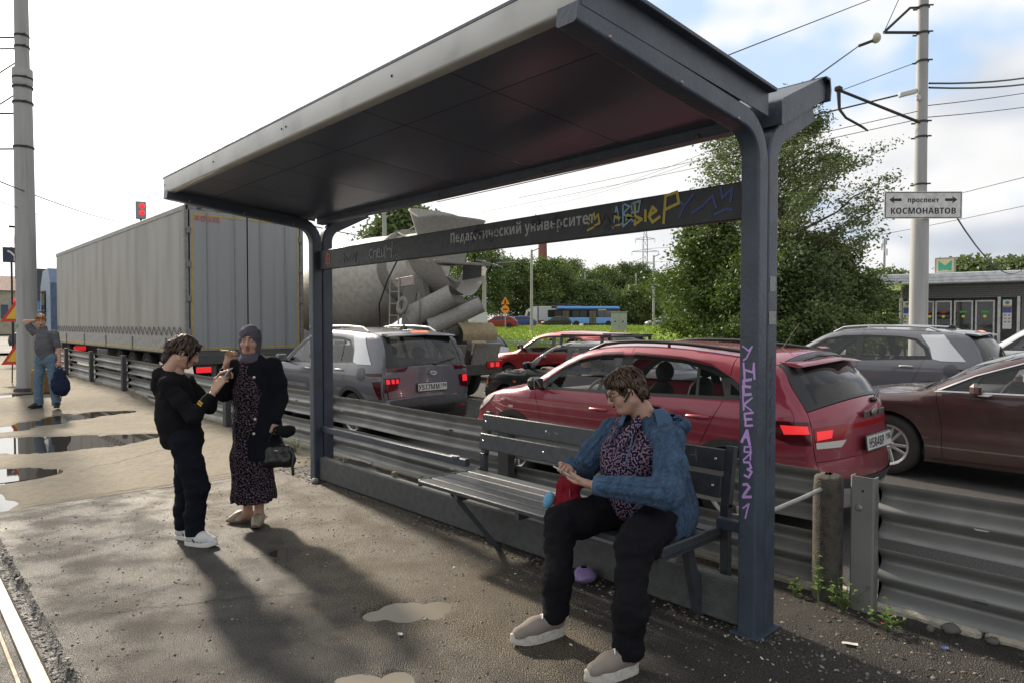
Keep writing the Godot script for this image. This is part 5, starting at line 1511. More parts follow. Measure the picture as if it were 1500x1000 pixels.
	for s in [-1.0, 1.0]:
		b = MB.new()
		b.prism(V2([-0.95, 2.05, -0.85, 2.95, 0.1, 2.95, 0.1, 1.95]), at(Vector3(0, 0, s * 1.222)), 0.006 * s)
		part(t, "side_window", b, glass(0.01, 0.012, 0.014, 0.8))
		b = MB.new()
		b.bx(Vector3(-1.15, 2.5, s * 1.5), Vector3(0.12, 0.75, 0.26), 0.04)
		b.bar(Vector3(-1.0, 2.9, s * 1.2), Vector3(-1.15, 2.85, s * 1.45), 0.04, 0.03)
		b.bar(Vector3(-1.0, 2.15, s * 1.2), Vector3(-1.15, 2.2, s * 1.45), 0.04, 0.03)
		part(t, "mirror", b, T.trim)
		big_wheel(t, Vector3(-0.3, 0.5, s * 1.05), s)
		big_wheel(t, Vector3(3.35, 0.5, s * 1.0), s)
		b = MB.new()
		b.bx(Vector3(1.9, 0.75, s * 0.95), Vector3(1.2, 0.6, 0.5), 0.06)
		part(t, "fuel_tank", b, mat(0.4, 0.4, 0.4, 0.3, 0.8))
		b = MB.new()
		b.bx(Vector3(4.2, 0.85, s * 0.9), Vector3(0.06, 0.14, 0.35), 0.01)
		part(t, "tail_lamp", b, T.lamp_lit)
	b = MB.new()
	b.bx(Vector3(1.9, 0.85, 0), Vector3(4.6, 0.3, 0.9), 0.02)
	part(t, "chassis", b, T.darkm)

# ---------------------------------------------------------------- concrete mixer
func build_mixer() -> void:
	var t := thing("concrete_mixer_lorry", "splattered grey concrete mixer lorry with drum, hopper and discharge chutes", "lorry", Vector3(-11.6, ROAD, -9.05))
	var cem := worn(mat(0.34, 0.33, 0.3, 0.8), 1, 0, 1, 1.1, 0.5)
	cem.albedo_texture = T.concrete
	var cem2 := worn(mat(0.25, 0.24, 0.215, 0.85), 2, 0, 1, 1.5, 0.6)
	var drumm := worn(mat(0.54, 0.52, 0.46, 0.6), 1, 0, 1, 0.5, 0.3)
	drumm.albedo_texture = T.concrete
	var dk := worn(mat(0.07, 0.068, 0.062, 0.85), 1, 0, 1, 1.4, 0.4)
	# drum
	var a := Vector3(-6.6, 2.1, 0)
	var z := Vector3(-0.9, 3.08, 0)
	var y := (z - a).normalized()
	var bs := Basis(y.cross(Vector3(0, 0, 1)).normalized(), y, Vector3(0, 0, 1))
	var Lg := (z - a).length()
	var b := MB.new()
	var pr := []
	for e in [[0.5, 0.0], [0.75, 0.06], [1.05, 0.2], [1.17, 0.34], [1.2, 0.45], [1.17, 0.54], [1.04, 0.68], [0.84, 0.84], [0.68, 0.97], [0.62, 1.0]]: pr.append(Vector2(e[0], e[1] * Lg))
	b.lathe(at(a, bs), pr, 48, true)
	part(t, "drum", b, drumm)
	b = MB.new()
	b.lathe(at(a, bs), [Vector2(0.8, 0.865 * Lg), Vector2(0.88, 0.87 * Lg), Vector2(0.88, 0.905 * Lg), Vector2(0.72, 0.91 * Lg)], 40, false)
	part(t, "drum_ring", b, cem2)
	b = MB.new()
	for k in 5: b.bx(Vector3(0, 0, 0), Vector3(0.001, 0.001, 0.001), 0.0001)
	b = MB.new()
	b.text("-27-02", at(Vector3(-3.62, 2.5, 1.21), rot(Vector3(0, 0, 1), 10)), 0.22, font_bold, 0.004, 1.0)
	part(t, "lettering", b, mat(0.03, 0.03, 0.03, 0.7))
	# charging hopper
	b = MB.new()
	var rows := []
	for e in [[0.28, 2.95, -0.2, 0.34], [0.36, 3.3, -0.22, 0.45], [0.5, 3.62, -0.2, 0.62], [0.62, 3.86, -0.18, 0.76], [0.65, 3.9, -0.18, 0.79], [0.61, 3.9, -0.18, 0.75], [0.48, 3.62, -0.2, 0.6], [0.25, 3.0, -0.2, 0.32]]:
		var ring := PackedVector3Array()
		for k in 20:
			var an := -TAU * k / 20
			var q := Vector2(signf(cos(an)) * pow(absf(cos(an)), 0.6), signf(sin(an)) * pow(absf(sin(an)), 0.6))
			ring.append(Vector3(e[2] + q.x * e[0], e[1] + (0.3 * maxf(0.0, -q.x) if e[1] > 3.8 else 0.0), q.y * e[3]))
		rows.append(ring)
	b.grid(rows, false, true)
	part(t, "charging_hopper", b, cem)
	# discharge guides: two leaves closing to a V under the drum mouth
	for s in [-1.0, 1.0]:
		b = MB.new()
		rows = []
		for i in 9:
			var f := i / 8.0
			var row := PackedVector3Array()
			for j in 7:
				var g := j / 6.0
				var out := 0.72 * (1.0 - f) + 0.12
				row.append(Vector3(-0.55 + 0.95 * g + 0.12 * f, 3.12 - 0.85 * f - 0.12 * sin(PI * f) - 0.25 * g * (1.0 - f), s * (out * (1.0 - 0.25 * g))))
			if s < 0: row.reverse()
			rows.append(row)
		b.grid(rows)
		part(t, "discharge_guide", b, cem)
	b = MB.new()
	b.bx(Vector3(0.35, 2.95, 0), Vector3(0.06, 0.06, 1.5), 0.01)
	b.tube([Vector3(0.4, 3.0, -0.9), Vector3(0.75, 3.02, -1.2)], 0.02, 6)
	b.tube([Vector3(0.3, 3.05, -0.4), Vector3(0.6, 2.9, -0.9)], 0.02, 6)
	part(t, "hopper_brace", b, cem2)
	b = MB.new()
	b.prism(V2([-0.35, 2.45, 0.3, 2.5, 0.32, 2.95, -0.3, 3.0]), at(Vector3(0, 0, -0.55)), 0.02)
	part(t, "drum_seal", b, T.darkm)
	# short chutes hung on the rear frame
	for e in [[Vector3(-0.42, 1.83, 0.75), Vector3(0.42, 2.3, 0.28), 0.25], [Vector3(-0.1, 1.62, 0.5), Vector3(0.66, 2.1, -0.25), 0.21]]:
		var p: Vector3 = e[0]
		var q: Vector3 = e[1]
		var d := (q - p).normalized()
		var xx := Vector3.UP.cross(d).normalized()
		var yy := d.cross(xx)
		b = MB.new()
		rows = []
		for i in 9:
			var row := PackedVector3Array()
			var c := p.lerp(q, i / 8.0)
			var r: float = e[2] * (1.0 + (0.12 if i == 0 else 0.0) - 0.1 * i / 8.0)
			for k in 29:
				var kk := k if k < 15 else 28 - k
				var an := PI * 0.15 + PI * 1.7 * kk / 14.0 + (0.0 if e[2] > 0.22 else PI * 0.1)
				row.append(c + (xx * cos(an + PI / 2) + yy * sin(an + PI / 2)) * (r if k < 15 else r - 0.012))
			rows.append(row)
		b.grid(rows)
		part(t, "chute", b, cem)
	b = MB.new()
	var hoop := []
	for i in 17: hoop.append(Vector3(-0.28, 2.0, 0.72) + Vector3(0.25 * sin(TAU * i / 16), 0.34 * cos(TAU * i / 16), 0.12 * sin(TAU * i / 16)))
	b.tube(hoop, 0.014, 6, false)
	part(t, "chute_hoop", b, cem2)
	b = MB.new()
	b.bar(Vector3(0.1, 1.55, 0.35), Vector3(0.2, 0.75, -0.1), 0.12, 0.05)
	b.bar(Vector3(-0.4, 1.2, 0.9), Vector3(0.1, 0.8, 0.2), 0.1, 0.08)
	part(t, "chute_support", b, cem2)
	# rear frame, bumper, wings, lamps
	b = MB.new()
	b.prism(V2([-1.2, 0.9, 0.0, 0.9, 0.05, 1.25, -0.35, 2.6, -0.7, 2.75, -1.1, 2.4]), at(Vector3(0, 0, -0.5)), 0.14)
	b.prism(V2([-1.2, 0.9, 0.0, 0.9, 0.05, 1.25, -0.35, 2.6, -0.7, 2.75, -1.1, 2.4]), at(Vector3(0, 0, 0.4)), 0.14)
	b.bx(Vector3(-0.45, 1.85, 0.0), Vector3(0.5, 0.9, 0.75), 0.03)
	part(t, "drum_pedestal", b, cem2)
	b = MB.new()
	b.box(at(Vector3(0.25, 1.0, -0.72), rot(Vector3(0, 0, 1), -18)), Vector3(0.06, 0.55, 0.75), 0.02)
	b.box(at(Vector3(0.22, 1.0, 0.2), rot(Vector3(0, 0, 1), -18)), Vector3(0.06, 0.5, 0.7), 0.02)
	part(t, "rear_panel", b, cem2)
	b = MB.new()
	b.bx(Vector3(0.15, 0.68, 0), Vector3(0.16, 0.24, 2.45), 0.02)
	part(t, "rear_bumper", b, dk)
	for s in [-1, 1]:
		b = MB.new()
		b.bx(Vector3(0.24, 0.78, s * 0.98), Vector3(0.03, 0.16, 0.46), 0.008)
		var l := part(t, "tail_lamp", b, T.lamp_red)
		for k in 2:
			var m := MB.new()
			m.bx(Vector3(0.257, 0.78, s * 0.98 + (k - 0.5) * 0.16), Vector3(0.006, 0.1, 0.11), 0.002)
			part(l, "lamp_segment", m, T.lamp_lit)
		b = MB.new()
		rows = []
		for i in 11:
			var an := PI * (0.02 + 0.66 * i / 10.0)
			var row := PackedVector3Array()
			for j in 2: row.append(Vector3(-0.9 + cos(an) * 0.75 + 0.12, 0.62 + sin(an) * 0.72, s * 1.0 - 0.32 + 0.64 * j))
			rows.append(row)
		b.grid(rows)
		part(t, "mudguard", b, worn(mat(0.2, 0.16, 0.1, 0.8), 1, 0, 1, 1.0, 0.4))
		for x in [-0.85, -2.2, -6.6]: big_wheel(t, Vector3(x, 0.5, s * 1.02), s)
	b = MB.new()
	rows = []
	for i in 9:
		var row := PackedVector3Array()
		for j in 2: row.append(Vector3(0.42 + 0.16 * sin(PI * i / 8.0) * 0.6 + 0.02 * i, 1.7 - 0.38 * i / 8.0, -0.75 + 0.95 * j))
		rows.append(row)
	b.grid(rows)
	part(t, "splash_guard", b, worn(mat(0.3, 0.24, 0.14, 0.8), 2, 0, 1, 1.0, 0.4))
	b = MB.new()
	b.bx(Vector3(-4.0, 0.95, 0), Vector3(8.2, 0.3, 0.85), 0.02)
	part(t, "chassis", b, dk)
	# ladder, hose, water gear on the near side
	b = MB.new()
	for s in [0.0, 0.34]: b.bar(Vector3(-0.75 + s, 1.2, 1.12), Vector3(-0.85 + s, 2.75, 1.02), 0.03, 0.03)
	for k in 6: b.bar(Vector3(-0.77 - 0.012 * k, 1.35 + k * 0.25, 1.11 - 0.015 * k), Vector3(-0.43 - 0.012 * k, 1.35 + k * 0.25, 1.11 - 0.015 * k), 0.02, 0.02)
	part(t, "ladder", b, cem)
	b = MB.new()
	b.tube([Vector3(-0.6, 3.2, 0.9), Vector3(-0.75, 2.6, 1.15), Vector3(-1.0, 2.1, 1.2), Vector3(-1.05, 1.5, 1.15)], 0.02, 6)
	part(t, "hose", b, T.trim)
	b = MB.new()
	b.box(at(Vector3(-0.35, 2.55, 0.98), rot(Vector3(0, 0, 1), 3)), Vector3(0.62, 0.2, 0.05), 0.01)
	part(t, "striped_board", b, worn(mat(0.4, 0.33, 0.3, 0.7), 1, 0, 1, 1.2))
	b = MB.new()
	b.lathe(at(Vector3(-0.35, 2.05, 1.05), rot(Vector3.RIGHT, 80)), [Vector2(0.1, -0.03), Vector2(0.18, -0.03), Vector2(0.19, 0.03), Vector2(0.1, 0.03), Vector2(0.1, -0.03)], 18, false)
	part(t, "hand_wheel", b, cem2)
	b = MB.new()
	b.tube([Vector3(-2.6, 3.62, 0.2), Vector3(-1.6, 3.75, 0.35), Vector3(-0.8, 3.5, 0.5), Vector3(-0.5, 3.1, 0.6)], 0.025, 6)
	b.tube([Vector3(-2.6, 3.7, -0.2), Vector3(-1.4, 3.9, 0.0), Vector3(-0.7, 3.6, 0.2)], 0.02, 6)
	part(t, "water_pipe", b, cem2)
	b = MB.new()
	b.prism(V2([-9.0, 0.5, -7.2, 0.5, -7.2, 2.9, -8.8, 2.9, -9.1, 1.8]), at(Vector3(0, 0, -1.2)), 2.4)
	part(t, "cab", b, worn(mat(0.5, 0.5, 0.48, 0.5), 1, 0, 1, 0.7))

# ---------------------------------------------------------------- traffic across the square
func far_car(called: String, label: String, p: Vector3, yaw: float, c: Color, group: String, tall := 1.0) -> void:
	var t := thing(called, label, "car", p, group, yaw)
	var h := Hull.new()
	h.W = 0.86; h.belt = 0.95 * tall; h.fnz = fn; h.dust = 0.1; h.col = c
	h.setup(scaled([[0.05, 0.25, 0.1], [0.0, 0.5, 0.14], [0.15, 0.75, 0.1], [0.9, 0.92, 0.05], [1.5, 1.3, 0.08], [2.0, 1.45, 0.04], [2.9, 1.45, 0.04], [3.5, 1.36, 0.05], [4.05, 0.95, 0.08], [4.2, 0.5, 0.06], [4.1, 0.25, 0.05]], 1.0, tall))
	var sil := PackedVector2Array(h.P)
	var dlo := scaled2(V2([1.1, 0.97, 1.6, 1.28, 2.1, 1.37, 2.9, 1.36, 3.4, 1.25, 3.6, 1.02]), 1.0, tall)
	var pm := mat(1, 1, 1, 0.4, 0.2)
	pm.vertex_color_use_as_albedo = true
	var b := MB.new()
	var ar := [circle(Vector2(0.8, 0.31), 0.36, 12), circle(Vector2(3.4, 0.31), 0.36, 12)]
	for fl in [false, true]: h.wrap(b, [sil], [dlo] + ar, false, 0.0, 0.4, fl, true)
	var A0 := h.arc(0); var A3 := h.arc(3); var A5 := h.arc(5); var A6 := h.arc(6); var A8 := h.arc(8); var A10 := h.arc(10)
	for e in [[A0, A3], [A5, A6], [A8, A10]]: h.wrap(b, [V2([e[0], -1, e[1], -1, e[1], 1, e[0], 1])], [], true, 0.0, 0.4, false, true)
	part(t, "body", b, pm)
	b = MB.new()
	for fl in [false, true]: h.wrap(b, [dlo], [], false, -0.006, 0.4, fl)
	for e in [[A3, A5], [A6, A8]]: h.wrap(b, [V2([e[0], -0.92, e[1], -0.92, e[1], 0.92, e[0], 0.92])], [], true, 0.0, 0.4, false)
	part(t, "windows", b, T.far_glass)
	for x in [0.8, 3.4]:
		for s in [-1, 1]:
			b = MB.new()
			b.lathe(at(Vector3(x, 0.31, s * 0.74), rot(Vector3.RIGHT, 90)), [Vector2(0.02, -0.1), Vector2(0.31, -0.1), Vector2(0.31, 0.1), Vector2(0.02, 0.1)], 12, false)
			part(t, "wheel", b, T.tyre)
	b = MB.new()
	b.bx(Vector3(4.16, 0.75 * tall, 0.68), Vector3(0.12, 0.16, 0.26), 0.02)
	b.bx(Vector3(4.16, 0.75 * tall, -0.68), Vector3(0.12, 0.16, 0.26), 0.02)
	part(t, "tail_lamp", b, T.lamp_red)
func build_far_traffic() -> void:
	T.far_glass = mat(0.02, 0.025, 0.03, 0.05)
	var g := "cars waiting across the square"
	var list := [["dark_red_car", "dark red car beyond the lawn left of the orange road signs", Vector3(-59.5, 1.05, -50.5), Color(0.25, 0.03, 0.04)], ["blue_car", "deep blue car beyond the lawn near the orange road signs", Vector3(-63.0, 1.1, -57.0), Color(0.03, 0.06, 0.25)], ["silver_car", "silver car beyond the lawn under the orange road signs", Vector3(-66.5, 1.12, -60.0), Color(0.5, 0.51, 0.52)],
		["black_car", "black car between the white lorry and the blue bus", Vector3(-68.0, 1.15, -69.0), Color(0.02, 0.02, 0.024)],
		["white_car", "white car parked beyond the utility cabinet", Vector3(-64.0, 1.15, -88.0), Color(0.6, 0.6, 0.6)], ["grey_car", "pale grey car parked just right of the utility cabinet", Vector3(-62.5, 1.15, -86.0), Color(0.4, 0.41, 0.43)], ["white_car", "white car parked beneath the small blue sign", Vector3(-60.5, 1.15, -90.5), Color(0.62, 0.62, 0.63)], ["dark_grey_car", "dark grey car beside the blue goods lorry", Vector3(-66.0, 1.15, -92.0), Color(0.06, 0.06, 0.07)]]
	for e in list: far_car(e[0], e[1], e[2], deg_to_rad(40.0), e[3], g)
	far_car("dark_saloon", "dark car crossing behind the left utility pole", Vector3(-42.0, 0.3, -4.9), deg_to_rad(70.0), Color(0.03, 0.035, 0.045), "", 1.1)
	far_car("silver_hatchback", "silver car right of the mixer's rear bumper beside the lawn fence", Vector3(-19.6, ROAD, -13.6), 0.0, Color(0.45, 0.46, 0.48), "")
	# blue trolleybus
	var t := thing("trolleybus", "blue and black trolleybus waiting beyond the lawn", "bus", Vector3(-76.5, 1.15, -79.3), "", deg_to_rad(47.0))
	var b := MB.new()
	b.bx(Vector3(5.5, 1.0, 0), Vector3(11.6, 1.1, 2.5), 0.12)
	part(t, "lower_body", b, mat(0.16, 0.36, 0.66, 0.4))
	b = MB.new()
	b.bx(Vector3(5.5, 2.05, 0), Vector3(11.5, 1.3, 2.46), 0.1)
	part(t, "window_band", b, mat(0.015, 0.016, 0.02, 0.06))
	b = MB.new()
	b.bx(Vector3(6.2, 2.95, 0), Vector3(10.2, 0.6, 2.44), 0.25)
	part(t, "roof", b, mat(0.1, 0.26, 0.6, 0.4))
	b = MB.new()
	b.bx(Vector3(1.5, 3.2, 0), Vector3(2.2, 0.5, 1.6), 0.1)
	for k in 5: b.bar(Vector3(0.6 + 0.4 * k, 3.0, 1.24), Vector3(0.9 + 0.4 * k, 1.6 + 0.2 * (k % 2), 1.255), 0.2, 0.02)
	part(t, "roof_equipment", b, mat(0.06, 0.06, 0.065, 0.7))
	for z in [-0.4, 0.4]:
		b = MB.new()
		b.tube([Vector3(5.0, 3.35, z), Vector3(3.0, 3.55, z), Vector3(-2.0, 4.0, z)], 0.05, 6)
		part(t, "trolley_pole", b, T.darkm)
	for x in [2.6, 6.9, 10.6]:
		b = MB.new()
		b.bx(Vector3(x, 1.45, 1.24), Vector3(1.1, 2.2, 0.06), 0.02)
		var d := part(t, "door", b, mat(0.05, 0.045, 0.04, 0.3))
		for s in [-0.27, 0.27]:
			var m := MB.new()
			m.bx(Vector3(x + s, 1.5, 1.275), Vector3(0.42, 1.9, 0.01), 0.003)
			part(d, "door_pane", m, mat(0.14, 0.11, 0.08, 0.08))
	for x in [1.4, 4.2, 5.4, 8.2, 9.4]:
		b = MB.new()
		b.bx(Vector3(x, 2.05, 1.235), Vector3(1.05, 0.95, 0.01), 0.003)
		part(t, "window", b, mat(0.06, 0.06, 0.06, 0.04))
	for x in [4.3, 9.4]:
		b = MB.new()
		b.lathe(at(Vector3(x, 0.48, 1.15), rot(Vector3.RIGHT, 90)), [Vector2(0.02, -0.12), Vector2(0.48, -0.12), Vector2(0.48, 0.12), Vector2(0.3, 0.13), Vector2(0.02, 0.1)], 16, false)
		part(t, "wheel", b, T.tyre)
	b = MB.new()
	b.bx(Vector3(8.4, 2.68, 1.245), Vector3(1.3, 0.2, 0.02), 0.004)
	part(t, "route_display", b, mat(0.45, 0.42, 0.1, 0.5))
	# white lorry behind it
	t = thing("white_lorry", "white lorry cab standing behind the trolleybus tail", "lorry", Vector3(-83.5, 1.15, -80.5), "", deg_to_rad(47.0))
	b = MB.new()
	b.prism(V2([0, 0.5, 0.05, 1.6, 0.3, 2.7, 1.2, 3.3, 2.2, 3.4, 2.2, 0.5]), at(Vector3(0, 0, -1.2)), 2.4)
	part(t, "cab", b, mat(0.6, 0.6, 0.6, 0.45))
	b = MB.new()
	b.prism(V2([0.0, 1.65, 0.25, 2.6, 0.3, 2.6, 0.06, 1.65]), at(Vector3(-0.02, 0, -1.1)), 2.2)
	b.prism(V2([0.45, 1.7, 0.6, 2.5, 1.4, 2.5, 1.4, 1.7]), at(Vector3(0, 0, 1.205)), 0.01)
	part(t, "windows", b, T.far_glass)
	b = MB.new()
	b.bx(Vector3(6.0, 2.2, 0), Vector3(7.2, 2.4, 2.5), 0.05)
	part(t, "cargo_body", b, mat(0.5, 0.5, 0.5, 0.5))
	for x in [1.0, 5.0, 8.5]:
		b = MB.new()
		b.lathe(at(Vector3(x, 0.5, 1.1), rot(Vector3.RIGHT, 90)), [Vector2(0.02, -0.12), Vector2(0.5, -0.12), Vector2(0.5, 0.12), Vector2(0.02, 0.1)], 14, false)
		part(t, "wheel", b, T.tyre)
	# blue goods lorry with a grey load
	t = thing("blue_goods_lorry", "blue sided goods lorry with grey load parked beyond the utility cabinet", "lorry", Vector3(-74.0, 1.2, -100.0), "", deg_to_rad(47.0))
	b = MB.new()
	b.bx(Vector3(4, 1.5, 0), Vector3(9.0, 1.0, 2.4), 0.04)
	part(t, "cargo_side", b, mat(0.05, 0.12, 0.42, 0.5))
	b = MB.new()
	for k in 5: b.ellipsoid(at(Vector3(0.5 + k * 1.6, 2.1, 0.2 * (k % 2))), Vector3(0.95, 0.6 + 0.1 * (k % 3), 1.0), 10, 7)
	part(t, "load", b, worn(mat(0.3, 0.3, 0.3, 0.9), 1, 0, 1, 0.8, 0.6))
	for x in [1.0, 6.8]:
		b = MB.new()
		b.lathe(at(Vector3(x, 0.5, 1.1), rot(Vector3.RIGHT, 90)), [Vector2(0.02, -0.12), Vector2(0.5, -0.12), Vector2(0.5, 0.12), Vector2(0.02, 0.1)], 14, false)
		part(t, "wheel", b, T.tyre)

# ---------------------------------------------------------------- lawn, far ground
func lawn_h(x: float, z: float) -> float:
	return -0.12 + 1.32 * smoothstep(27.0, 62.0, -z - 0.12 * x - 3.0) + 0.06 * nz(x, 0, z, 0.12)
func build_far_setting() -> void:
	var b := MB.new()
	var rows := []
	for i in 42:
		var row := PackedVector3Array()
		for j in 50:
			var x := -110.0 + 2.35 * i
			var z := -19.0 - 1.2 * j
			row.append(Vector3(x, lawn_h(x, z), z))
		row.reverse()
		rows.append(row)
	rows.reverse()
	b.grid(rows)
	var gm := mat(0.27, 0.36, 0.045, 0.85)
	gm.albedo_texture = ntex(0.05, [[0.0, Color(0.6, 0.68, 0.5)], [0.4, Color(0.85, 0.88, 0.75)], [1.0, grey(1.0)]], 91, 512, FastNoiseLite.TYPE_SIMPLEX, 6)
	structure("lawn", b, tri_map(gm, 0.12), "bright green lawn rising towards the far road")
	b = MB.new()
	b.fquad(Vector3(-420, 1.12, -70), Vector3(120, 1.12, -70), Vector3(120, 1.12, -420), Vector3(-420, 1.12, -420), Vector3.UP)
	structure("far_road", b, worn(mat(0.14, 0.14, 0.135, 0.85), 1, 0, 1, 0.1, 0.0, true))
	b = MB.new()
	b.fquad(Vector3(-420, 0.95, 60), Vector3(-45, 0.1, 60), Vector3(-45, 0.1, -30), Vector3(-420, 0.95, -70), Vector3.UP)
	structure("side_road", b, worn(mat(0.15, 0.145, 0.135, 0.85), 2, 0, 1, 0.1, 0.0, true))
	b = MB.new()
	b.fquad(Vector3(-13.7, 0.05, -17.7), Vector3(90, 0.05, -17.7), Vector3(90, 0.3, -100), Vector3(-13.7, 0.3, -100), Vector3.UP)
	structure("square_pavement", b, worn(mat(0.24, 0.23, 0.21, 0.9), 1, 0, 1, 0.3, 0.0, true))
	# a pale path across the lawn
	b = MB.new()
	rows = []
	for i in 31:
		var x := -75.0 + i * 2.0
		rows.append(PackedVector3Array([Vector3(x, lawn_h(x, -36.0) + 0.06, -36.0), Vector3(x, lawn_h(x, -37.2) + 0.06, -37.2)]))
	b.grid(rows)
	structure("path", b, mat(0.34, 0.33, 0.31, 0.9))
	# tufts over the lawn
	var tuft := MB.new()
	for k in 7:
		var a := k * 2.4
		var o := Vector3(cos(a), 0, sin(a)) * 0.07 * (k % 3)
		var d := Vector3(cos(a + 0.5), 0, sin(a + 0.5))
		tuft.ftri(o - d.cross(Vector3.UP) * 0.025, o + d.cross(Vector3.UP) * 0.025, o + d * 0.1 + Vector3(0, 0.22 + 0.04 * (k % 3), 0))
	var mm := MultiMesh.new()
	mm.transform_format = MultiMesh.TRANSFORM_3D; mm.use_colors = true
	mm.mesh = tuft.mesh(); mm.instance_count = 14000
	for i in mm.instance_count:
		var x := rng.randf_range(-80, -14)
		var z := rng.randf_range(-62, -24)
		mm.set_instance_transform(i, Transform3D(Basis(Vector3.UP, rng.randf() * TAU).scaled(Vector3.ONE * rng.randf_range(0.6, 1.3)), Vector3(x, lawn_h(x, z) - 0.01, z)))
		mm.set_instance_color(i, Color(0.22, 0.33, 0.035).lerp(Color(0.33, 0.38, 0.06), rng.randf()))
	var mi := MultiMeshInstance3D.new()
	mi.name = "grass"
	mi.multimesh = mm
	var tm := mat(1, 1, 1, 0.8)
	tm.vertex_color_use_as_albedo = true
	tm.backlight_enabled = true; tm.backlight = Color(0.25, 0.35, 0.05)
	mi.material_override = tm
	tag(mi, "short bright green grass covering the lawn", "grass", "", "stuff")
	add_child(mi)
	# railing along the lawn
	var t := thing("lawn_railing", "low grey metal railing along the near edge of the lawn", "fence", Vector3(-34, 0, -30.8))
	var fm := mat(0.3, 0.31, 0.32, 0.5, 0.3)
	for y in [0.18, 0.62]:
		b = MB.new()
		b.bx(Vector3(0, y - 0.12, 0), Vector3(30, 0.05, 0.04), 0.006)
		part(t, "rail", b, fm)
	var one_bar := MB.new()
	one_bar.bx(Vector3.ZERO, Vector3(0.03, 0.44, 0.03), 0.004)
	var bm := one_bar.mesh()
	for i in 120:
		var o := MeshInstance3D.new()
		o.name = "baluster"; o.mesh = bm; o.material_override = fm
		t.add_child(o, true)
		o.position = Vector3(-14.9 + 0.25 * i, 0.28, 0)
	for i in 11:
		b = MB.new()
		b.bx(Vector3(-15 + 3 * i, 0.25, 0), Vector3(0.08, 0.95, 0.08), 0.01)
		part(t, "post", b, fm)
	# utility cabinet
	t = thing("utility_cabinet", "grey metal utility cabinet standing on the lawn before the trolleybus", "cabinet", Vector3(-40.03, 0.78, -50.94), "", deg_to_rad(38.0))
	b = MB.new()
	b.bx(Vector3(0, 0.95, 0), Vector3(1.45, 1.9, 1.5), 0.03)
	part(t, "housing", b, worn(mat(0.3, 0.32, 0.32, 0.6), 1, 0, 1, 0.8))
	b = MB.new()
	b.bx(Vector3(0, 1.93, 0), Vector3(1.55, 0.08, 1.6), 0.02)
	part(t, "roof", b, worn(mat(0.26, 0.27, 0.27, 0.6), 2, 0, 1, 0.8))
	for x in [-0.36, 0.36]:
		b = MB.new()
		b.bx(Vector3(x, 0.95, 0.76), Vector3(0.66, 1.6, 0.03), 0.01)
		var d := part(t, "door", b, worn(mat(0.33, 0.35, 0.35, 0.6), 1, 0, 1, 0.9))
		var m := MB.new()
		m.bx(Vector3(x, 1.05, 0.78), Vector3(0.16, 0.16, 0.01), 0.004)
		part(d, "warning_plate", m, mat(0.06, 0.07, 0.09, 0.6))
	# orange road works signs on a stand
	t = thing("road_works_sign", "orange warning triangle above an orange disc beyond the lawn", "sign", Vector3(-55.5, 1.0, -50.6), "", deg_to_rad(47.0))
	b = MB.new()
	b.prism(V2([-0.48, 2.75, 0.48, 2.75, 0.0, 3.6]), at(Vector3.ZERO), 0.04)
	part(t, "warning_triangle", b, mat(0.75, 0.22, 0.02, 0.6))
	b = MB.new()
	b.prism(circle(Vector2(0, 2.2), 0.44, 20), at(Vector3.ZERO), 0.04)
	part(t, "disc", b, mat(0.7, 0.24, 0.03, 0.6))
	b = MB.new()
	b.prism(V2([-0.12, 2.8, 0.12, 2.8, 0.05, 3.3, -0.05, 3.3]), at(Vector3(0, 0, 0.045)), 0.004)
	b.prism(V2([-0.25, 2.13, 0.25, 2.13, 0.25, 2.27, -0.25, 2.27]), at(Vector3(0, 0, 0.045)), 0.004)
	part(t, "pictogram", b, T.black)
	b = MB.new()
	b.tube([Vector3(0, 0, -0.05), Vector3(0, 3.2, -0.05)], 0.05, 8)
	part(t, "post", b, fm)
	# white site box by the mixer
	t = thing("white_cabin", "small white box cabin behind the mixer's chutes", "cabin", Vector3(-46.3, 0.55, -38.3), "", deg_to_rad(47.0))
	b = MB.new()
	b.bx(Vector3(0, 1.2, 0), Vector3(2.6, 1.75, 2.0), 0.03)
	part(t, "box", b, worn(mat(0.62, 0.63, 0.63, 0.6), 1, 0, 1, 0.6))
	b = MB.new()
	b.bx(Vector3(0, 0.2, 0), Vector3(2.4, 0.4, 1.8), 0.02)
	part(t, "plinth", b, T.darkm2)
	# brick chimney
	t = thing("brick_chimney", "tall brown brick factory chimney far behind the trees", "chimney", Vector3(-211.3, 0, -214.9))
	b = MB.new()
	b.lathe(at(Vector3.ZERO), [Vector2(3.0, 0), Vector2(2.3, 20), Vector2(1.75, 41), Vector2(1.95, 41.5), Vector2(1.95, 43), Vector2(1.6, 43)], 24)
	part(t, "shaft", b, worn(mat(0.22, 0.1, 0.075, 0.9), 1, 0, 1, 0.2))
	b = MB.new()
	for k in 40: b.bx(Vector3(1.95 - 0.02 * k * 0.6 + 0.35, 4.0 + k, 0.3), Vector3(0.3, 0.06, 0.5), 0.01)
	part(t, "rungs", b, T.darkm2)
	# power pylons
	pylon("lattice power pylon rising behind the trees near the far building", Vector3(-156.2, 0, -214.5), 39.0, 0.9)
	pylon("small distant lattice pylon above the tree line by the chimney", Vector3(-274, 0, -294.2), 42.0, 0.6)
	# industrial building between trees
	t = thing("industrial_hall", "low brown industrial hall behind the trees under the pylon", "building", Vector3(-135.5, 0, -178.5), "", deg_to_rad(47.0))
	b = MB.new()
	b.bx(Vector3(0, 6, 0), Vector3(26, 12, 12), 0.1)
	part(t, "wall", b, worn(mat(0.2, 0.16, 0.13, 0.9), 1, 0, 1, 0.1))
	b = MB.new()
	b.bx(Vector3(2, 12.4, 0), Vector3(28, 0.8, 13), 0.1)
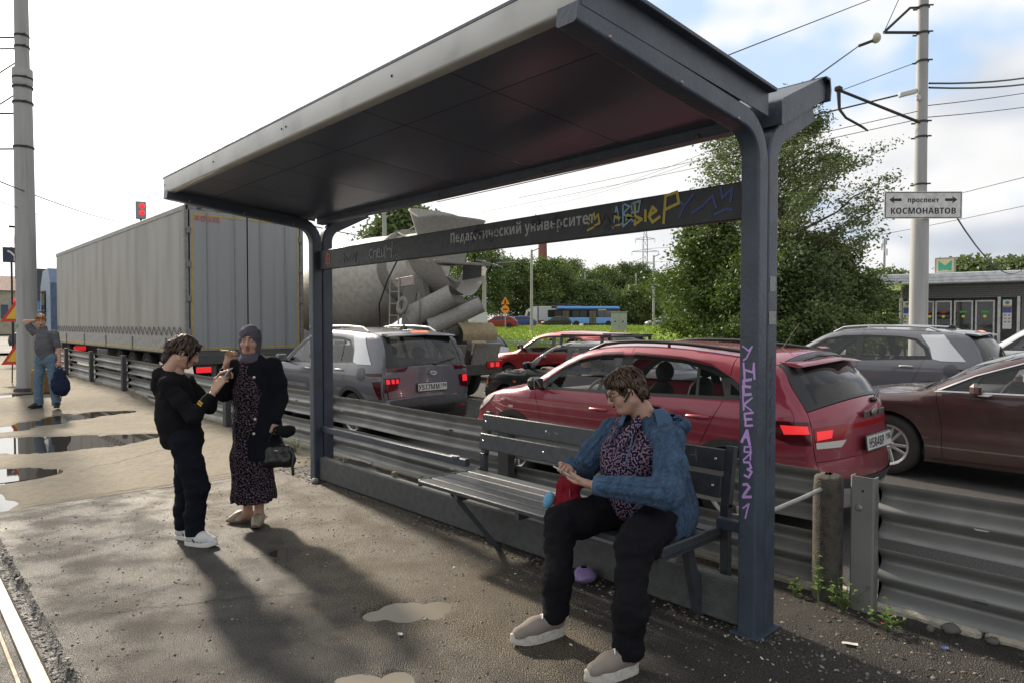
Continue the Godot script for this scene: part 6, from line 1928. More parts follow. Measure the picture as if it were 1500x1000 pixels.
	b.bx(Vector3(8, 13.6, 0), Vector3(9, 1.6, 6), 0.1)
	part(t, "roof", b, worn(mat(0.12, 0.11, 0.11, 0.9), 2, 0, 1, 0.1))
	for k in 8:
		b = MB.new()
		b.bx(Vector3(-11 + 3.1 * k, 9.0, 6.03), Vector3(2.0, 2.2, 0.06), 0.01)
		part(t, "window", b, mat(0.05, 0.06, 0.07, 0.1))
	# long building far left
	t = thing("long_building", "long pale yellow building with pinkish roof behind the left utility pole", "building", Vector3(-108, 0.3, -14), "", deg_to_rad(90.0))
	b = MB.new()
	b.bx(Vector3(0, 2.7, 0), Vector3(60, 5.4, 8), 0.05)
	part(t, "wall", b, worn(mat(0.42, 0.38, 0.28, 0.85), 1, 0, 1, 0.2))
	b = MB.new()
	b.prism(V2([-4.4, 5.4, 4.4, 5.4, 0, 7.4]), at(Vector3(-30.3, 0, 0), Basis(Vector3(0, 0, 1), Vector3.UP, Vector3(1, 0, 0))), 60.6)
	part(t, "roof", b, worn(mat(0.4, 0.27, 0.23, 0.8), 2, 0, 1, 0.3))
	for k in 16:
		b = MB.new()
		b.bx(Vector3(-28 + 3.7 * k, 2.8, 4.02), Vector3(1.6, 1.7, 0.06), 0.01)
		part(t, "window", b, mat(0.07, 0.08, 0.1, 0.08))
	t = thing("blue_kiosk", "blue kiosk with flat roof beside the lorry cab", "kiosk", Vector3(-88.0, 0.3, -14.8), "", deg_to_rad(90.0))
	b = MB.new()
	b.bx(Vector3(0, 1.9, 0), Vector3(5, 3.8, 4), 0.04)
	part(t, "wall", b, mat(0.08, 0.2, 0.42, 0.6))
	b = MB.new()
	b.bx(Vector3(0, 3.95, 0), Vector3(5.4, 0.3, 4.4), 0.04)
	part(t, "roof", b, mat(0.1, 0.11, 0.14, 0.6))
	b = MB.new()
	b.bx(Vector3(0, 1.9, 2.02), Vector3(2.6, 1.2, 0.05), 0.01)
	part(t, "window", b, mat(0.06, 0.07, 0.09, 0.06))
	t = thing("advertising_pylon", "narrow dark advertising column behind the left utility pole", "column", Vector3(-70, 0.2, -10.4), "", deg_to_rad(90.0))
	b = MB.new()
	b.bx(Vector3(0, 4.8, 0), Vector3(0.9, 2.6, 0.4), 0.03)
	part(t, "panel", b, mat(0.05, 0.055, 0.065, 0.5))
	b = MB.new()
	b.tube([Vector3(0, 0, 0), Vector3(0, 3.5, 0)], 0.12, 8)
	part(t, "stem", b, fm)
	# billboard and blue sign near the pylon
	t = thing("billboard", "pale billboard on a post right of the utility cabinet", "billboard", Vector3(-72.0, 1.1, -98.5), "", deg_to_rad(42.0))
	b = MB.new()
	b.bx(Vector3(0, 4.6, 0), Vector3(1.9, 2.1, 0.2), 0.03)
	part(t, "panel", b, mat(0.42, 0.55, 0.65, 0.5))
	b = MB.new()
	b.bx(Vector3(0.1, 3.75, 0.11), Vector3(1.5, 0.45, 0.02), 0.01)
	part(t, "picture", b, mat(0.35, 0.16, 0.1, 0.5))
	b = MB.new()
	b.tube([Vector3(0, 0, 0), Vector3(0, 3.6, 0)], 0.14, 8)
	part(t, "post", b, fm)
	t = thing("cell_tower", "slim telecom mast above the tree by the pavilion", "mast", Vector3(-72.5, 0, -216.5))
	b = MB.new()
	b.tube([Vector3(0, 0, 0), Vector3(0, 26.5, 0)], [0.5, 0.3], 8)
	part(t, "mast", b, fm)
	for k in 5:
		b = MB.new()
		b.bx(Vector3(0.7 * cos(k * 1.3), 22.5 + 0.8 * k, 0.7 * sin(k * 1.3)), Vector3(0.3, 2.0, 0.25), 0.03)
		part(t, "antenna", b, mat(0.4, 0.42, 0.44, 0.6))
func pylon(label: String, p: Vector3, h: float, w: float) -> void:
	var t := thing("power_pylon", label, "pylon", p, "", deg_to_rad(40.0))
	var m := mat(0.2, 0.21, 0.22, 0.6, 0.4)
	var r := 0.12 * w
	var b := MB.new()
	var half := func(y: float) -> float: return lerpf(3.4 * w, 0.9 * w, minf(1.0, y / (0.55 * h))) * (1.0 if y < 0.86 * h else lerpf(1.0, 0.1, (y - 0.86 * h) / (0.14 * h)))
	for s in [[-1, -1], [-1, 1], [1, -1], [1, 1]]:
		var path := []
		for k in 15:
			var y := h * k / 14.0
			path.append(Vector3(s[0] * half.call(y), y, s[1] * half.call(y)))
		b.tube(path, r, 4)
	part(t, "legs", b, m)
	b = MB.new()
	for k in 14:
		var y0 := h * k / 14.0
		var y1 := h * (k + 1) / 14.0
		var a: float = half.call(y0)
		var c: float = half.call(y1)
		for q in [[Vector3(-a, y0, a), Vector3(c, y1, c)], [Vector3(a, y0, a), Vector3(-c, y1, c)], [Vector3(a, y0, a), Vector3(c, y1, -c)], [Vector3(a, y0, -a), Vector3(c, y1, c)]]: b.tube(q, r * 0.6, 4, false)
	part(t, "lattice", b, m)
	for k in 3:
		var y := h * (0.62 + 0.12 * k)
		var l := (5.5 if k == 1 else 4.0) * w
		b = MB.new()
		for s in [-1, 1]:
			b.tube([Vector3(0, y, 0), Vector3(s * l, y + 0.2, 0)], r * 0.9, 4)
			b.tube([Vector3(0, y + 1.1 * w, 0), Vector3(s * l, y + 0.2, 0)], r * 0.7, 4)
			b.tube([Vector3(s * l, y + 0.2, 0), Vector3(s * l, y - 1.4 * w, 0)], r * 0.8, 4)
		part(t, "cross_arm", b, m)

# ---------------------------------------------------------------- pavilion
func build_pavilion() -> void:
	var t := thing("metro_pavilion", "low metro entrance pavilion with flat grey roof and glazed doors", "pavilion", Vector3(-16.19, 0.35, -47.32), "", deg_to_rad(13.1))
	var steel := worn(mat(0.6, 0.6, 0.6, 0.4, 0.2), 1, 0, 1, 0.5)
	var dark := worn(mat(0.16, 0.16, 0.16, 0.6), 2, 0, 1, 0.6)
	var b := MB.new()
	b.bx(Vector3(9, 4.1, -4.5), Vector3(18, 0.62, 9.4), 0.03)
	part(t, "roof_slab", b, worn(mat(0.74, 0.77, 0.82, 0.5), 1, 0, 1, 0.3))
	for y in [3.95, 4.15]:
		b = MB.new()
		b.bx(Vector3(9, y, 0.205), Vector3(18, 0.012, 0.012), 0.002)
		part(t, "fascia_joint", b, dark)
	b = MB.new()
	b.bx(Vector3(9.6, 1.6, -8.6), Vector3(16.4, 4.2, 0.2), 0.02)
	b.bx(Vector3(1.25, 1.6, -5.0), Vector3(0.15, 4.2, 7.2), 0.02)
	part(t, "back_wall", b, worn(mat(0.45, 0.44, 0.42, 0.8), 1, 0, 1, 0.4))
	b = MB.new()
	b.bx(Vector3(9.6, 3.3, -1.35), Vector3(16.4, 0.8, 0.3), 0.02)
	part(t, "fascia_band", b, dark)
	for k in 6:
		b = MB.new()
		b.bx(Vector3(5.0, 2.93 + 0.13 * k, -1.17), Vector3(7.4, 0.05, 0.06), 0.005)
		part(t, "slat", b, worn(mat(0.22, 0.22, 0.22, 0.5, 0.3), 2, 0, 1, 0.6))
	for x in [1.2, 2.45, 6.4, 7.35, 9.6, 12.0, 14.5, 17.0]:
		b = MB.new()
		b.bx(Vector3(x, 1.45, -1.1), Vector3(0.16, 2.95, 0.16), 0.015)
		part(t, "column", b, steel)
	for e in [[2.6, 3.05], [3.1, 4.0], [4.1, 5.1], [5.2, 6.2]]:
		var w: float = e[1] - e[0]
		var cx: float = (e[0] + e[1]) / 2
		b = MB.new()
		for s in [-1, 1]: b.bx(Vector3(cx + s * (w / 2 - 0.05), 1.35, -1.15), Vector3(0.09, 2.75, 0.08), 0.01)
		b.bx(Vector3(cx, 2.68, -1.15), Vector3(w - 0.19, 0.1, 0.075), 0.01)
		b.bx(Vector3(cx, 0.15, -1.15), Vector3(w - 0.19, 0.28, 0.075), 0.01)
		var d := part(t, "door", b, steel)
		b = MB.new()
		b.bx(Vector3(cx, 1.45, -1.15), Vector3(w - 0.19, 2.3, 0.012), 0.002)
		part(d, "pane", b, glass(0.02, 0.024, 0.026, 0.35))
		b = MB.new()
		b.bx(Vector3(cx, 2.02, -1.13), Vector3(w * 0.36, 0.12, 0.008), 0.002)
		part(d, "door_notice", b, mat(0.5, 0.03, 0.06, 0.5) if cx < 4.05 else mat(0.05, 0.36, 0.08, 0.5))
		b = MB.new()
		b.lathe(at(Vector3(cx, 1.74, -1.13), rot(Vector3.RIGHT, 90)), [Vector2(0.09, 0), Vector2(0.09, 0.008)], 16)
		part(d, "yellow_dot", b, mat(0.75, 0.62, 0.02, 0.5))
	for e in [[7.5, 9.5], [9.7, 11.9], [12.1, 14.4], [14.6, 16.9], [1.35, 2.35]]:
		b = MB.new()
		b.bx(Vector3((e[0] + e[1]) / 2, 1.45, -1.2), Vector3(e[1] - e[0], 2.8, 0.012), 0.002)
		part(t, "glazing", b, glass(0.02, 0.024, 0.026, 0.35))
	for x in [1.58, 6.8]:
		b = MB.new()
		b.bx(Vector3(x, 1.85, -0.95), Vector3(0.44, 1.75, 0.03), 0.006)
		var p := part(t, "notice_board", b, mat(0.6, 0.62, 0.63, 0.5))
		b = MB.new()
		b.bx(Vector3(x, 2.12, -0.93), Vector3(0.42, 0.36, 0.006), 0.002)
		part(p, "blue_field", b, mat(0.06, 0.09, 0.3, 0.5))
		b = MB.new()
		b.bx(Vector3(x, 2.35, -0.93), Vector3(0.42, 0.09, 0.006), 0.002)
		part(p, "orange_field", b, mat(0.6, 0.33, 0.06, 0.5))
		b = MB.new()
		b.lathe(at(Vector3(x, 2.55, -0.933), rot(Vector3.RIGHT, 90)), [Vector2(0.1, 0), Vector2(0.1, 0.006)], 16)
		part(p, "emblem", b, mat(0.06, 0.25, 0.14, 0.5))
		b = MB.new()
		for k in 3:
			for q in 2: b.bx(Vector3(x - 0.1 + 0.2 * q, 1.8 - 0.2 * k, -0.93), Vector3(0.12, 0.09, 0.006), 0.002)
		part(p, "print", b, mat(0.4, 0.2, 0.22, 0.5))
	b = MB.new()
	b.bx(Vector3(9.5, -0.25, -4), Vector3(18, 0.5, 10), 0.05)
	part(t, "plinth", b, worn(mat(0.3, 0.29, 0.27, 0.9), 1, 0, 1, 0.5))
	# box sign with the letter
	var s := thing("metro_sign", "square cream box sign with green letter M on the pavilion roof", "sign", Vector3(-16.19, 0.35, -47.32), "", deg_to_rad(13.1))
	b = MB.new()
	b.bx(Vector3(3.6, 4.92, -1.2), Vector3(1.12, 1.02, 0.5), 0.03)
	part(s, "casing", b, mat(0.26, 0.26, 0.26, 0.5, 0.4))
	b = MB.new()
	b.bx(Vector3(3.6, 4.93, -0.945), Vector3(0.94, 0.84, 0.012), 0.004)
	part(s, "face", b, mat(0.56, 0.5, 0.28, 0.5))
	b = MB.new()
	b.prism(V2([-0.36, -0.32, -0.36, 0.3, 0.0, 0.0, 0.36, 0.3, 0.36, -0.32, 0.17, -0.32, 0.12, -0.26, 0.0, -0.3, -0.12, -0.26, -0.17, -0.32]), at(Vector3(3.6, 4.93, -0.937)), 0.01)
	part(s, "letter", b, mat(0.05, 0.33, 0.24, 0.5))

# ---------------------------------------------------------------- poles, signs, wires
func wire(label: String, a: Vector3, c: Vector3, sag: float, r: float) -> void:
	var b := MB.new()
	var p := []
	for i in 13:
		var f := i / 12.0
		p.append(a.lerp(c, f) - Vector3(0, sag * 4.0 * f * (1.0 - f), 0))
	b.tube(p, r, 5, false)
	one("overhead_wire", b, T.wire, label, "wire", "overhead wires")
func band_clamp(t: Node3D, y: float, r: float, ear := 0.08) -> void:
	var b := MB.new()
	b.lathe(at(Vector3(0, y, 0)), [Vector2(r + 0.003, -0.025), Vector2(r + 0.009, -0.02), Vector2(r + 0.009, 0.02), Vector2(r + 0.003, 0.025)], 20, false)
	b.bx(Vector3(r + ear / 2, y, 0), Vector3(ear, 0.035, 0.02), 0.004, deg_to_rad(47.0))
	b.bx(Vector3(-r - ear / 2, y, 0), Vector3(ear, 0.035, 0.02), 0.004, deg_to_rad(47.0))
	part(t, "clamp", b, T.iron)
func build_poles() -> void:
	T.wire = mat(0.03, 0.03, 0.032, 0.6)
	T.iron = worn(mat(0.05, 0.048, 0.046, 0.7, 0.3), 1, 0, 1, 2.0)
	T.pole = worn(mat(0.33, 0.335, 0.33, 0.7), 1, 0, 1, 0.35, 0.25)
	T.pole = streaked(mat(0.36, 0.365, 0.36, 0.7))
	# big steel pole on the platform
	var g := rise(-19.0)
	var t := thing("utility_pole", "thick grey stepped utility pole rising from the platform behind the man", "utility pole", Vector3(-18.95, g, -2.5), "", deg_to_rad(0.0))
	var b := MB.new()
	b.lathe(at(Vector3.ZERO), [Vector2(0.225, 0), Vector2(0.205, 1.5), Vector2(0.2, 3.5), Vector2(0.19, 5.5), Vector2(0.18, 6.9), Vector2(0.2, 6.92), Vector2(0.2, 7.25), Vector2(0.145, 7.3), Vector2(0.13, 12.5)], 28)
	part(t, "shaft", b, T.pole)
	b = MB.new()
	b.lathe(at(Vector3.ZERO), [Vector2(0.3, -0.06), Vector2(0.27, 0.05), Vector2(0.23, 0.07)], 20, false)
	part(t, "base_collar", b, worn(mat(0.06, 0.055, 0.05, 0.9), 1, 0, 1, 1.0, 0.5))
	for y in [8.0, 7.75]: band_clamp(t, y, 0.145, 0.1)
	for y in [7.05, 6.85, 6.5, 5.5]: band_clamp(t, y, 0.198, 0.1)
	b = MB.new()
	b.tube([Vector3(-0.02, 3.7, 0.2), Vector3(-0.02, 3.7, 0.3)], 0.025, 8)
	part(t, "stub_bracket", b, T.iron)
	b = MB.new()
	var st := []
	for i in 9: st.append(Vector2(0.012 * sin(i * 1.9), -0.12 * i))
	for q in [at(Vector3(-0.02, 3.65, 0.206)), at(Vector3(0.01, 3.5, 0.207))]: b.ribbon(st, q, 0.04)
	part(t, "rust_stain", b, mat(0.2, 0.1, 0.04, 0.9))
	b = MB.new()
	b.ribbon([Vector2(-0.09, 0), Vector2(-0.03, 0.03), Vector2(0.03, -0.02), Vector2(0.08, 0.03)], at(Vector3(0, 1.45, 0.2035)) , 0.05)
	part(t, "paint_mark", b, mat(0.2, 0.4, 0.12, 0.7))
	for e in [[8.0, 7.9], [7.75, 7.55], [6.3, 6.35], [5.5, 5.55]]:
		b = MB.new()
		var y: float = e[0] - 0.02
		b.tube([Vector3(-0.12, y, 0.1), Vector3(-1.2, y - 0.02, 1.3), Vector3(-3.0, e[1], 3.2)], 0.02, 6)
		b.ellipsoid(at(Vector3(-0.75, y - 0.01, 0.8), Basis(Vector3.UP, deg_to_rad(-47))), Vector3(0.05, 0.06, 0.2), 10, 6)
		part(t, "stay_wire", b, T.iron)
	for y in [7.4, 6.7]:
		b = MB.new()
		b.tube([Vector3(-0.1, y, 0.12), Vector3(-0.6, y - 0.5, 0.7)], 0.015, 6)
		part(t, "strut", b, T.iron)
	# street-name pole beyond the road
	t = thing("sign_pole", "tall pale steel pole with tram wire brackets beyond the road", "utility pole", Vector3(-5.25, -0.1, -17.95))
	b = MB.new()
	b.lathe(at(Vector3.ZERO), [Vector2(0.2, 0), Vector2(0.195, 3.0), Vector2(0.185, 4.2), Vector2(0.135, 4.75), Vector2(0.13, 5.6), Vector2(0.11, 9.9)], 24)
	part(t, "shaft", b, T.pole)
	for y in [9.1, 8.5, 7.85, 6.45, 6.1, 5.0, 4.35]: band_clamp(t, y, 0.13, 0.09)
	b = MB.new()
	b.tube([Vector3(0.0, 6.42, 0.12), Vector3(-1.33, 7.2, 1.4)], 0.035, 8)
	part(t, "bracket_arm", b, T.iron)
	b = MB.new()
	b.tube([Vector3(-1.33, 7.22, 1.42), Vector3(-1.31, 6.75, 1.4), Vector3(-1.2, 6.55, 1.3), Vector3(-0.95, 6.35, 1.0), Vector3(-0.85, 6.25, 0.9)], [0.05, 0.035, 0.03, 0.03, 0.02], 7)
	b.bx(Vector3(-1.33, 7.22, 1.42), Vector3(0.16, 0.12, 0.16), 0.03)
	part(t, "insulator_chain", b, T.iron)
	b = MB.new()
	b.tube([Vector3(0, 9.1, 0), Vector3(-0.2, 9.08, 0.24), Vector3(-0.6, 8.5, 0.72)], 0.03, 8)
	b.tube([Vector3(0, 8.52, 0), Vector3(-0.6, 8.5, 0.72)], 0.035, 8)
	part(t, "bracket_frame", b, T.iron)
	b = MB.new()
	b.ellipsoid(at(Vector3(-0.72, 8.37, 0.86)), Vector3(0.11, 0.12, 0.11), 14, 10)
	part(t, "insulator", b, mat(0.42, 0.41, 0.33, 0.3))
	b = MB.new()
	b.tube([Vector3(-0.78, 8.3, 0.93), Vector3(-0.98, 8.18, 1.17)], 0.035, 8)
	part(t, "wire_grip", b, T.iron)
	b = MB.new()
	b.box(at(Vector3(-0.2, 7.1, 0.3), Basis(Vector3.UP, deg_to_rad(47)) * rot(Vector3(0, 0, 1), 14)), Vector3(0.42, 0.1, 0.14), 0.02)
	b.bx(Vector3(-0.02, 6.98, 0.16), Vector3(0.1, 0.12, 0.1), 0.02)
	part(t, "street_camera", b, mat(0.5, 0.5, 0.48, 0.5))
	# street name sign on it
	t = thing("street_sign", "white street sign with two black arrows reading проспект Космонавтов", "sign", Vector3(-5.14, 4.38, -17.74), "", deg_to_rad(46.4))
	b = MB.new()
	b.bx(Vector3(0, 0, 0.02), Vector3(1.79, 0.62, 0.02), 0.004)
	part(t, "panel", b, worn(mat(0.6, 0.6, 0.59, 0.5), 1, 0, 1, 0.7))
	b = MB.new()
	for s in [-1, 1]:
		b.bx(Vector3(0, s * 0.287, 0.033), Vector3(1.72, 0.014, 0.004), 0.001)
		b.bx(Vector3(s * 0.865, 0, 0.033), Vector3(0.014, 0.56, 0.004), 0.001)
	part(t, "border", b, T.black)
	for s in [-1, 1]:
		b = MB.new()
		b.prism(V2([0.78 * s, 0.12, 0.66 * s, 0.205, 0.68 * s, 0.15, 0.5 * s, 0.15, 0.5 * s, 0.09, 0.68 * s, 0.09, 0.66 * s, 0.035]), at(Vector3(0, 0, 0.0315)), 0.003)
		part(t, "arrow", b, T.black)
	b = MB.new()
	b.text("проспект", at(Vector3(0.0, 0.115, 0.033)), 0.108, font_bold, 0.003, 1.05)
	part(t, "lettering", b, T.black)
	b = MB.new()
	b.text("КОСМОНАВТОВ", at(Vector3(0.0, -0.135, 0.033)), 0.137, font_bold, 0.003, 1.04)
	part(t, "lettering", b, T.black)
	# plain poles across the square
	for e in [[Vector3(-32.8, 0, -20.8), 8.6, 0.13, "blue grey pole behind the mixer drum"], [Vector3(-45.6, 0.6, -39.1), 6.6, 0.17, "grey pole right of the mixer's chutes"], [Vector3(-49.95, 0.9, -49.2), 8.3, 0.14, "slim grey pole at the white lorry"], [Vector3(-79.3, 1.1, -91.3), 9.6, 0.18, "far grey pole above the trolleybus roof"], [Vector3(-73.2, 1.1, -97.9), 9.4, 0.16, "far lamp post with curved arm by the billboard"], [Vector3(-55.0, 1.1, -77.5), 9.8, 0.15, "grey pole beside the parked cars under the pylon"]]:
		t = thing("street_pole", e[3], "pole", e[0], "poles across the square")
		b = MB.new()
		b.tube([Vector3.ZERO, Vector3(0, e[1], 0)], [e[2] * 1.2, e[2] * 0.8], 10)
		part(t, "shaft", b, T.pole)
		b = MB.new()
		b.tube([Vector3(0, e[1] - 0.2, 0), Vector3(0.6, e[1] + 0.15, -0.5)], 0.05, 6)
		part(t, "arm", b, T.iron)
	# signs and signals at the far left
	for e in [[1.86, 0.42], [0.78, 0.42]]:
		t = thing("warning_triangle", "yellow warning triangle with red edge behind the utility pole, %s of a pair" % ("upper" if e[0] > 1.0 else "lower"), "sign", Vector3(-21.5, g, -2.7), "", deg_to_rad(80.0))
		b = MB.new()
		b.prism(V2([-e[1], e[0] - 0.3, e[1], e[0] - 0.3, 0, e[0] + 0.42]), at(Vector3.ZERO), 0.015)
		part(t, "red_plate", b, mat(0.55, 0.05, 0.03, 0.5))
		b = MB.new()
		b.prism(V2([-e[1] * 0.72, e[0] - 0.22, e[1] * 0.72, e[0] - 0.22, 0, e[0] + 0.27]), at(Vector3(0, 0, 0.016)), 0.002)
		part(t, "yellow_field", b, mat(0.7, 0.46, 0.04, 0.5))
		b = MB.new()
		b.prism(V2([-0.1, e[0] - 0.17, 0.14, e[0] - 0.17, 0.08, e[0] - 0.02, -0.02, e[0] + 0.08]), at(Vector3(0, 0, 0.019)), 0.002)
		part(t, "pictogram", b, T.black)
		if e[0] < 1.0:
			b = MB.new()
			for s in [-0.2, 0.2]: b.tube([Vector3(s, 0.0, -0.02), Vector3(s * 0.8, 1.7, -0.02)], 0.016, 6)
			part(t, "stand", b, T.iron)
	t = thing("road_sign", "dark square road sign with white arrow on a thin post at far left", "sign", Vector3(-36.9, 0.1, -4.35), "", deg_to_rad(85.0))
	b = MB.new()
	b.bx(Vector3(0, 4.55, 0), Vector3(0.62, 0.66, 0.02), 0.005)
	part(t, "plate", b, mat(0.02, 0.03, 0.06, 0.5))
	b = MB.new()
	b.ribbon([Vector2(0.12, 4.3), Vector2(0.12, 4.5), Vector2(0.0, 4.65), Vector2(-0.12, 4.72)], at(Vector3(0, 0, 0.012)), 0.07)
	part(t, "arrow", b, mat(0.6, 0.6, 0.6, 0.5))
	b = MB.new()
	b.tube([Vector3(0, 0, -0.05), Vector3(0, 4.9, -0.05)], 0.04, 8)
	part(t, "post", b, T.iron)
	for e in [[Vector3(-49.8, 0.5, -12.86), 9.0, "traffic signal showing red above the trailer roof"], [Vector3(-74.0, 0.6, -8.75), 3.2, "red traffic signal low behind the left utility pole"]]:
		t = thing("traffic_signal", e[2], "traffic light", e[0], "", deg_to_rad(76.0))
		b = MB.new()
		b.bx(Vector3(0, e[1] - 0.4, 0), Vector3(0.62, 1.15, 0.3), 0.05)
		part(t, "housing", b, mat(0.25, 0.26, 0.27, 0.6))
		for k in 2:
			b = MB.new()
			b.lathe(at(Vector3(0.06, e[1] - 0.12 - 0.44 * k, 0.15), rot(Vector3.RIGHT, 90)), [Vector2(0.17, 0), Vector2(0.15, 0.02), Vector2(0.02, 0.05)], 16)
			part(t, "lens", b, T.lamp_lit2)
		b = MB.new()
		b.tube([Vector3(0, -0.3, -0.1), Vector3(0, e[1] - 0.9, -0.1)], 0.07, 8)
		part(t, "post", b, T.iron)
	b = MB.new()
	b.bx(Vector3(0, 0.25, 0), Vector3(0.42, 0.5, 0.42), 0.04)
	t = thing("concrete_block", "ochre painted concrete block at the foot of the utility pole", "block", Vector3(-18.15, g - 0.02, -2.72), "", 0.4)
	part(t, "block", b, worn(mat(0.24, 0.14, 0.055, 0.85), 1, 0, 1, 1.2, 0.5))
	b = MB.new()
	b.bx(Vector3(0, 0.52, 0), Vector3(0.39, 0.04, 0.39), 0.015)
	part(t, "yellow_cap", b, worn(mat(0.6, 0.42, 0.06, 0.8), 2, 0, 1, 1.2))
	# wires
	var ws := [["thick cable from the sign pole passing under the shelter roof", [-5.27, 7.04, -17.74, -24.32, 6.99, -18.12], 0.05, 0.022], ["thin wire below the thick cable under the shelter roof", [-5.27, 6.56, -17.73, -21.88, 7.17, -20.75], 0.05, 0.01], ["lowest thin wire leaving the sign pole leftward", [-5.26, 6.37, -17.73, -30.79, 8.13, -25.9], 0.05, 0.01], ["wire climbing over the shelter's rear gutter", [-4.73, 5.18, -8.27, -4.49, 7.41, -13.02], 0.0, 0.008],
		["wire from the round insulator down behind the roof", [-3.9, 4.4, -8.2, -6.23, 8.08, -16.78], 0.0, 0.014], ["stay wire rising from the bracket frame", [-5.85, 8.4, -17.23, -5.1, 10.4, -17.6], 0.0, 0.01], ["upper cable of the bundle right of the sign pole", [-5.16, 7.28, -18.17, -3.5, 11.6, -33.6], 0.3, 0.024], ["lower cable of the bundle right of the sign pole", [-5.16, 7.18, -18.17, -3.5, 11.3, -33.6], 0.3, 0.024], ["thin wire right of the sign pole under the bundle", [-5.21, 6.75, -18.09, -3.4, 10.8, -33.6], 0.1, 0.011], ["lowest thin wire right of the sign pole", [-5.21, 6.48, -18.09, -3.4, 10.2, -33.6], 0.1, 0.011], ["span wire holding the tram bracket arm", [-6.5, 7.1, -16.6, -5.3, 7.72, -17.8], 0.0, 0.009],
		["sagging wire from the utility pole over the trailer", [-15.0, 4.3, -1.2, -49.8, 8.2, -12.86], 0.25, 0.014], ["faint second wire over the trailer", [-15.0, 3.95, -1.2, -50.85, 7.68, -11.65], 0.25, 0.007], ["cable from the blue grey pole to the shelter's left", [-32.8, 6.36, -20.74, -18.68, 4.5, -9.4], 0.05, 0.02], ["high wire under the shelter roof toward the square", [-14.0, 9.2, -25.8, -41.3, 12.69, -44.15], 0.4, 0.012], ["second high wire toward the square", [-12.0, 8.9, -25.0, -45.0, 12.2, -44.0], 0.4, 0.012], ["slack wire between the grey poles by the mixer", [-46.1, 6.99, -38.77, -50.03, 8.79, -49.3], 0.6, 0.012], ["slack wire from the slim pole over the trolleybus", [-50.03, 8.79, -49.3, -79.32, 10.29, -91.3], 1.2, 0.02], ["power line from the pylon to the left", [-156, 27, -214.5, -274, 36, -294], 4.0, 0.07], ["power line from the pylon to the right", [-156, 30, -214.5, -20, 33, -170], 3.0, 0.07], ["lower power line to the right of the pylon", [-156, 25, -214.5, -20, 27, -170], 3.0, 0.06], ["dark drop cable from the sign to the pavilion", [-4.7, 4.3, -18.3, -8.5, 4.9, -47.5], 0.9, 0.02]]
	for e in ws:
		var q: Array = e[1]
		wire(e[0], Vector3(q[0], q[1], q[2]), Vector3(q[3], q[4], q[5]), e[2], e[3])

# ---------------------------------------------------------------- trees
func sprig(n: int, size: float, leaf: float, seed_: int) -> ArrayMesh:
	var r := RandomNumberGenerator.new()
	r.seed = seed_
	var b := MB.new()
	for k in n:
		var p := Vector3(r.randfn(), r.randfn() * 0.8, r.randfn()) * size * 0.42
		var d := (Vector3(r.randf_range(-1, 1), r.randf_range(-0.6, 0.8), r.randf_range(-1, 1))).normalized()
		var s := d.cross(Vector3(r.randf_range(-1, 1), r.randf_range(-1, 1), r.randf_range(-1, 1))).normalized()
		var l := leaf * r.randf_range(0.7, 1.25)
		var nn := d.cross(s)
		b.fquad(p, p + d * l * 0.5 + s * l * 0.27 + nn * l * 0.05, p + d * l, p + d * l * 0.5 - s * l * 0.27 + nn * l * 0.05)
	return b.mesh()
func leaf_mat() -> StandardMaterial3D:
	var m := mat(1, 1, 1, 0.6)
	m.vertex_color_use_as_albedo = true
	m.backlight_enabled = true; m.backlight = Color(0.55, 0.62, 0.25)
	return m
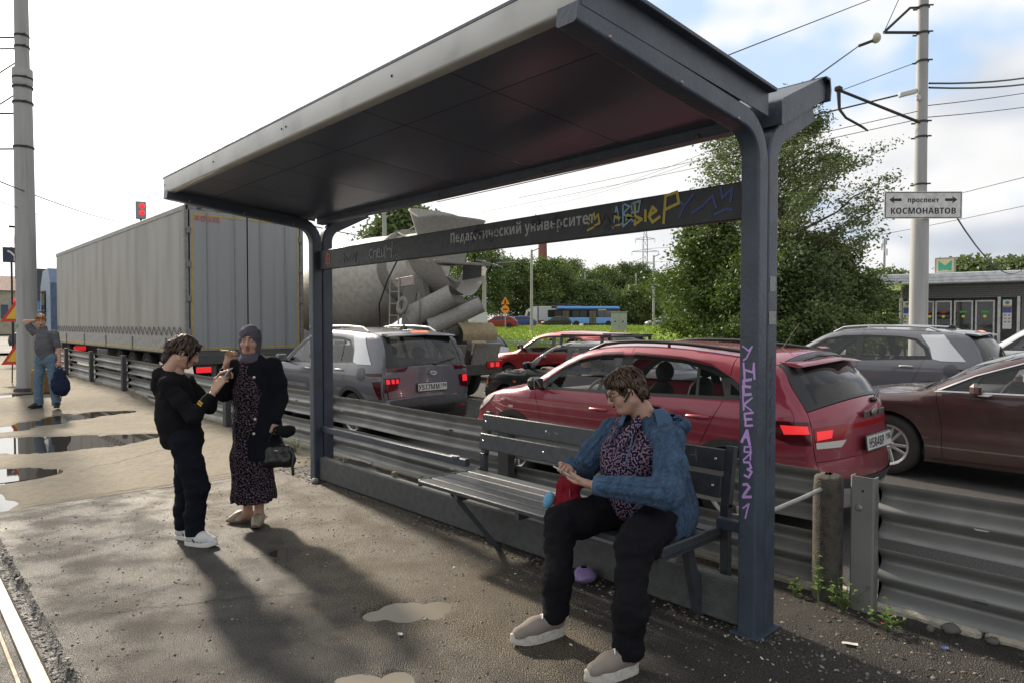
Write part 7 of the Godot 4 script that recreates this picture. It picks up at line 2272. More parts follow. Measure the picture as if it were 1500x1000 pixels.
func tree(called: String, label: String, p: Vector3, h: float, d: Dictionary, group := "") -> void:
	var t := thing(called, label, "tree", p, group)
	var r := RandomNumberGenerator.new()
	r.seed = int(d.get("seed", 1))
	var wood := MB.new()
	var spots := []
	var tp := []
	for i in 9: tp.append(Vector3(0.02 * h * sin(i * 1.1 + d.seed), h * 0.92 * i / 8.0, 0.02 * h * cos(i * 0.9)))
	var tr := []
	for i in 9: tr.append(h * 0.018 * (1.0 - 0.85 * i / 8.0))
	wood.tube(tp, tr, 9)
	var nb: int = d.branches
	for i in nb:
		var f: float = lerpf(d.low, 0.97, (i + r.randf() * 0.8) / nb)
		var y: float = f * h * 0.92
		var a := i * 2.39996 + r.randf_range(-0.4, 0.4)
		var env: float = d.radius * sampled(d.env, f) * r.randf_range(0.72, 1.12)
		var o := Vector3(0.02 * h * sin(f * 8.8 + d.seed), y, 0.02 * h * cos(f * 7.2))
		var dir := Vector3(cos(a), 0, sin(a))
		var path := []
		var rad := []
		for k in 7:
			var q := k / 6.0
			path.append(o + dir * env * q + Vector3(0, d.lift * env * q * (0.4 + 0.6 * q) + 0.12 * env * sin(q * 3.0), 0) + Vector3(r.randfn(), r.randfn(), r.randfn()) * 0.03 * env)
			rad.append(maxf(0.006, h * 0.006 * (1.0 - 0.85 * q)))
		wood.tube(path, rad, 5, false)
		var cl: int = d.clumps
		for k in cl:
			var q := pow(r.randf(), 0.6) * 1.04
			var w := clampf(q, 0, 0.999) * 6.0
			var c: Vector3 = path[int(w)].lerp(path[int(w) + 1], w - int(w))
			var spread: float = d.spread * env * (0.35 + 0.5 * q * (1.3 - q))
			spots.append([c + Vector3(r.randfn(), r.randfn() * 0.6 + d.get("fluff", 0.0), r.randfn()) * spread, q])
	part(t, "trunk", wood, worn(mat(0.11, 0.09, 0.07, 0.9), 1, 0, 1, 0.8, 0.5))
	var mm := MultiMesh.new()
	mm.transform_format = MultiMesh.TRANSFORM_3D; mm.use_colors = true
	mm.mesh = d.mesh; mm.instance_count = spots.size()
	for i in spots.size():
		var s: float = r.randf_range(0.7, 1.3)
		mm.set_instance_transform(i, Transform3D(Basis.from_euler(Vector3(r.randf_range(-0.5, 0.5), r.randf() * TAU, r.randf_range(-0.5, 0.5))).scaled(Vector3.ONE * s), spots[i][0]))
		mm.set_instance_color(i, d.c0.lerp(d.c1, clampf(r.randf() * 0.75 + 0.25 * nz(spots[i][0].x, spots[i][0].y, spots[i][0].z, 0.4), 0.0, 1.0)))
	var mi := MultiMeshInstance3D.new()
	mi.name = "crown"
	mi.set_meta("kind", "stuff")
	mi.multimesh = mm
	mi.material_override = T.leaf
	t.add_child(mi, true)
func sampled(a: Array, f: float) -> float:
	var x := clampf(f, 0.0, 0.999) * (a.size() - 1)
	return lerpf(a[int(x)], a[int(x) + 1], x - int(x))
func build_trees() -> void:
	T.leaf = leaf_mat()
	var near := sprig(18, 0.55, 0.155, 3)
	var bushy := sprig(20, 0.62, 0.18, 4)
	var far := sprig(24, 1.3, 0.4, 5)
	var g0 := Color(0.085, 0.12, 0.04); var g1 := Color(0.185, 0.23, 0.1)
	tree("poplar_tree", "tall feathery poplar with upswept branches beyond the road", Vector3(-16.9, 0.1, -35.2), 14.3, {"seed": 5, "branches": 60, "low": 0.2, "radius": 5.6, "env": [0.9, 1.0, 0.95, 0.85, 0.62, 0.42, 0.15], "lift": 0.62, "clumps": 44, "spread": 0.12, "mesh": near, "c0": g0, "c1": g1})
	tree("bushy_tree", "broad bushy dark tree left of the poplar", Vector3(-19.9, 0.1, -33.4), 7.4, {"seed": 9, "branches": 40, "low": 0.06, "radius": 2.7, "env": [0.9, 1.05, 1.1, 1.0, 0.85, 0.6, 0.3], "lift": 0.25, "clumps": 62, "spread": 0.26, "mesh": bushy, "c0": Color(0.07, 0.11, 0.03), "c1": Color(0.16, 0.205, 0.065)})
	tree("bushy_tree", "round dense tree in front of the poplar's trunk", Vector3(-15.6, 0.0, -31.8), 5.6, {"seed": 13, "branches": 34, "low": 0.06, "radius": 3.0, "env": [0.95, 1.05, 1.1, 1.0, 0.85, 0.6, 0.3], "lift": 0.2, "clumps": 62, "spread": 0.26, "mesh": bushy, "c0": Color(0.055, 0.09, 0.03), "c1": Color(0.13, 0.175, 0.055)})
	tree("leafy_tree", "mid green tree between the poplar and the pavilion", Vector3(-17.0, 0.1, -38.8), 6.6, {"seed": 17, "branches": 36, "low": 0.08, "radius": 3.2, "env": [0.9, 1.0, 1.05, 1.0, 0.85, 0.6, 0.3], "lift": 0.3, "clumps": 95, "spread": 0.3, "mesh": bushy, "c0": g0, "c1": Color(0.1, 0.14, 0.04)})
	tree("leafy_tree", "low leafy tree beside the pavilion's left corner", Vector3(-19.6, 0.1, -43.5), 6.0, {"seed": 21, "branches": 30, "low": 0.08, "radius": 3.0, "env": [0.9, 1.0, 1.05, 1.0, 0.85, 0.6, 0.3], "lift": 0.3, "clumps": 80, "spread": 0.3, "mesh": bushy, "c0": g0, "c1": Color(0.12, 0.16, 0.045)})
	for e in [[Vector3(-13.2, -0.1, -34.8), 1.7], [Vector3(-14.2, -0.1, -35.8), 2.0], [Vector3(-13.4, 0.0, -38.5), 1.6]]:
		tree("shrub", "sunlit yellow green shrub at the foot of the trees near the pavilion", e[0], e[1], {"seed": int(e[1] * 10), "branches": 14, "low": 0.1, "radius": 1.2, "env": [1.0, 1.0, 0.8, 0.5], "lift": 0.6, "clumps": 40, "spread": 0.3, "mesh": near, "c0": Color(0.09, 0.13, 0.03), "c1": Color(0.19, 0.23, 0.06)}, "sunlit shrubs near the pavilion")
	var dome := [0.75, 1.0, 1.1, 1.05, 0.9, 0.65, 0.3]
	tree("leafy_tree", "tree top showing above the mixer drum", Vector3(-50.5, 0.3, -34.2), 12.0, {"seed": 25, "branches": 34, "low": 0.3, "radius": 3.2, "env": dome, "lift": 0.4, "clumps": 45, "spread": 0.3, "mesh": far, "c0": g0, "c1": g1})
	# the belt of trees behind the trolleybus
	var fw := Vector3(-0.732, 0, -0.681)
	var rt := Vector3(0.681, 0, -0.732)
	var belt := [[-6, 120, 15.0], [1, 128, 13.2], [7, 124, 12.5], [11.5, 150, 15.0], [16, 140, 11.5], [21, 150, 13.5], [26, 146, 13.8], [31, 150, 12.0], [22, 118, 7.0], [30, 122, 7.5], [37, 150, 9.0], [43, 155, 8.0], [14, 120, 8.0]]
	for i in belt.size():
		var e: Array = belt[i]
		var q: Vector3 = fw * float(e[1]) + rt * float(e[0])
		tree("park_tree", "leafy tree in the belt of trees behind the trolleybus", Vector3(q.x, 0.9, q.z), e[2], {"seed": 40 + i, "branches": 28, "low": 0.1, "radius": e[2] * 0.42, "env": dome, "lift": 0.3, "clumps": 42, "spread": 0.3, "mesh": far, "c0": Color(0.07, 0.11, 0.03).lerp(Color(0.1, 0.14, 0.03), (i % 3) * 0.5), "c1": Color(0.15, 0.2, 0.06)}, "belt of trees behind the trolleybus")
	var back := [[44, 66, 6.6], [50, 68, 7.0], [56, 66, 8.2], [38, 70, 5.6]]
	for i in back.size():
		var e: Array = back[i]
		var q: Vector3 = fw * float(e[1]) + rt * float(e[0])
		tree("leafy_tree", "tree rising behind the pavilion roof", Vector3(q.x, 0.9, q.z), e[2], {"seed": 70 + i, "branches": 26, "low": 0.1, "radius": 3.0, "env": dome, "lift": 0.3, "clumps": 40, "spread": 0.3, "mesh": far, "c0": g0, "c1": g1}, "trees behind the pavilion roof")

# ---------------------------------------------------------------- people: distance fields meshed as surface nets
class Field:
	var o: Vector3
	var h: float
	var nx: int
	var ny: int
	var nz_: int
	var d := PackedFloat32Array()
	func _init(lo: Vector3, hi: Vector3, cell: float) -> void:
		o = lo; h = cell
		nx = int((hi.x - lo.x) / cell) + 2; ny = int((hi.y - lo.y) / cell) + 2; nz_ = int((hi.z - lo.z) / cell) + 2
		d.resize(nx * ny * nz_)
		d.fill(9.0)
	func cap(a: Vector3, b: Vector3, ra: float, rb: float, k := 0.03, cut := false, sq := Vector3.ONE) -> void:
		# tapered capsule; sq stretches space so that sections can be oval
		var m := maxf(ra, rb) + k + h * 3.0
		var ex := Vector3(m / sq.x, m / sq.y, m / sq.z)
		var lo := (a.min(b) - ex - o) / h
		var hi := (a.max(b) + ex - o) / h
		var i0 := maxi(0, int(lo.x)); var i1 := mini(nx - 1, int(hi.x) + 1)
		var j0 := maxi(0, int(lo.y)); var j1 := mini(ny - 1, int(hi.y) + 1)
		var k0 := maxi(0, int(lo.z)); var k1 := mini(nz_ - 1, int(hi.z) + 1)
		var ba := (b - a) * sq
		var inv := 1.0 / maxf(ba.length_squared(), 1e-9)
		var mn := minf(sq.x, minf(sq.y, sq.z))
		for kz in range(k0, k1 + 1):
			for j in range(j0, j1 + 1):
				var row := (kz * ny + j) * nx
				var p := (Vector3(o.x + i0 * h, o.y + j * h, o.z + kz * h) - a) * sq
				var step := h * sq.x
				for i in range(i0, i1 + 1):
					var t := clampf(p.dot(ba) * inv, 0.0, 1.0)
					var e := ((p - ba * t).length() - (ra + (rb - ra) * t)) / mn * 0.9
					p.x += step
					var q := d[row + i]
					if cut:
						e = -e
						var f := maxf(k - absf(q - e), 0.0) / k
						d[row + i] = maxf(q, e) + f * f * k * 0.25
					else:
						var f := maxf(k - absf(q - e), 0.0) / k
						d[row + i] = minf(q, e) - f * f * k * 0.25
	func ball(c: Vector3, r: Vector3, k := 0.02, cut := false) -> void:
		var m := maxf(r.x, maxf(r.y, r.z))
		cap(c, c, m, m, k, cut, Vector3(m / r.x, m / r.y, m / r.z))
	func floor_cut(y: float) -> void:
		# ends the cloth cleanly below y
		for kz in nz_:
			for j in ny:
				var e := y - (o.y + j * h)
				if e < -0.05: break
				var row := (kz * ny + j) * nx
				for i in nx: d[row + i] = maxf(d[row + i], e)
	func at_(p: Vector3) -> float:
		var g := (p - o) / h
		var i := clampi(int(g.x), 0, nx - 2); var j := clampi(int(g.y), 0, ny - 2); var k := clampi(int(g.z), 0, nz_ - 2)
		var b := (k * ny + j) * nx + i
		var f := g - Vector3(i, j, k)
		var s := ny * nx
		var x0 := lerpf(lerpf(d[b], d[b + 1], f.x), lerpf(d[b + nx], d[b + nx + 1], f.x), f.y)
		var x1 := lerpf(lerpf(d[b + s], d[b + s + 1], f.x), lerpf(d[b + s + nx], d[b + s + nx + 1], f.x), f.y)
		return lerpf(x0, x1, f.z)
	func into(b: MB, t := Transform3D(), paints := [], base := Color.WHITE, rough: FastNoiseLite = null, amp := 0.0, fq := Vector3.ONE, bones := [], mid := Vector3.ZERO) -> void:
		var ids := {}
		var s := ny * nx
		var near := h * 1.9
		var corner := [0, 1, nx, nx + 1, s, s + 1, s + nx, s + nx + 1]
		for kz in nz_ - 1:
			for j in ny - 1:
				var row := (kz * ny + j) * nx
				for i in nx - 1:
					var q := d[row + i]
					if q > near or q < -near: continue
					var c := row + i
					var ins := 0
					for e in corner:
						if d[c + e] < 0.0: ins += 1
					if ins == 0 or ins == 8: continue
					var sum := Vector3.ZERO
					var n := 0
					for e in [[0, 1], [2, 3], [4, 5], [6, 7], [0, 2], [1, 3], [4, 6], [5, 7], [0, 4], [1, 5], [2, 6], [3, 7]]:
						var a0: int = e[0]
						var a1: int = e[1]
						var v0 := d[c + corner[a0]]
						var v1 := d[c + corner[a1]]
						if (v0 < 0.0) == (v1 < 0.0): continue
						var f := v0 / (v0 - v1)
						sum += Vector3(a0 & 1, (a0 >> 1) & 1, a0 >> 2).lerp(Vector3(a1 & 1, (a1 >> 1) & 1, a1 >> 2), f)
						n += 1
					var p := o + (Vector3(i, j, kz) + sum / n) * h
					var g := Vector3(at_(p + Vector3(h, 0, 0)) - at_(p - Vector3(h, 0, 0)), at_(p + Vector3(0, h, 0)) - at_(p - Vector3(0, h, 0)), at_(p + Vector3(0, 0, h)) - at_(p - Vector3(0, 0, h))).normalized()
					var col := base
					for e in paints:
						var w: float = (p - e[0]).length() / e[1]
						if w < 1.0: col = e[2]
					if rough: p += g * amp * rough.get_noise_3d(p.x * fq.x, p.y * fq.y, p.z * fq.z)
					if bones: p += g * cable(p, bones, mid)
					b.col = col
					ids[c] = b.vert(t * p, (t.basis * g).normalized())
		var base_n := b.v.size() - ids.size()
		for c in ids:
			var i: int = c % nx
			var j: int = (c / nx) % ny
			var kz: int = c / s
			var q := d[c] < 0.0
			if j > 0 and kz > 0 and q != (d[c + 1] < 0.0): face(b, ids, [c, c - nx, c - nx - s, c - s], q)
			if i > 0 and kz > 0 and q != (d[c + nx] < 0.0): face(b, ids, [c, c - s, c - s - 1, c - 1], q)
			if i > 0 and j > 0 and q != (d[c + s] < 0.0): face(b, ids, [c, c - 1, c - 1 - nx, c - nx], q)
		if rough:   # normals again after the folds
			for m in range(base_n, b.v.size()): b.n[m] = Vector3.ZERO
			for m in range(0, b.ix.size(), 3):
				if b.ix[m] < base_n: continue
				var nn := (b.v[b.ix[m + 2]] - b.v[b.ix[m]]).cross(b.v[b.ix[m + 1]] - b.v[b.ix[m]])
				for e in 3: b.n[b.ix[m + e]] += nn
			for m in range(base_n, b.v.size()): b.n[m] = b.n[m].normalized()
	func cable(p: Vector3, bones: Array, mid: Vector3) -> float:
		# plaited ribs of a knitted jacket run down the body and along the sleeves
		var best := 0.125
		var u := atan2(p.x - mid.x, p.z - mid.z) * 0.21
		var v := p.y
		for e in bones:
			var ba: Vector3 = e[1] - e[0]
			var tt := clampf((p - e[0]).dot(ba) / ba.length_squared(), 0.0, 1.0)
			var off: Vector3 = p - e[0] - ba * tt
			if off.length() < best:
				best = off.length()
				var y := ba.normalized()
				var x := y.cross(Vector3(0.3, 0.5, 0.8)).normalized()
				u = atan2(off.dot(x), off.dot(y.cross(x))) * 0.075
				v = ba.length() * tt
		var q := fposmod(u, 0.074) / 0.074
		if q > 0.66: return -0.004
		return 0.0045 * sqrt(maxf(0.0, sin(PI * q / 0.66))) * (0.75 + 0.3 * sin(TAU * (v / 0.06 + absf(q - 0.33) * 1.6)))
	func face(b: MB, ids: Dictionary, cs: Array, flip: bool) -> void:
		for e in cs:
			if not ids.has(e): return
		var a: int = ids[cs[0]]; var p: int = ids[cs[1]]; var q: int = ids[cs[2]]; var r: int = ids[cs[3]]
		if not flip:
			b.tri(a, r, q); b.tri(a, q, p)
		else:
			b.tri(a, p, q); b.tri(a, q, r)

func look(dir: Vector3, up := Vector3.UP) -> Basis:
	var z := dir.normalized()
	var x := up.cross(z).normalized()
	return Basis(x, z.cross(x), z)
func head(b: MB, t: Transform3D, skin: Color, s := 1.0, lip := Color(0.36, 0.13, 0.11), brow := Color(0.06, 0.04, 0.03), stout := 0.0) -> void:
	# face looks along +z
	var f := Field.new(Vector3(-0.11, -0.19, -0.13), Vector3(0.11, 0.14, 0.135), 0.0052)
	f.ball(Vector3(0, 0.032, -0.012), Vector3(0.073, 0.09, 0.093), 0.02)
	f.ball(Vector3(0, -0.035, 0.03), Vector3(0.058 + stout * 0.01, 0.075, 0.06), 0.035)
	f.ball(Vector3(0, -0.088, 0.05), Vector3(0.034 + stout * 0.014, 0.026, 0.034), 0.03)
	for sx in [-1, 1]:
		f.ball(Vector3(sx * 0.04, -0.03, 0.058), Vector3(0.024, 0.026, 0.024), 0.02)
		f.cap(Vector3(sx * 0.058, -0.05, 0.0), Vector3(sx * 0.03, -0.09, 0.04), 0.02 + stout * 0.008, 0.02, 0.03)
		f.ball(Vector3(sx * 0.032, 0.008, 0.1), Vector3(0.02, 0.013, 0.02), 0.014, true)
		f.ball(Vector3(sx * 0.031, 0.007, 0.077), Vector3(0.0135, 0.0125, 0.0125), 0.004)
		f.cap(Vector3(sx * 0.012, 0.026, 0.092), Vector3(sx * 0.05, 0.026, 0.078), 0.007, 0.006, 0.012)
		f.ball(Vector3(sx * 0.012, -0.034, 0.096), Vector3(0.009, 0.008, 0.01), 0.008)
		f.ball(Vector3(sx * 0.077, -0.008, -0.008), Vector3(0.009, 0.031, 0.019), 0.008)
		f.ball(Vector3(sx * 0.084, -0.006, -0.004), Vector3(0.006, 0.016, 0.009), 0.006, true)
	f.cap(Vector3(0, 0.018, 0.088), Vector3(0, -0.027, 0.107), 0.008, 0.0115, 0.014)
	f.ball(Vector3(0, -0.061, 0.09), Vector3(0.024, 0.006, 0.01), 0.006)
	f.ball(Vector3(0, -0.071, 0.088), Vector3(0.02, 0.0065, 0.01), 0.005)
	f.cap(Vector3(0, -0.03, -0.03), Vector3(0, -0.19, -0.05), 0.052 + stout * 0.008, 0.056 + stout * 0.01, 0.03)
	var paints := [[Vector3(0, -0.066, 0.1), 0.02, lip]]
	for sx in [-1, 1]:
		paints.append([Vector3(sx * 0.012, -0.066, 0.098), 0.014, lip])
		for k in 4: paints.append([Vector3(sx * (0.018 + k * 0.009), 0.03 + 0.002 * k - 0.001 * k * k, 0.096 - 0.004 * k), 0.0085, brow])
		paints.append([Vector3(sx * 0.032, 0.007, 0.092), 0.0085, Color(0.5, 0.47, 0.44)])
		paints.append([Vector3(sx * 0.031, 0.006, 0.092), 0.0055, Color(0.03, 0.02, 0.015)])
	f.into(b, t * Transform3D(Basis.from_scale(Vector3.ONE * s), Vector3.ZERO), paints, skin)
func hand(b: MB, t: Transform3D, skin: Color, right: bool, curl: Array, thumb := 0.5, s := 1.0) -> void:
	# fingers along +y from the wrist at the origin, palm faces +z; the thumb leaves towards -x (left hand) or +x (right hand)
	var m := -1.0 if right else 1.0
	var f := Field.new(Vector3(-0.085, -0.05, -0.06), Vector3(0.085, 0.2, 0.1), 0.0046)
	f.cap(Vector3(0, -0.04, 0), Vector3(0, 0.01, 0), 0.026, 0.026, 0.015, false, Vector3(1, 1, 1.25))
	for k in 4:
		var x: float = (k - 1.5) * 0.0195 * m
		f.cap(Vector3(x * 0.6, 0.015, 0), Vector3(x, 0.082 - 0.004 * absf(k - 1.2), 0.0), 0.015, 0.0125, 0.012)
		var l: float = [0.038, 0.043, 0.041, 0.032][k]
		var p := Vector3(x, 0.084 - 0.004 * absf(k - 1.2), 0)
		var a: float = curl[k] * 0.55
		var lr := x * 1.5
		for q in 3:
			var e: Vector3 = p + Vector3(lr * 0.06, cos(a), sin(a)).normalized() * l * [1.0, 0.72, 0.56][q]
			f.cap(p, e, 0.0102 - 0.001 * q, 0.0094 - 0.001 * q, 0.003)
			p = e
			a += curl[k] * 0.9
	var tp := Vector3(-0.022 * m, 0.025, 0.008)
	f.cap(Vector3(-0.012 * m, 0.01, 0.004), tp + Vector3(-0.016 * m, 0.022, 0.012), 0.017, 0.013, 0.012)
	var t1 := tp + Vector3(-0.016 * m, 0.022, 0.012)
	var t2 := t1 + Vector3(-0.016 * m * (1.0 - thumb), 0.026, 0.016 * thumb + 0.004)
	f.cap(t1, t2, 0.0125, 0.011, 0.004)
	f.cap(t2, t2 + Vector3(0.006 * m * thumb, 0.022, 0.012 * thumb), 0.011, 0.009, 0.003)
	f.into(b, t * Transform3D(Basis.from_scale(Vector3.ONE * s), Vector3.ZERO), [], skin)
func strands(b: MB, ht: Transform3D, n: int, l: float, c: Color) -> void:
	# loose locks laid over the mass of the hair
	var r := RandomNumberGenerator.new()
	r.seed = n
	var base := b.v.size()
	var inv := ht.affine_inverse()
	for k in n:
		var i := r.randi() % base
		var p := b.v[i]
		var nn := b.n[i]
		var q := inv * p
		var d := ht.basis * Vector3(q.x * 0.9 + r.randfn() * 0.01, -0.09 + r.randfn() * 0.01, q.z * 0.8 + r.randfn() * 0.01)
		d = (d - nn * d.dot(nn)).normalized()
		var s := nn.cross(d)
		var ll := l * r.randf_range(0.5, 1.15)
		var w := r.randf_range(0.0012, 0.0028)
		var f := r.randf_range(0.7, 1.8)
		b.col = Color(c.r * f, c.g * f, c.b * f)
		var bend := r.randfn() * 0.006
		var a := -1
		for e in 5:
			var t := e / 4.0
			var o := p + d * ll * t + nn * (0.0005 + 0.004 * sin(PI * t) - 0.014 * t * t * ll / 0.045) + s * bend * t * t
			var m := b.vert(o - s * w * (1.0 - 0.85 * t), (nn + s * -0.4).normalized())
			b.vert(o + s * w * (1.0 - 0.85 * t), (nn + s * 0.4).normalized())
			if a >= 0:
				b.tri(a, a + 1, m + 1); b.tri(a, m + 1, m)
			a = m
func skin_mat() -> StandardMaterial3D:
	var m := mat(1, 1, 1, 0.5)
	m.vertex_color_use_as_albedo = true
	m.subsurf_scatter_enabled = true; m.subsurf_scatter_strength = 0.08
	return m
func cloth(r: float, g: float, bl: float, scale := 3.0, tex: Texture2D = null) -> StandardMaterial3D:
	var m := mat(r, g, bl, 0.92)
	m.metallic_specular = 0.25
	m.normal_enabled = true; m.normal_texture = T.cloth_n; m.normal_scale = 0.5
	if tex: m.albedo_texture = tex
	return tri_map(m, scale, false)
func basis_y(d: Vector3, z: Vector3) -> Basis:
	# y along d, z as near the given direction as it can be
	var y := d.normalized()
	var x := y.cross(z).normalized()
	return Basis(x, y, x.cross(y))
func shoe(parent: Node3D, heel: Vector3, toe: Vector3, up: Material, sole: Material, thick: float, h := 0.075, label := "shoe") -> MeshInstance3D:
	var d := (toe - heel)
	d.y = 0
	var L := d.length()
	var t := Transform3D(look(d), Vector3(heel.x, heel.y, heel.z))
	var f := Field.new(Vector3(-0.07, -0.02, -0.06), Vector3(0.07, 0.17, L + 0.05), 0.0065)
	f.cap(Vector3(0, thick + 0.035, 0.035), Vector3(0.0, thick + 0.03, L * 0.55), 0.036, 0.042, 0.02)
	f.cap(Vector3(0.0, thick + 0.03, L * 0.55), Vector3(0.004, thick + 0.012, L - 0.045), 0.042, 0.036, 0.03)
	f.cap(Vector3(0, thick + 0.04, 0.045), Vector3(0, thick + h, 0.05), 0.036, 0.036, 0.02)
	f.cap(Vector3(0, thick + 0.05, 0.1), Vector3(0, thick + 0.03, L * 0.65), 0.028, 0.024, 0.03)
	f.floor_cut(thick - 0.004)
	var b := MB.new()
	f.into(b, t)
	var s := part(parent, label, b, up)
	b = MB.new()
	var rows := []
	for e in [[-0.012, 0.92], [0.0, 1.0], [thick * 0.5, 1.0], [thick * 0.55, 0.975], [thick, 1.0], [thick + 0.006, 0.93]]:
		var ring := PackedVector3Array()
		for k in 28:
			var a := -TAU * k / 28
			var zz: float = L * 0.5 + cos(a) * (L * 0.5 + 0.004) * e[1]
			var w: float = lerpf(0.036, 0.047, smoothstep(0.1 * L, 0.7 * L, zz)) * e[1]
			var lift := 0.014 * smoothstep(0.75 * L, L, zz)
			ring.append(t * Vector3(sin(a) * w * (1.0 - 0.1 * maxf(0.0, cos(a))), maxf(e[0], 0.0) + lift, zz))
		rows.append(ring)
	b.grid(rows, false, true)
	b.fan(rows[0], Vector3.DOWN); b.fan(rows[-1], Vector3.UP)
	part(s, "sole", b, sole)
	return s
func phone(called_label: String, t: Transform3D, c: Color) -> void:
	var o := thing("phone", called_label, "phone", Vector3.ZERO)
	o.transform = t
	var b := MB.new()
	b.bx(Vector3.ZERO, Vector3(0.074, 0.152, 0.009), 0.004)
	part(o, "body", b, mat(c.r, c.g, c.b, 0.35))
	b = MB.new()
	b.bx(Vector3(0, 0, 0.0047), Vector3(0.068, 0.144, 0.001), 0.0004)
	part(o, "screen", b, mat(0.02, 0.022, 0.028, 0.08))
	b = MB.new()
	b.bx(Vector3(0.016, 0.052, -0.006), Vector3(0.034, 0.036, 0.004), 0.0015)
	var m := part(o, "camera_bump", b, mat(c.r * 0.8, c.g * 0.8, c.b * 0.8, 0.3))
	for q in [Vector2(0.009, 0.06), Vector2(0.009, 0.045), Vector2(0.024, 0.052)]:
		b = MB.new()
		b.lathe(at(Vector3(q.x, q.y, -0.0085), rot(Vector3.RIGHT, -90)), [Vector2(0.0065, 0), Vector2(0.0065, 0.002), Vector2(0.002, 0.002)], 10)
		part(m, "lens", b, T.black)
func person(label: String, p: Vector3, yaw: float) -> Node3D:
	return thing("person", label, "person", p, "", yaw)

func build_people() -> void:
	T.skin = skin_mat()
	T.print = ntex(0.045, [[0.0, Color(0.07, 0.08, 0.2)], [0.42, Color(0.08, 0.09, 0.22)], [0.47, Color(0.6, 0.5, 0.54)], [0.62, Color(0.66, 0.56, 0.58)], [0.68, Color(0.2, 0.16, 0.28)], [1.0, Color(0.1, 0.1, 0.22)]], 101, 512, FastNoiseLite.TYPE_CELLULAR, 1)
	T.speck = ntex(0.05, [[0.0, Color(0.07, 0.07, 0.1)], [0.56, Color(0.08, 0.07, 0.11)], [0.62, Color(0.5, 0.42, 0.47)], [0.7, Color(0.66, 0.58, 0.6)], [0.76, Color(0.1, 0.09, 0.12)], [1.0, Color(0.06, 0.06, 0.09)]], 103, 512, FastNoiseLite.TYPE_SIMPLEX, 3)
	# cable knit relief
	var im := Image.create(256, 256, false, Image.FORMAT_L8)
	for y in 256:
		for x in 256:
			var u := fmod(x, 64.0) / 64.0
			var v := 0.0
			if u < 0.6:
				var c := u / 0.6 * TAU
				v = 0.55 + 0.45 * sin(c * 1.0 + TAU * y / 32.0) * sin(c * 0.5)
			else:
				v = 0.35 + 0.25 * sin((u - 0.6) / 0.4 * TAU * 2.0)
			v += 0.12 * sin(TAU * y / 6.0)
			im.set_pixel(x, y, grey(clampf(v, 0, 1)))
	im.convert(Image.FORMAT_RGBA8)
	var im2: Image = im.duplicate()
	im2.bump_map_to_normal_map(9.0)
	T.knit_n = ImageTexture.create_from_image(im2)
	T.knit = ImageTexture.create_from_image(im)
	seated_woman()
	hooded_girl()
	headscarf_woman()
	waiting_man()
	driver()

func limbs(f: Field, pts: Array, rad: Array, k := 0.03) -> void:
	for i in pts.size() - 1: f.cap(pts[i], pts[i + 1], rad[i], rad[i + 1], k)

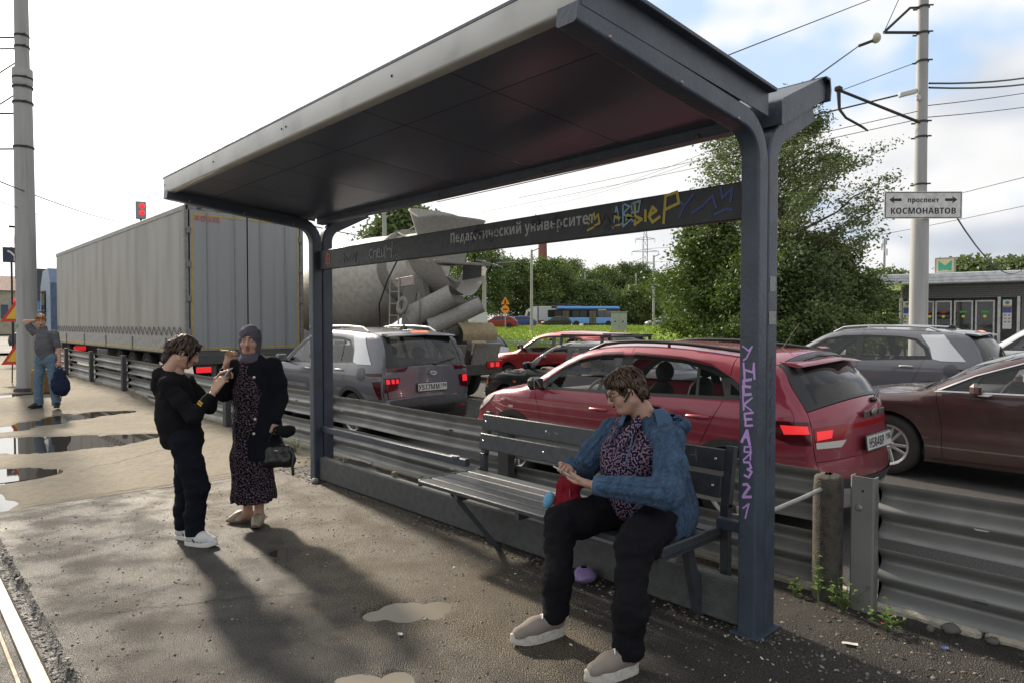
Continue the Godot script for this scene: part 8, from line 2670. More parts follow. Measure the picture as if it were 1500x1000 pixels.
func seated_woman() -> void:
	var B := Vector3(-2.28, 0, -3.05)
	var t := person("woman in blue knitted jacket and glasses sitting on the bench with a phone", B, 0.0)
	var W := func(x: float, y: float, z: float) -> Vector3: return Vector3(x, y, z) - B
	var skin := Color(0.42, 0.25, 0.185)
	var pel: Vector3 = W.call(-2.3, 0.6, -3.24)
	var chest: Vector3 = W.call(-2.31, 0.93, -3.22)
	var neck: Vector3 = W.call(-2.29, 1.13, -3.15)
	var hd: Vector3 = W.call(-2.355, 1.275, -3.06)
	var shL: Vector3 = W.call(-2.12, 1.02, -3.12); var elL: Vector3 = W.call(-1.99, 0.79, -2.93); var wrL: Vector3 = W.call(-2.33, 0.8, -2.76)
	var shR: Vector3 = W.call(-2.55, 1.0, -3.2); var elR: Vector3 = W.call(-2.67, 0.76, -3.02); var wrR: Vector3 = W.call(-2.56, 0.85, -2.83)
	var hpL: Vector3 = W.call(-2.18, 0.575, -3.16); var knL: Vector3 = W.call(-2.04, 0.545, -2.72); var anL: Vector3 = W.call(-1.95, 0.1, -2.555)
	var hpR: Vector3 = W.call(-2.43, 0.575, -3.2); var knR: Vector3 = W.call(-2.56, 0.555, -2.75); var anR: Vector3 = W.call(-2.45, 0.11, -2.585)
	var fd := Vector3(-0.56, -0.36, 0.76)
	# body
	var f := Field.new(Vector3(-0.55, 0.0, -0.4), Vector3(0.5, 1.25, 0.6), 0.016)
	limbs(f, [pel, chest, neck], [0.16, 0.15, 0.06], 0.06)
	f.cap(neck, hd + Vector3(0.03, -0.06, -0.03), 0.062, 0.056)
	limbs(f, [shL, elL, wrL], [0.06, 0.05, 0.03]); limbs(f, [shR, elR, wrR], [0.06, 0.05, 0.03])
	f.cap(chest, shL, 0.1, 0.06); f.cap(chest, shR, 0.1, 0.06)
	limbs(f, [hpL, knL, anL], [0.1, 0.07, 0.04]); limbs(f, [hpR, knR, anR], [0.1, 0.07, 0.04])
	var b := MB.new()
	f.into(b, Transform3D(), [], skin)
	head(b, Transform3D(look(fd), hd), skin, 1.02, Color(0.33, 0.13, 0.12), Color(0.1, 0.06, 0.04), 1.0)
	var dl := Vector3(-0.8, 0.02, 0.12)
	hand(b, Transform3D(basis_y(dl, Vector3(0.1, 0.9, -0.2)), wrL + dl.normalized() * 0.03), skin, false, [0.55, 0.6, 0.65, 0.7], 0.6, 0.98)
	var dr := Vector3(0.35, -0.15, 0.9)
	hand(b, Transform3D(basis_y(dr, Vector3(0.55, 0.75, 0.1)), wrR + dr.normalized() * 0.02), skin, true, [0.7, 0.75, 0.8, 0.8], 0.5, 0.98)
	part(t, "body", b, T.skin)
	# trousers
	f = Field.new(Vector3(-0.6, 0.03, -0.42), Vector3(0.55, 0.85, 0.62), 0.013)
	f.cap(pel + Vector3(-0.07, 0.02, 0), pel + Vector3(0.08, 0.02, 0.03), 0.17, 0.17, 0.05)
	limbs(f, [hpL, knL.lerp(hpL, 0.25), knL, anL + Vector3(0, 0.2, -0.02), anL + Vector3(0, 0.01, 0)], [0.125, 0.105, 0.086, 0.076, 0.07], 0.04)
	limbs(f, [hpR, knR.lerp(hpR, 0.25), knR, anR + Vector3(0, 0.2, -0.02), anR + Vector3(0, 0.01, 0)], [0.125, 0.105, 0.086, 0.076, 0.07], 0.04)
	f.floor_cut(0.085)
	b = MB.new()
	f.into(b, Transform3D(), [], Color.WHITE, fn, 0.017, Vector3(7, 13, 7))
	part(t, "trousers", b, cloth(0.009, 0.009, 0.012))
	# printed blouse
	f = Field.new(Vector3(-0.52, 0.4, -0.45), Vector3(0.45, 1.2, 0.35), 0.013)
	f.cap(pel + Vector3(-0.03, 0.09, 0.1), chest + Vector3(-0.05, -0.12, 0.1), 0.17, 0.175, 0.06)
	f.cap(chest + Vector3(-0.12, -0.02, 0.09), chest + Vector3(0.06, -0.02, 0.12), 0.12, 0.12, 0.05)
	f.cap(chest, neck + Vector3(0, -0.06, 0.0), 0.15, 0.085, 0.05)
	f.cap(shL + Vector3(-0.05, 0, 0), shR + Vector3(0.05, 0, 0), 0.075, 0.075, 0.05)
	f.cap(neck + Vector3(-0.05, 0.05, 0.12), chest + Vector3(-0.1, 0.06, 0.26), 0.05, 0.02, 0.02, true)
	b = MB.new()
	f.into(b, Transform3D(), [], Color.WHITE, fn, 0.012, Vector3(8, 5, 8))
	var pm := cloth(0.95, 0.95, 0.95, 3.2, T.print)
	part(t, "blouse", b, pm, "mauve blouse with navy print")
	b = MB.new()
	for s in [-1, 1]:
		var rows := []
		for i in 6:
			var row := PackedVector3Array()
			for j in 5:
				var q := i / 5.0
				row.append(neck + Vector3(-0.045 + 0.02 * s - 0.045 * q + s * 0.055 * (1 - q) + s * 0.04 * j / 4.0, 0.03 - 0.15 * q - 0.012 * j, 0.06 + 0.11 * q + 0.035 * s * (1.0 - q) + 0.006 * j))
			if s < 0: row.reverse()
			rows.append(row)
		b.grid(rows)
	part(t, "blouse_collar", b, pm)
	# knitted jacket, open in front
	f = Field.new(Vector3(-0.55, 0.45, -0.45), Vector3(0.45, 1.2, 0.45), 0.0102)
	f.cap(pel + Vector3(0.05, 0.0, -0.01), chest + Vector3(0.02, -0.1, -0.01), 0.208, 0.186, 0.05)
	f.cap(pel + Vector3(0.1, -0.03, 0.06), pel + Vector3(0.06, 0.05, 0.05), 0.178, 0.178, 0.05)
	f.cap(chest, neck + Vector3(0, -0.05, -0.02), 0.18, 0.1, 0.05)
	f.cap(shL, shR, 0.086, 0.086, 0.05)
	limbs(f, [shL, shL.lerp(elL, 0.5) + Vector3(0.02, 0, 0), elL, elL.lerp(wrL, 0.5), wrL.lerp(elL, 0.12)], [0.086, 0.083, 0.078, 0.064, 0.05], 0.03)
	limbs(f, [shR, shR.lerp(elR, 0.5) + Vector3(-0.02, 0, 0), elR, elR.lerp(wrR, 0.5), wrR.lerp(elR, 0.1)], [0.086, 0.082, 0.076, 0.062, 0.05], 0.03)
	f.ball(neck + Vector3(0.06, -0.05, -0.12), Vector3(0.15, 0.07, 0.09), 0.04)
	# opening: wedge from neck to lap in front
	var op := Vector3(-0.55, 0, 0.83)
	f.cap(neck + op * 0.1, chest + Vector3(-0.02, -0.05, 0) + op * 0.26, 0.055, 0.13, 0.012, true)
	f.cap(chest + Vector3(-0.02, -0.05, 0) + op * 0.26, pel + Vector3(-0.05, -0.02, 0.0) + op * 0.3, 0.13, 0.15, 0.012, true)
	f.floor_cut(0.495)
	# the sleeves reach over the opening: put them back
	limbs(f, [elL, elL.lerp(wrL, 0.5), wrL.lerp(elL, 0.12)], [0.078, 0.064, 0.05], 0.012)
	limbs(f, [shR, shR.lerp(elR, 0.5) + Vector3(-0.01, 0, 0), elR, elR.lerp(wrR, 0.5), wrR.lerp(elR, 0.06)], [0.084, 0.08, 0.075, 0.062, 0.05], 0.012)
	b = MB.new()
	var bones := [[shL, elL], [elL, wrL], [shR, elR], [elR, wrR]]
	f.into(b, Transform3D(), [], Color.WHITE, fn, 0.012, Vector3(5, 4, 5), bones, chest)
	var jm := mat(0.065, 0.13, 0.235, 0.95)
	jm.albedo_texture = ntex(0.02, [[0.0, grey(0.7)], [0.5, grey(0.9)], [1.0, grey(1.0)]], 111, 256, FastNoiseLite.TYPE_SIMPLEX, 5)
	jm.normal_enabled = true; jm.normal_texture = T.knit_n; jm.normal_scale = 1.5
	jm.rim_enabled = true; jm.rim = 0.15; jm.rim_tint = 0.7
	tri_map(jm, 4.6, false)
	var jk := part(t, "jacket", b, jm, "blue cable-knit jacket")
	# ribbed collar and cuffs
	var rib := mat(0.055, 0.105, 0.185, 0.95)
	b = MB.new()
	var rows := []
	for i in 25:
		var a := -0.6 + 4.9 * i / 24.0
		var row := PackedVector3Array()
		for j in 7:
			var q := j / 6.0
			var r := 0.078 + 0.08 * q
			row.append(neck + Vector3(0.0 + cos(a) * r * 1.05, 0.05 - 0.1 * q + 0.025 * sin(q * 3.0) + 0.002 * (i % 2), -0.015 - sin(a) * r * 0.95))
		rows.append(row)
	b.grid(rows)
	part(jk, "collar", b, rib)
	for e in [[wrL, elL], [wrR, elR]]:
		b = MB.new()
		var dd: Vector3 = (e[1] - e[0]).normalized()
		var x := dd.cross(Vector3.UP).normalized()
		rows = []
		for i in 7:
			var ring := PackedVector3Array()
			for k in 40:
				var a := TAU * k / 40
				var r := 0.049 + 0.002 * (k % 2) + 0.004 * sin(PI * i / 6.0)
				ring.append(e[0] + dd * (0.0 + 0.014 * i) + (x * cos(a) + dd.cross(x) * sin(a)) * r)
			rows.append(ring)
		rows.reverse()
		b.grid(rows, false, true)
		part(jk, "cuff", b, rib)
	b = MB.new()
	b.tube([neck + Vector3(0.02, -0.06, 0.13), neck + Vector3(0.05, -0.15, 0.2), neck + Vector3(0.04, -0.24, 0.235)], 0.005, 6)
	b.tube([neck + Vector3(-0.12, -0.08, 0.07), neck + Vector3(-0.16, -0.17, 0.13)], 0.005, 6)
	part(jk, "drawstring", b, rib)
	# hair
	var ht := Transform3D(look(fd), hd)
	hair_short(t, ht, Color(0.05, 0.03, 0.019))
	# glasses and ear-piece
	var g := thing("glasses", "thin framed tinted glasses worn by the seated woman", "glasses", B)
	b = MB.new()
	for s in [-1, 1]:
		var ring := []
		for i in 17: ring.append(ht * Vector3(s * 0.033 + 0.026 * cos(TAU * i / 16), 0.0 + 0.02 * sin(TAU * i / 16), 0.102 - 0.1 * pow(0.026 * cos(TAU * i / 16) * s + 0.033, 2.0)))
		b.tube(ring, 0.0018, 5, false)
		b.tube([ht * Vector3(s * 0.059, 0.005, 0.095), ht * Vector3(s * 0.08, 0.008, 0.06), ht * Vector3(s * 0.083, 0.004, -0.01)], 0.0018, 5)
	b.tube([ht * Vector3(-0.008, 0.004, 0.103), ht * Vector3(0.0, 0.008, 0.106), ht * Vector3(0.008, 0.004, 0.103)], 0.0018, 5)
	part(g, "frame", b, T.black)
	for s in [-1, 1]:
		b = MB.new()
		var ring := PackedVector3Array()
		for i in 16: ring.append(ht * Vector3(s * 0.033 + 0.025 * cos(TAU * i / 16), 0.019 * sin(TAU * i / 16), 0.101))
		b.fan(ring, ht.basis.z)
		part(g, "lens", b, glass(0.1, 0.06, 0.05, 0.5))
	g = thing("earpiece", "black wireless earpiece on the seated woman's ear", "earpiece", B)
	b = MB.new()
	b.bar(ht * Vector3(0.093, 0.006, 0.0), ht * Vector3(0.086, -0.038, 0.05), 0.014, 0.012, 0.005)
	part(g, "body", b, T.black)
	b = MB.new()
	b.tube([ht * Vector3(0.09, 0.01, -0.004), ht * Vector3(0.09, 0.026, -0.02), ht * Vector3(0.088, 0.01, -0.034)], 0.003, 6)
	part(g, "ear_hook", b, T.black)
	# phone, handbag, shoes
	phone("pale phone held in the seated woman's hands", Transform3D(basis_y(Vector3(-0.75, 0.38, 0.35), Vector3(0.35, 0.85, -0.35)), B + wrL + Vector3(-0.165, 0.045, 0.035)), Color(0.55, 0.55, 0.55))
	g = thing("handbag", "small dark red handbag with light blue pompom on the seated woman's lap", "handbag", B + Vector3(-0.345, 0.68, 0.16))
	f = Field.new(Vector3(-0.12, -0.15, -0.1), Vector3(0.12, 0.14, 0.1), 0.008)
	f.cap(Vector3(-0.03, 0.05, 0), Vector3(0.04, 0.06, 0.01), 0.05, 0.05, 0.03)
	f.cap(Vector3(-0.04, -0.06, 0.0), Vector3(0.05, -0.06, 0.01), 0.06, 0.06, 0.06)
	b = MB.new()
	f.into(b, Transform3D(), [], Color.WHITE, fn, 0.012, Vector3(14, 8, 14))
	part(g, "pouch", b, cloth(0.2, 0.012, 0.022, 3.0))
	b = MB.new()
	b.tube([Vector3(-0.03, 0.09, 0), Vector3(-0.02, 0.13, 0.02), Vector3(0.04, 0.1, 0.04), Vector3(0.06, 0.0, 0.06)], 0.006, 6)
	part(g, "strap", b, mat(0.18, 0.012, 0.02, 0.6))
	b = MB.new()
	b.ellipsoid(at(Vector3(-0.105, -0.05, 0.06), rot(Vector3(0, 0, 1), -25)), Vector3(0.032, 0.055, 0.032), 14, 10)
	part(g, "pompom", b, cloth(0.16, 0.4, 0.62, 8.0))
	var up := cloth(0.26, 0.225, 0.2, 4.0)
	var so := worn(mat(0.55, 0.53, 0.48, 0.7), 1, 0, 1, 5.0)
	for e in [[anL + Vector3(0.02, 0, -0.055), Vector3(-2.03, 0, -2.345) - B], [anR + Vector3(0.015, 0, -0.055), Vector3(-2.53, 0, -2.345) - B]]:
		var hl := Vector3(e[0].x, 0.003, e[0].z)
		var s := shoe(t, hl, e[1], up, so, 0.045, 0.08)
		var q := look(Vector3(e[1].x, 0, e[1].z) - Vector3(hl.x, 0, hl.z))
		b = MB.new()
		for k in 4:
			var o := Transform3D(q, hl) * Vector3(0, 0.137 - 0.011 * k, 0.1 + 0.026 * k)
			b.tube([o - q.x * 0.024 - Vector3(0, 0.008, 0), o + Vector3(0, 0.006, 0), o + q.x * 0.024 - Vector3(0, 0.008, 0) + q.z * 0.015], 0.004, 5)
		part(s, "laces", b, mat(0.7, 0.7, 0.72, 0.8))
func hair_short(t: Node3D, ht: Transform3D, c: Color) -> void:
	var f := Field.new(Vector3(-0.12, -0.13, -0.15), Vector3(0.12, 0.16, 0.14), 0.006)
	f.ball(Vector3(0, 0.042, -0.02), Vector3(0.09, 0.098, 0.108), 0.02)
	f.ball(Vector3(0, -0.03, -0.055), Vector3(0.078, 0.07, 0.065), 0.03)
	f.ball(Vector3(0, 0.085, 0.055), Vector3(0.062, 0.036, 0.05), 0.03)
	f.ball(Vector3(0, -0.035, 0.095), Vector3(0.085, 0.085, 0.085), 0.012, true)
	for s in [-1, 1]:
		f.ball(Vector3(s * 0.1, -0.012, 0.01), Vector3(0.035, 0.042, 0.035), 0.012, true)
		f.cap(Vector3(s * 0.077, 0.05, 0.03), Vector3(s * 0.074, 0.0, 0.035), 0.016, 0.01, 0.015)
	var b := MB.new()
	f.into(b, ht, [], c, fn, 0.01, Vector3(38, 13, 22))
	var m := mat(1, 1, 1, 0.5)
	m.vertex_color_use_as_albedo = true
	for i in b.v.size():
		var p := ht.affine_inverse() * b.v[i]
		b.c[i] = c.lerp(c * 2.4, clampf(nz(p.x * 60.0, p.y * 14.0, p.z * 40.0) + 0.35, 0.0, 1.0))
	strands(b, ht, 650, 0.045, c)
	part(t, "hair", b, m)

func hooded_girl() -> void:
	var t := person("young woman in black hooded sweatshirt and white sneakers looking at her phone", Vector3(-5.42, 0, -1.74), deg_to_rad(YAW))
	# x to the right of the view, z towards the camera
	var skin := Color(0.46, 0.285, 0.21)
	var hd := Vector3(-0.055, 1.435, 0.0)
	var fd := Vector3(0.84, -0.4, -0.22)
	var neck := Vector3(-0.125, 1.29, 0.0)
	var chest := Vector3(-0.13, 1.07, 0.0)
	var pel := Vector3(-0.06, 0.8, 0.0)
	var shR := Vector3(-0.12, 1.2, 0.135); var elR := Vector3(0.08, 0.965, 0.17); var wrR := Vector3(0.19, 1.13, 0.1)
	var shL := Vector3(-0.12, 1.2, -0.135); var elL := Vector3(0.06, 1.0, -0.15); var wrL := Vector3(0.16, 1.23, -0.07)
	var hpR := Vector3(-0.03, 0.77, 0.08); var knR := Vector3(0.07, 0.43, 0.1); var anR := Vector3(0.05, 0.08, 0.1)
	var hpL := Vector3(-0.07, 0.77, -0.08); var knL := Vector3(-0.09, 0.43, -0.06); var anL := Vector3(-0.1, 0.08, -0.05)
	var f := Field.new(Vector3(-0.4, 0.03, -0.32), Vector3(0.4, 1.45, 0.34), 0.017)
	limbs(f, [pel, chest, neck], [0.1, 0.1, 0.045], 0.03)
	f.cap(neck, hd + Vector3(-0.03, -0.06, 0), 0.046, 0.044)
	limbs(f, [shL, elL, wrL], [0.05, 0.04, 0.027]); limbs(f, [shR, elR, wrR], [0.05, 0.04, 0.027])
	f.cap(chest, shL, 0.07, 0.04); f.cap(chest, shR, 0.07, 0.04)
	limbs(f, [hpL, knL, anL], [0.08, 0.055, 0.035]); limbs(f, [hpR, knR, anR], [0.08, 0.055, 0.035])
	var b := MB.new()
	f.into(b, Transform3D(), [], skin)
	head(b, Transform3D(look(fd), hd), skin, 0.95)
	var dr := Vector3(0.45, 0.85, -0.25)
	hand(b, Transform3D(basis_y(dr, Vector3(0.35, 0.1, -0.9)), wrR + dr.normalized() * 0.02), skin, true, [0.5, 0.5, 0.55, 0.6], 0.3, 0.92)
	var dl := Vector3(0.75, 0.35, 0.25)
	hand(b, Transform3D(basis_y(dl, Vector3(-0.1, -0.6, 0.7)), wrL + dl.normalized() * 0.02), skin, false, [0.35, 0.45, 0.5, 0.6], 0.3, 0.92)
	part(t, "body", b, T.skin)
	# trousers
	f = Field.new(Vector3(-0.32, 0.02, -0.28), Vector3(0.3, 0.95, 0.3), 0.0125)
	f.cap(pel + Vector3(0, 0, -0.05), pel + Vector3(0, 0, 0.05), 0.105, 0.105, 0.03)
	limbs(f, [hpR, knR.lerp(hpR, 0.5), knR, anR + Vector3(0, 0.15, 0), anR + Vector3(0, -0.02, 0)], [0.102, 0.094, 0.08, 0.07, 0.068], 0.03)
	limbs(f, [hpL, knL.lerp(hpL, 0.5), knL, anL + Vector3(0, 0.15, 0), anL + Vector3(0, -0.02, 0)], [0.102, 0.094, 0.08, 0.07, 0.068], 0.03)
	f.floor_cut(0.075)
	b = MB.new()
	f.into(b, Transform3D(), [], Color.WHITE, fn, 0.014, Vector3(6, 11, 6))
	part(t, "trousers", b, cloth(0.009, 0.01, 0.016))
	# hooded sweatshirt
	f = Field.new(Vector3(-0.45, 0.65, -0.32), Vector3(0.36, 1.36, 0.36), 0.0125)
	limbs(f, [Vector3(-0.09, 0.8, 0), Vector3(-0.12, 0.95, 0), chest + Vector3(0, 0.03, 0)], [0.148, 0.142, 0.13], 0.05)
	f.cap(shL, shR, 0.066, 0.066, 0.05)
	f.cap(chest, neck + Vector3(-0.02, -0.05, 0), 0.12, 0.07, 0.05)
	limbs(f, [shR, shR.lerp(elR, 0.5), elR, wrR.lerp(elR, 0.15)], [0.06, 0.057, 0.055, 0.04], 0.022)
	limbs(f, [shL, shL.lerp(elL, 0.5), elL, wrL.lerp(elL, 0.5)], [0.06, 0.056, 0.052, 0.042], 0.022)
	f.ball(neck + Vector3(-0.085, -0.025, 0.0), Vector3(0.085, 0.085, 0.1), 0.03)
	f.ball(neck + Vector3(-0.125, -0.1, 0.0), Vector3(0.06, 0.075, 0.08), 0.04)
	f.cap(neck + Vector3(-0.02, -0.05, -0.085), neck + Vector3(-0.02, -0.05, 0.085), 0.045, 0.045, 0.03)
	f.ball(neck + Vector3(-0.035, 0.06, 0.0), Vector3(0.1, 0.065, 0.07), 0.012, true)
	f.floor_cut(0.715)
	b = MB.new()
	f.into(b, Transform3D(), [], Color.WHITE, fn, 0.01, Vector3(8, 12, 8))
	var hm := part(t, "hooded_sweatshirt", b, cloth(0.01, 0.01, 0.012))
	b = MB.new()
	b.ellipsoid(at(neck + Vector3(-0.06, -0.012, 0)), Vector3(0.08, 0.03, 0.072), 16, 10)
	part(hm, "hood_lining", b, cloth(0.1, 0.16, 0.12, 3.0), "grey green hood lining")
	b = MB.new()
	for k in 2: b.ribbon([Vector2(0.0 + 0.018 * k, 0.0), Vector2(0.004 + 0.018 * k, 0.03)], Transform3D(Basis(Vector3(0.5, 0.8, 0).normalized(), Vector3(-0.8, 0.5, 0).normalized(), Vector3(0, 0, 1)), elR.lerp(wrR, 0.55) + Vector3(0.01, 0.0, 0.068)), 0.012)
	part(hm, "sleeve_print", b, mat(0.6, 0.38, 0.03, 0.7))
	# hair: tied back, with a loose front strand
	var ht := Transform3D(look(fd), hd)
	var hc := Color(0.03, 0.019, 0.014)
	f = Field.new(Vector3(-0.12, -0.24, -0.19), Vector3(0.12, 0.15, 0.15), 0.0068)
	f.ball(Vector3(0, 0.035, -0.018), Vector3(0.085, 0.095, 0.103), 0.02)
	f.cap(Vector3(0, 0.0, -0.1), Vector3(0, -0.1, -0.1), 0.05, 0.03, 0.03)
	f.cap(Vector3(0, -0.1, -0.1), Vector3(0.02, -0.2, -0.06), 0.028, 0.012, 0.02)
	f.ball(Vector3(0, -0.035, 0.09), Vector3(0.075, 0.095, 0.08), 0.012, true)
	for s in [-1, 1]:
		f.ball(Vector3(s * 0.095, -0.02, -0.005), Vector3(0.03, 0.04, 0.03), 0.012, true)
		f.cap(Vector3(s * 0.045, 0.08, 0.07), Vector3(s * 0.072, -0.01, 0.055), 0.016, 0.011, 0.02)
		f.cap(Vector3(s * 0.072, -0.01, 0.055), Vector3(s * 0.066, -0.08, 0.06), 0.01, 0.004, 0.01)
	b = MB.new()
	f.into(b, ht, [], hc, fn, 0.006, Vector3(36, 10, 26))
	var m := mat(1, 1, 1, 0.55)
	m.vertex_color_use_as_albedo = true
	for i in b.v.size(): b.c[i] = hc.lerp(Color(0.12, 0.06, 0.035), clampf(nz(b.v[i].x * 50.0, b.v[i].y * 12.0, b.v[i].z * 50.0) * 0.8 + 0.15, 0.0, 1.0))
	strands(b, ht, 420, 0.07, hc * 1.2)
	part(t, "hair", b, m)
	# sneakers with stripes
	for e in [[Vector3(-0.025, 0.003, 0.1), Vector3(0.235, 0, 0.14)], [Vector3(-0.17, 0.003, -0.05), Vector3(0.08, 0, -0.01)]]:
		var s := shoe(t, e[0], e[1], cloth(0.62, 0.62, 0.62, 4.0), mat(0.6, 0.58, 0.53, 0.7), 0.026, 0.07, "sneaker")
		var q := look(Vector3(e[1].x - e[0].x, 0, e[1].z - e[0].z))
		for k in 6:
			b = MB.new()
			var w := -1.0 if k > 2 else 1.0
			var o: Vector3 = Transform3D(q, e[0]) * Vector3(0.043 * w, 0.035, 0.085 + 0.03 * (k % 3))
			b.bar(o + q.z * 0.016, o + Vector3(0, 0.045, 0) - q.z * 0.012 - q.x * 0.01 * w, 0.011, 0.008, 0.001, q.x)
			part(s, "stripe", b, mat(0.02, 0.025, 0.06, 0.6))
	var P := Transform3D(Basis(Vector3.UP, deg_to_rad(YAW)), Vector3(-5.42, 0, -1.74))
	phone("dark phone held by the young woman in the hooded sweatshirt", P * Transform3D(basis_y(Vector3(0.55, 0.8, 0), Vector3(-0.8, 0.5, 0.1)), Vector3(0.255, 1.255, 0.015)), Color(0.5, 0.5, 0.5))

func headscarf_woman() -> void:
	var P := Transform3D(Basis(Vector3.UP, deg_to_rad(YAW)), Vector3(-5.58, 0, -2.26))
	var t := person("woman in mauve headscarf, long dark coat and patterned dress holding a phone", P.origin, deg_to_rad(YAW))
	var skin := Color(0.42, 0.255, 0.185)
	var hd := Vector3(-0.01, 1.51, 0.02)
	var fd := Vector3(0.14, -0.05, 0.96)
	var neck := Vector3(0.01, 1.36, 0.0)
	var chest := Vector3(0.015, 1.18, 0.0)
	var pel := Vector3(0.02, 0.88, 0.0)
	var shL := Vector3(0.165, 1.31, 0.0); var elL := Vector3(0.225, 1.03, -0.02); var wrL := Vector3(0.205, 0.86, 0.06)
	var shR := Vector3(-0.145, 1.3, 0.02); var elR := Vector3(-0.2, 1.08, 0.08); var wrR := Vector3(-0.135, 1.31, 0.2)
	var anL := Vector3(0.055, 0.08, 0.03); var anR := Vector3(-0.06, 0.08, -0.03)
	var f := Field.new(Vector3(-0.4, 0.02, -0.3), Vector3(0.4, 1.5, 0.35), 0.017)
	limbs(f, [pel, chest, neck], [0.14, 0.13, 0.05], 0.05)
	f.cap(neck, hd + Vector3(0, -0.06, 0), 0.05, 0.046)
	limbs(f, [shL, elL, wrL], [0.05, 0.04, 0.027]); limbs(f, [shR, elR, wrR], [0.05, 0.04, 0.027])
	f.cap(chest, shL, 0.09, 0.05); f.cap(chest, shR, 0.09, 0.05)
	limbs(f, [Vector3(0.09, 0.86, 0), Vector3(0.07, 0.46, 0.03), anL], [0.09, 0.055, 0.034]); limbs(f, [Vector3(-0.07, 0.86, 0), Vector3(-0.06, 0.46, 0.0), anR], [0.09, 0.055, 0.034])
	f.cap(anL, anL + Vector3(0.01, -0.05, 0.08), 0.034, 0.026); f.cap(anR, anR + Vector3(-0.06, -0.05, 0.06), 0.034, 0.026)
	var b := MB.new()
	f.into(b, Transform3D(), [], skin)
	head(b, Transform3D(look(fd), hd), skin, 0.97)
	var dr := Vector3(0.25, 0.45, 0.35)
	hand(b, Transform3D(basis_y(dr, Vector3(0.75, 0.35, -0.3)), wrR + dr.normalized() * 0.02), skin, true, [0.75, 0.8, 0.8, 0.85], 0.6, 0.94)
	var dl := Vector3(-0.05, -0.95, 0.25)
	hand(b, Transform3D(basis_y(dl, Vector3(-0.6, -0.1, -0.6)), wrL + dl.normalized() * 0.015), skin, false, [1.2, 1.25, 1.3, 1.3], 0.8, 0.94)
	part(t, "body", b, T.skin)
	# dress
	f = Field.new(Vector3(-0.32, 0.12, -0.26), Vector3(0.34, 1.42, 0.28), 0.0135)
	limbs(f, [Vector3(0.0, 1.3, 0.03), Vector3(0.0, 1.1, 0.04), Vector3(0.0, 0.85, 0.03), Vector3(0.005, 0.55, 0.02), Vector3(0.01, 0.2, 0.02)], [0.09, 0.13, 0.142, 0.155, 0.18], 0.05)
	f.cap(shL + Vector3(-0.04, 0, 0), shR + Vector3(0.04, 0, 0), 0.06, 0.06, 0.04)
	f.floor_cut(0.2)
	b = MB.new()
	f.into(b, Transform3D(), [], Color.WHITE, fn, 0.03, Vector3(9, 1.6, 9))
	part(t, "dress", b, cloth(0.9, 0.9, 0.9, 1.7, T.speck), "long black dress with pale pink speckled pattern")
	# coat
	f = Field.new(Vector3(-0.4, 0.48, -0.3), Vector3(0.42, 1.44, 0.34), 0.0125)
	limbs(f, [Vector3(0.02, 1.24, -0.02), Vector3(0.02, 1.0, -0.02), Vector3(0.03, 0.8, -0.02), Vector3(0.035, 0.55, -0.02)], [0.15, 0.165, 0.182, 0.205], 0.05)
	f.cap(shL, shR, 0.066, 0.066, 0.05)
	f.cap(chest, neck + Vector3(0, -0.04, -0.02), 0.14, 0.08, 0.05)
	f.cap(Vector3(-0.1, 1.25, 0.24), Vector3(-0.11, 0.9, 0.29), 0.085, 0.115, 0.012, true)
	f.cap(Vector3(-0.11, 0.9, 0.29), Vector3(-0.12, 0.45, 0.31), 0.115, 0.15, 0.012, true)
	f.floor_cut(0.545)
	limbs(f, [shL, shL.lerp(elL, 0.5) + Vector3(0.015, 0, 0), elL, wrL.lerp(elL, 0.1)], [0.07, 0.068, 0.063, 0.052], 0.025)
	limbs(f, [shR, shR.lerp(elR, 0.5), elR, wrR.lerp(elR, 0.2)], [0.068, 0.066, 0.06, 0.046], 0.025)
	b = MB.new()
	f.into(b, Transform3D(), [], Color.WHITE, fn, 0.012, Vector3(5, 5, 5))
	var ct := part(t, "coat", b, cloth(0.01, 0.011, 0.016))
	for e in [[0.075, 1.12], [0.07, 1.0], [0.078, 0.885], [0.072, 0.77], [0.066, 1.22]]:
		b = MB.new()
		var p := Vector3(e[0], e[1], 0.0)
		var z := 0.3
		while z > 0.05 and f.at_(Vector3(p.x, p.y, z)) > 0.0: z -= 0.004
		b.lathe(at(Vector3(p.x, p.y, z + 0.004), rot(Vector3.RIGHT, 82)), [Vector2(0.0125, 0), Vector2(0.0125, 0.004), Vector2(0.009, 0.008), Vector2(0.002, 0.008)], 12)
		part(ct, "button", b, mat(0.6, 0.56, 0.5, 0.3, 0.7))
	# headscarf
	var ht := Transform3D(look(fd), hd)
	f = Field.new(Vector3(-0.14, -0.24, -0.16), Vector3(0.14, 0.15, 0.16), 0.0065)
	f.ball(Vector3(0, 0.03, -0.015), Vector3(0.087, 0.1, 0.108), 0.02)
	f.cap(Vector3(0, -0.05, -0.01), Vector3(0, -0.15, -0.005), 0.082, 0.075, 0.04)
	f.ball(Vector3(0, -0.16, 0.03), Vector3(0.085, 0.06, 0.07), 0.03)
	f.cap(Vector3(0, 0.012, 0.13), Vector3(0, -0.062, 0.13), 0.062, 0.052, 0.012, true)
	b = MB.new()
	f.into(b, ht, [], Color.WHITE, fn, 0.008, Vector3(14, 20, 14))
	part(t, "headscarf", b, cloth(0.1, 0.092, 0.122, 4.0))
	# shoes
	for e in [[anL + Vector3(0.0, -0.077, -0.06), anL + Vector3(0.02, -0.08, 0.165)], [anR + Vector3(0.05, -0.077, -0.03), anR + Vector3(-0.16, -0.08, 0.05)]]:
		shoe(t, e[0], e[1], mat(0.28, 0.23, 0.17, 0.45), mat(0.1, 0.08, 0.06, 0.7), 0.014, 0.03, "flat_shoe")
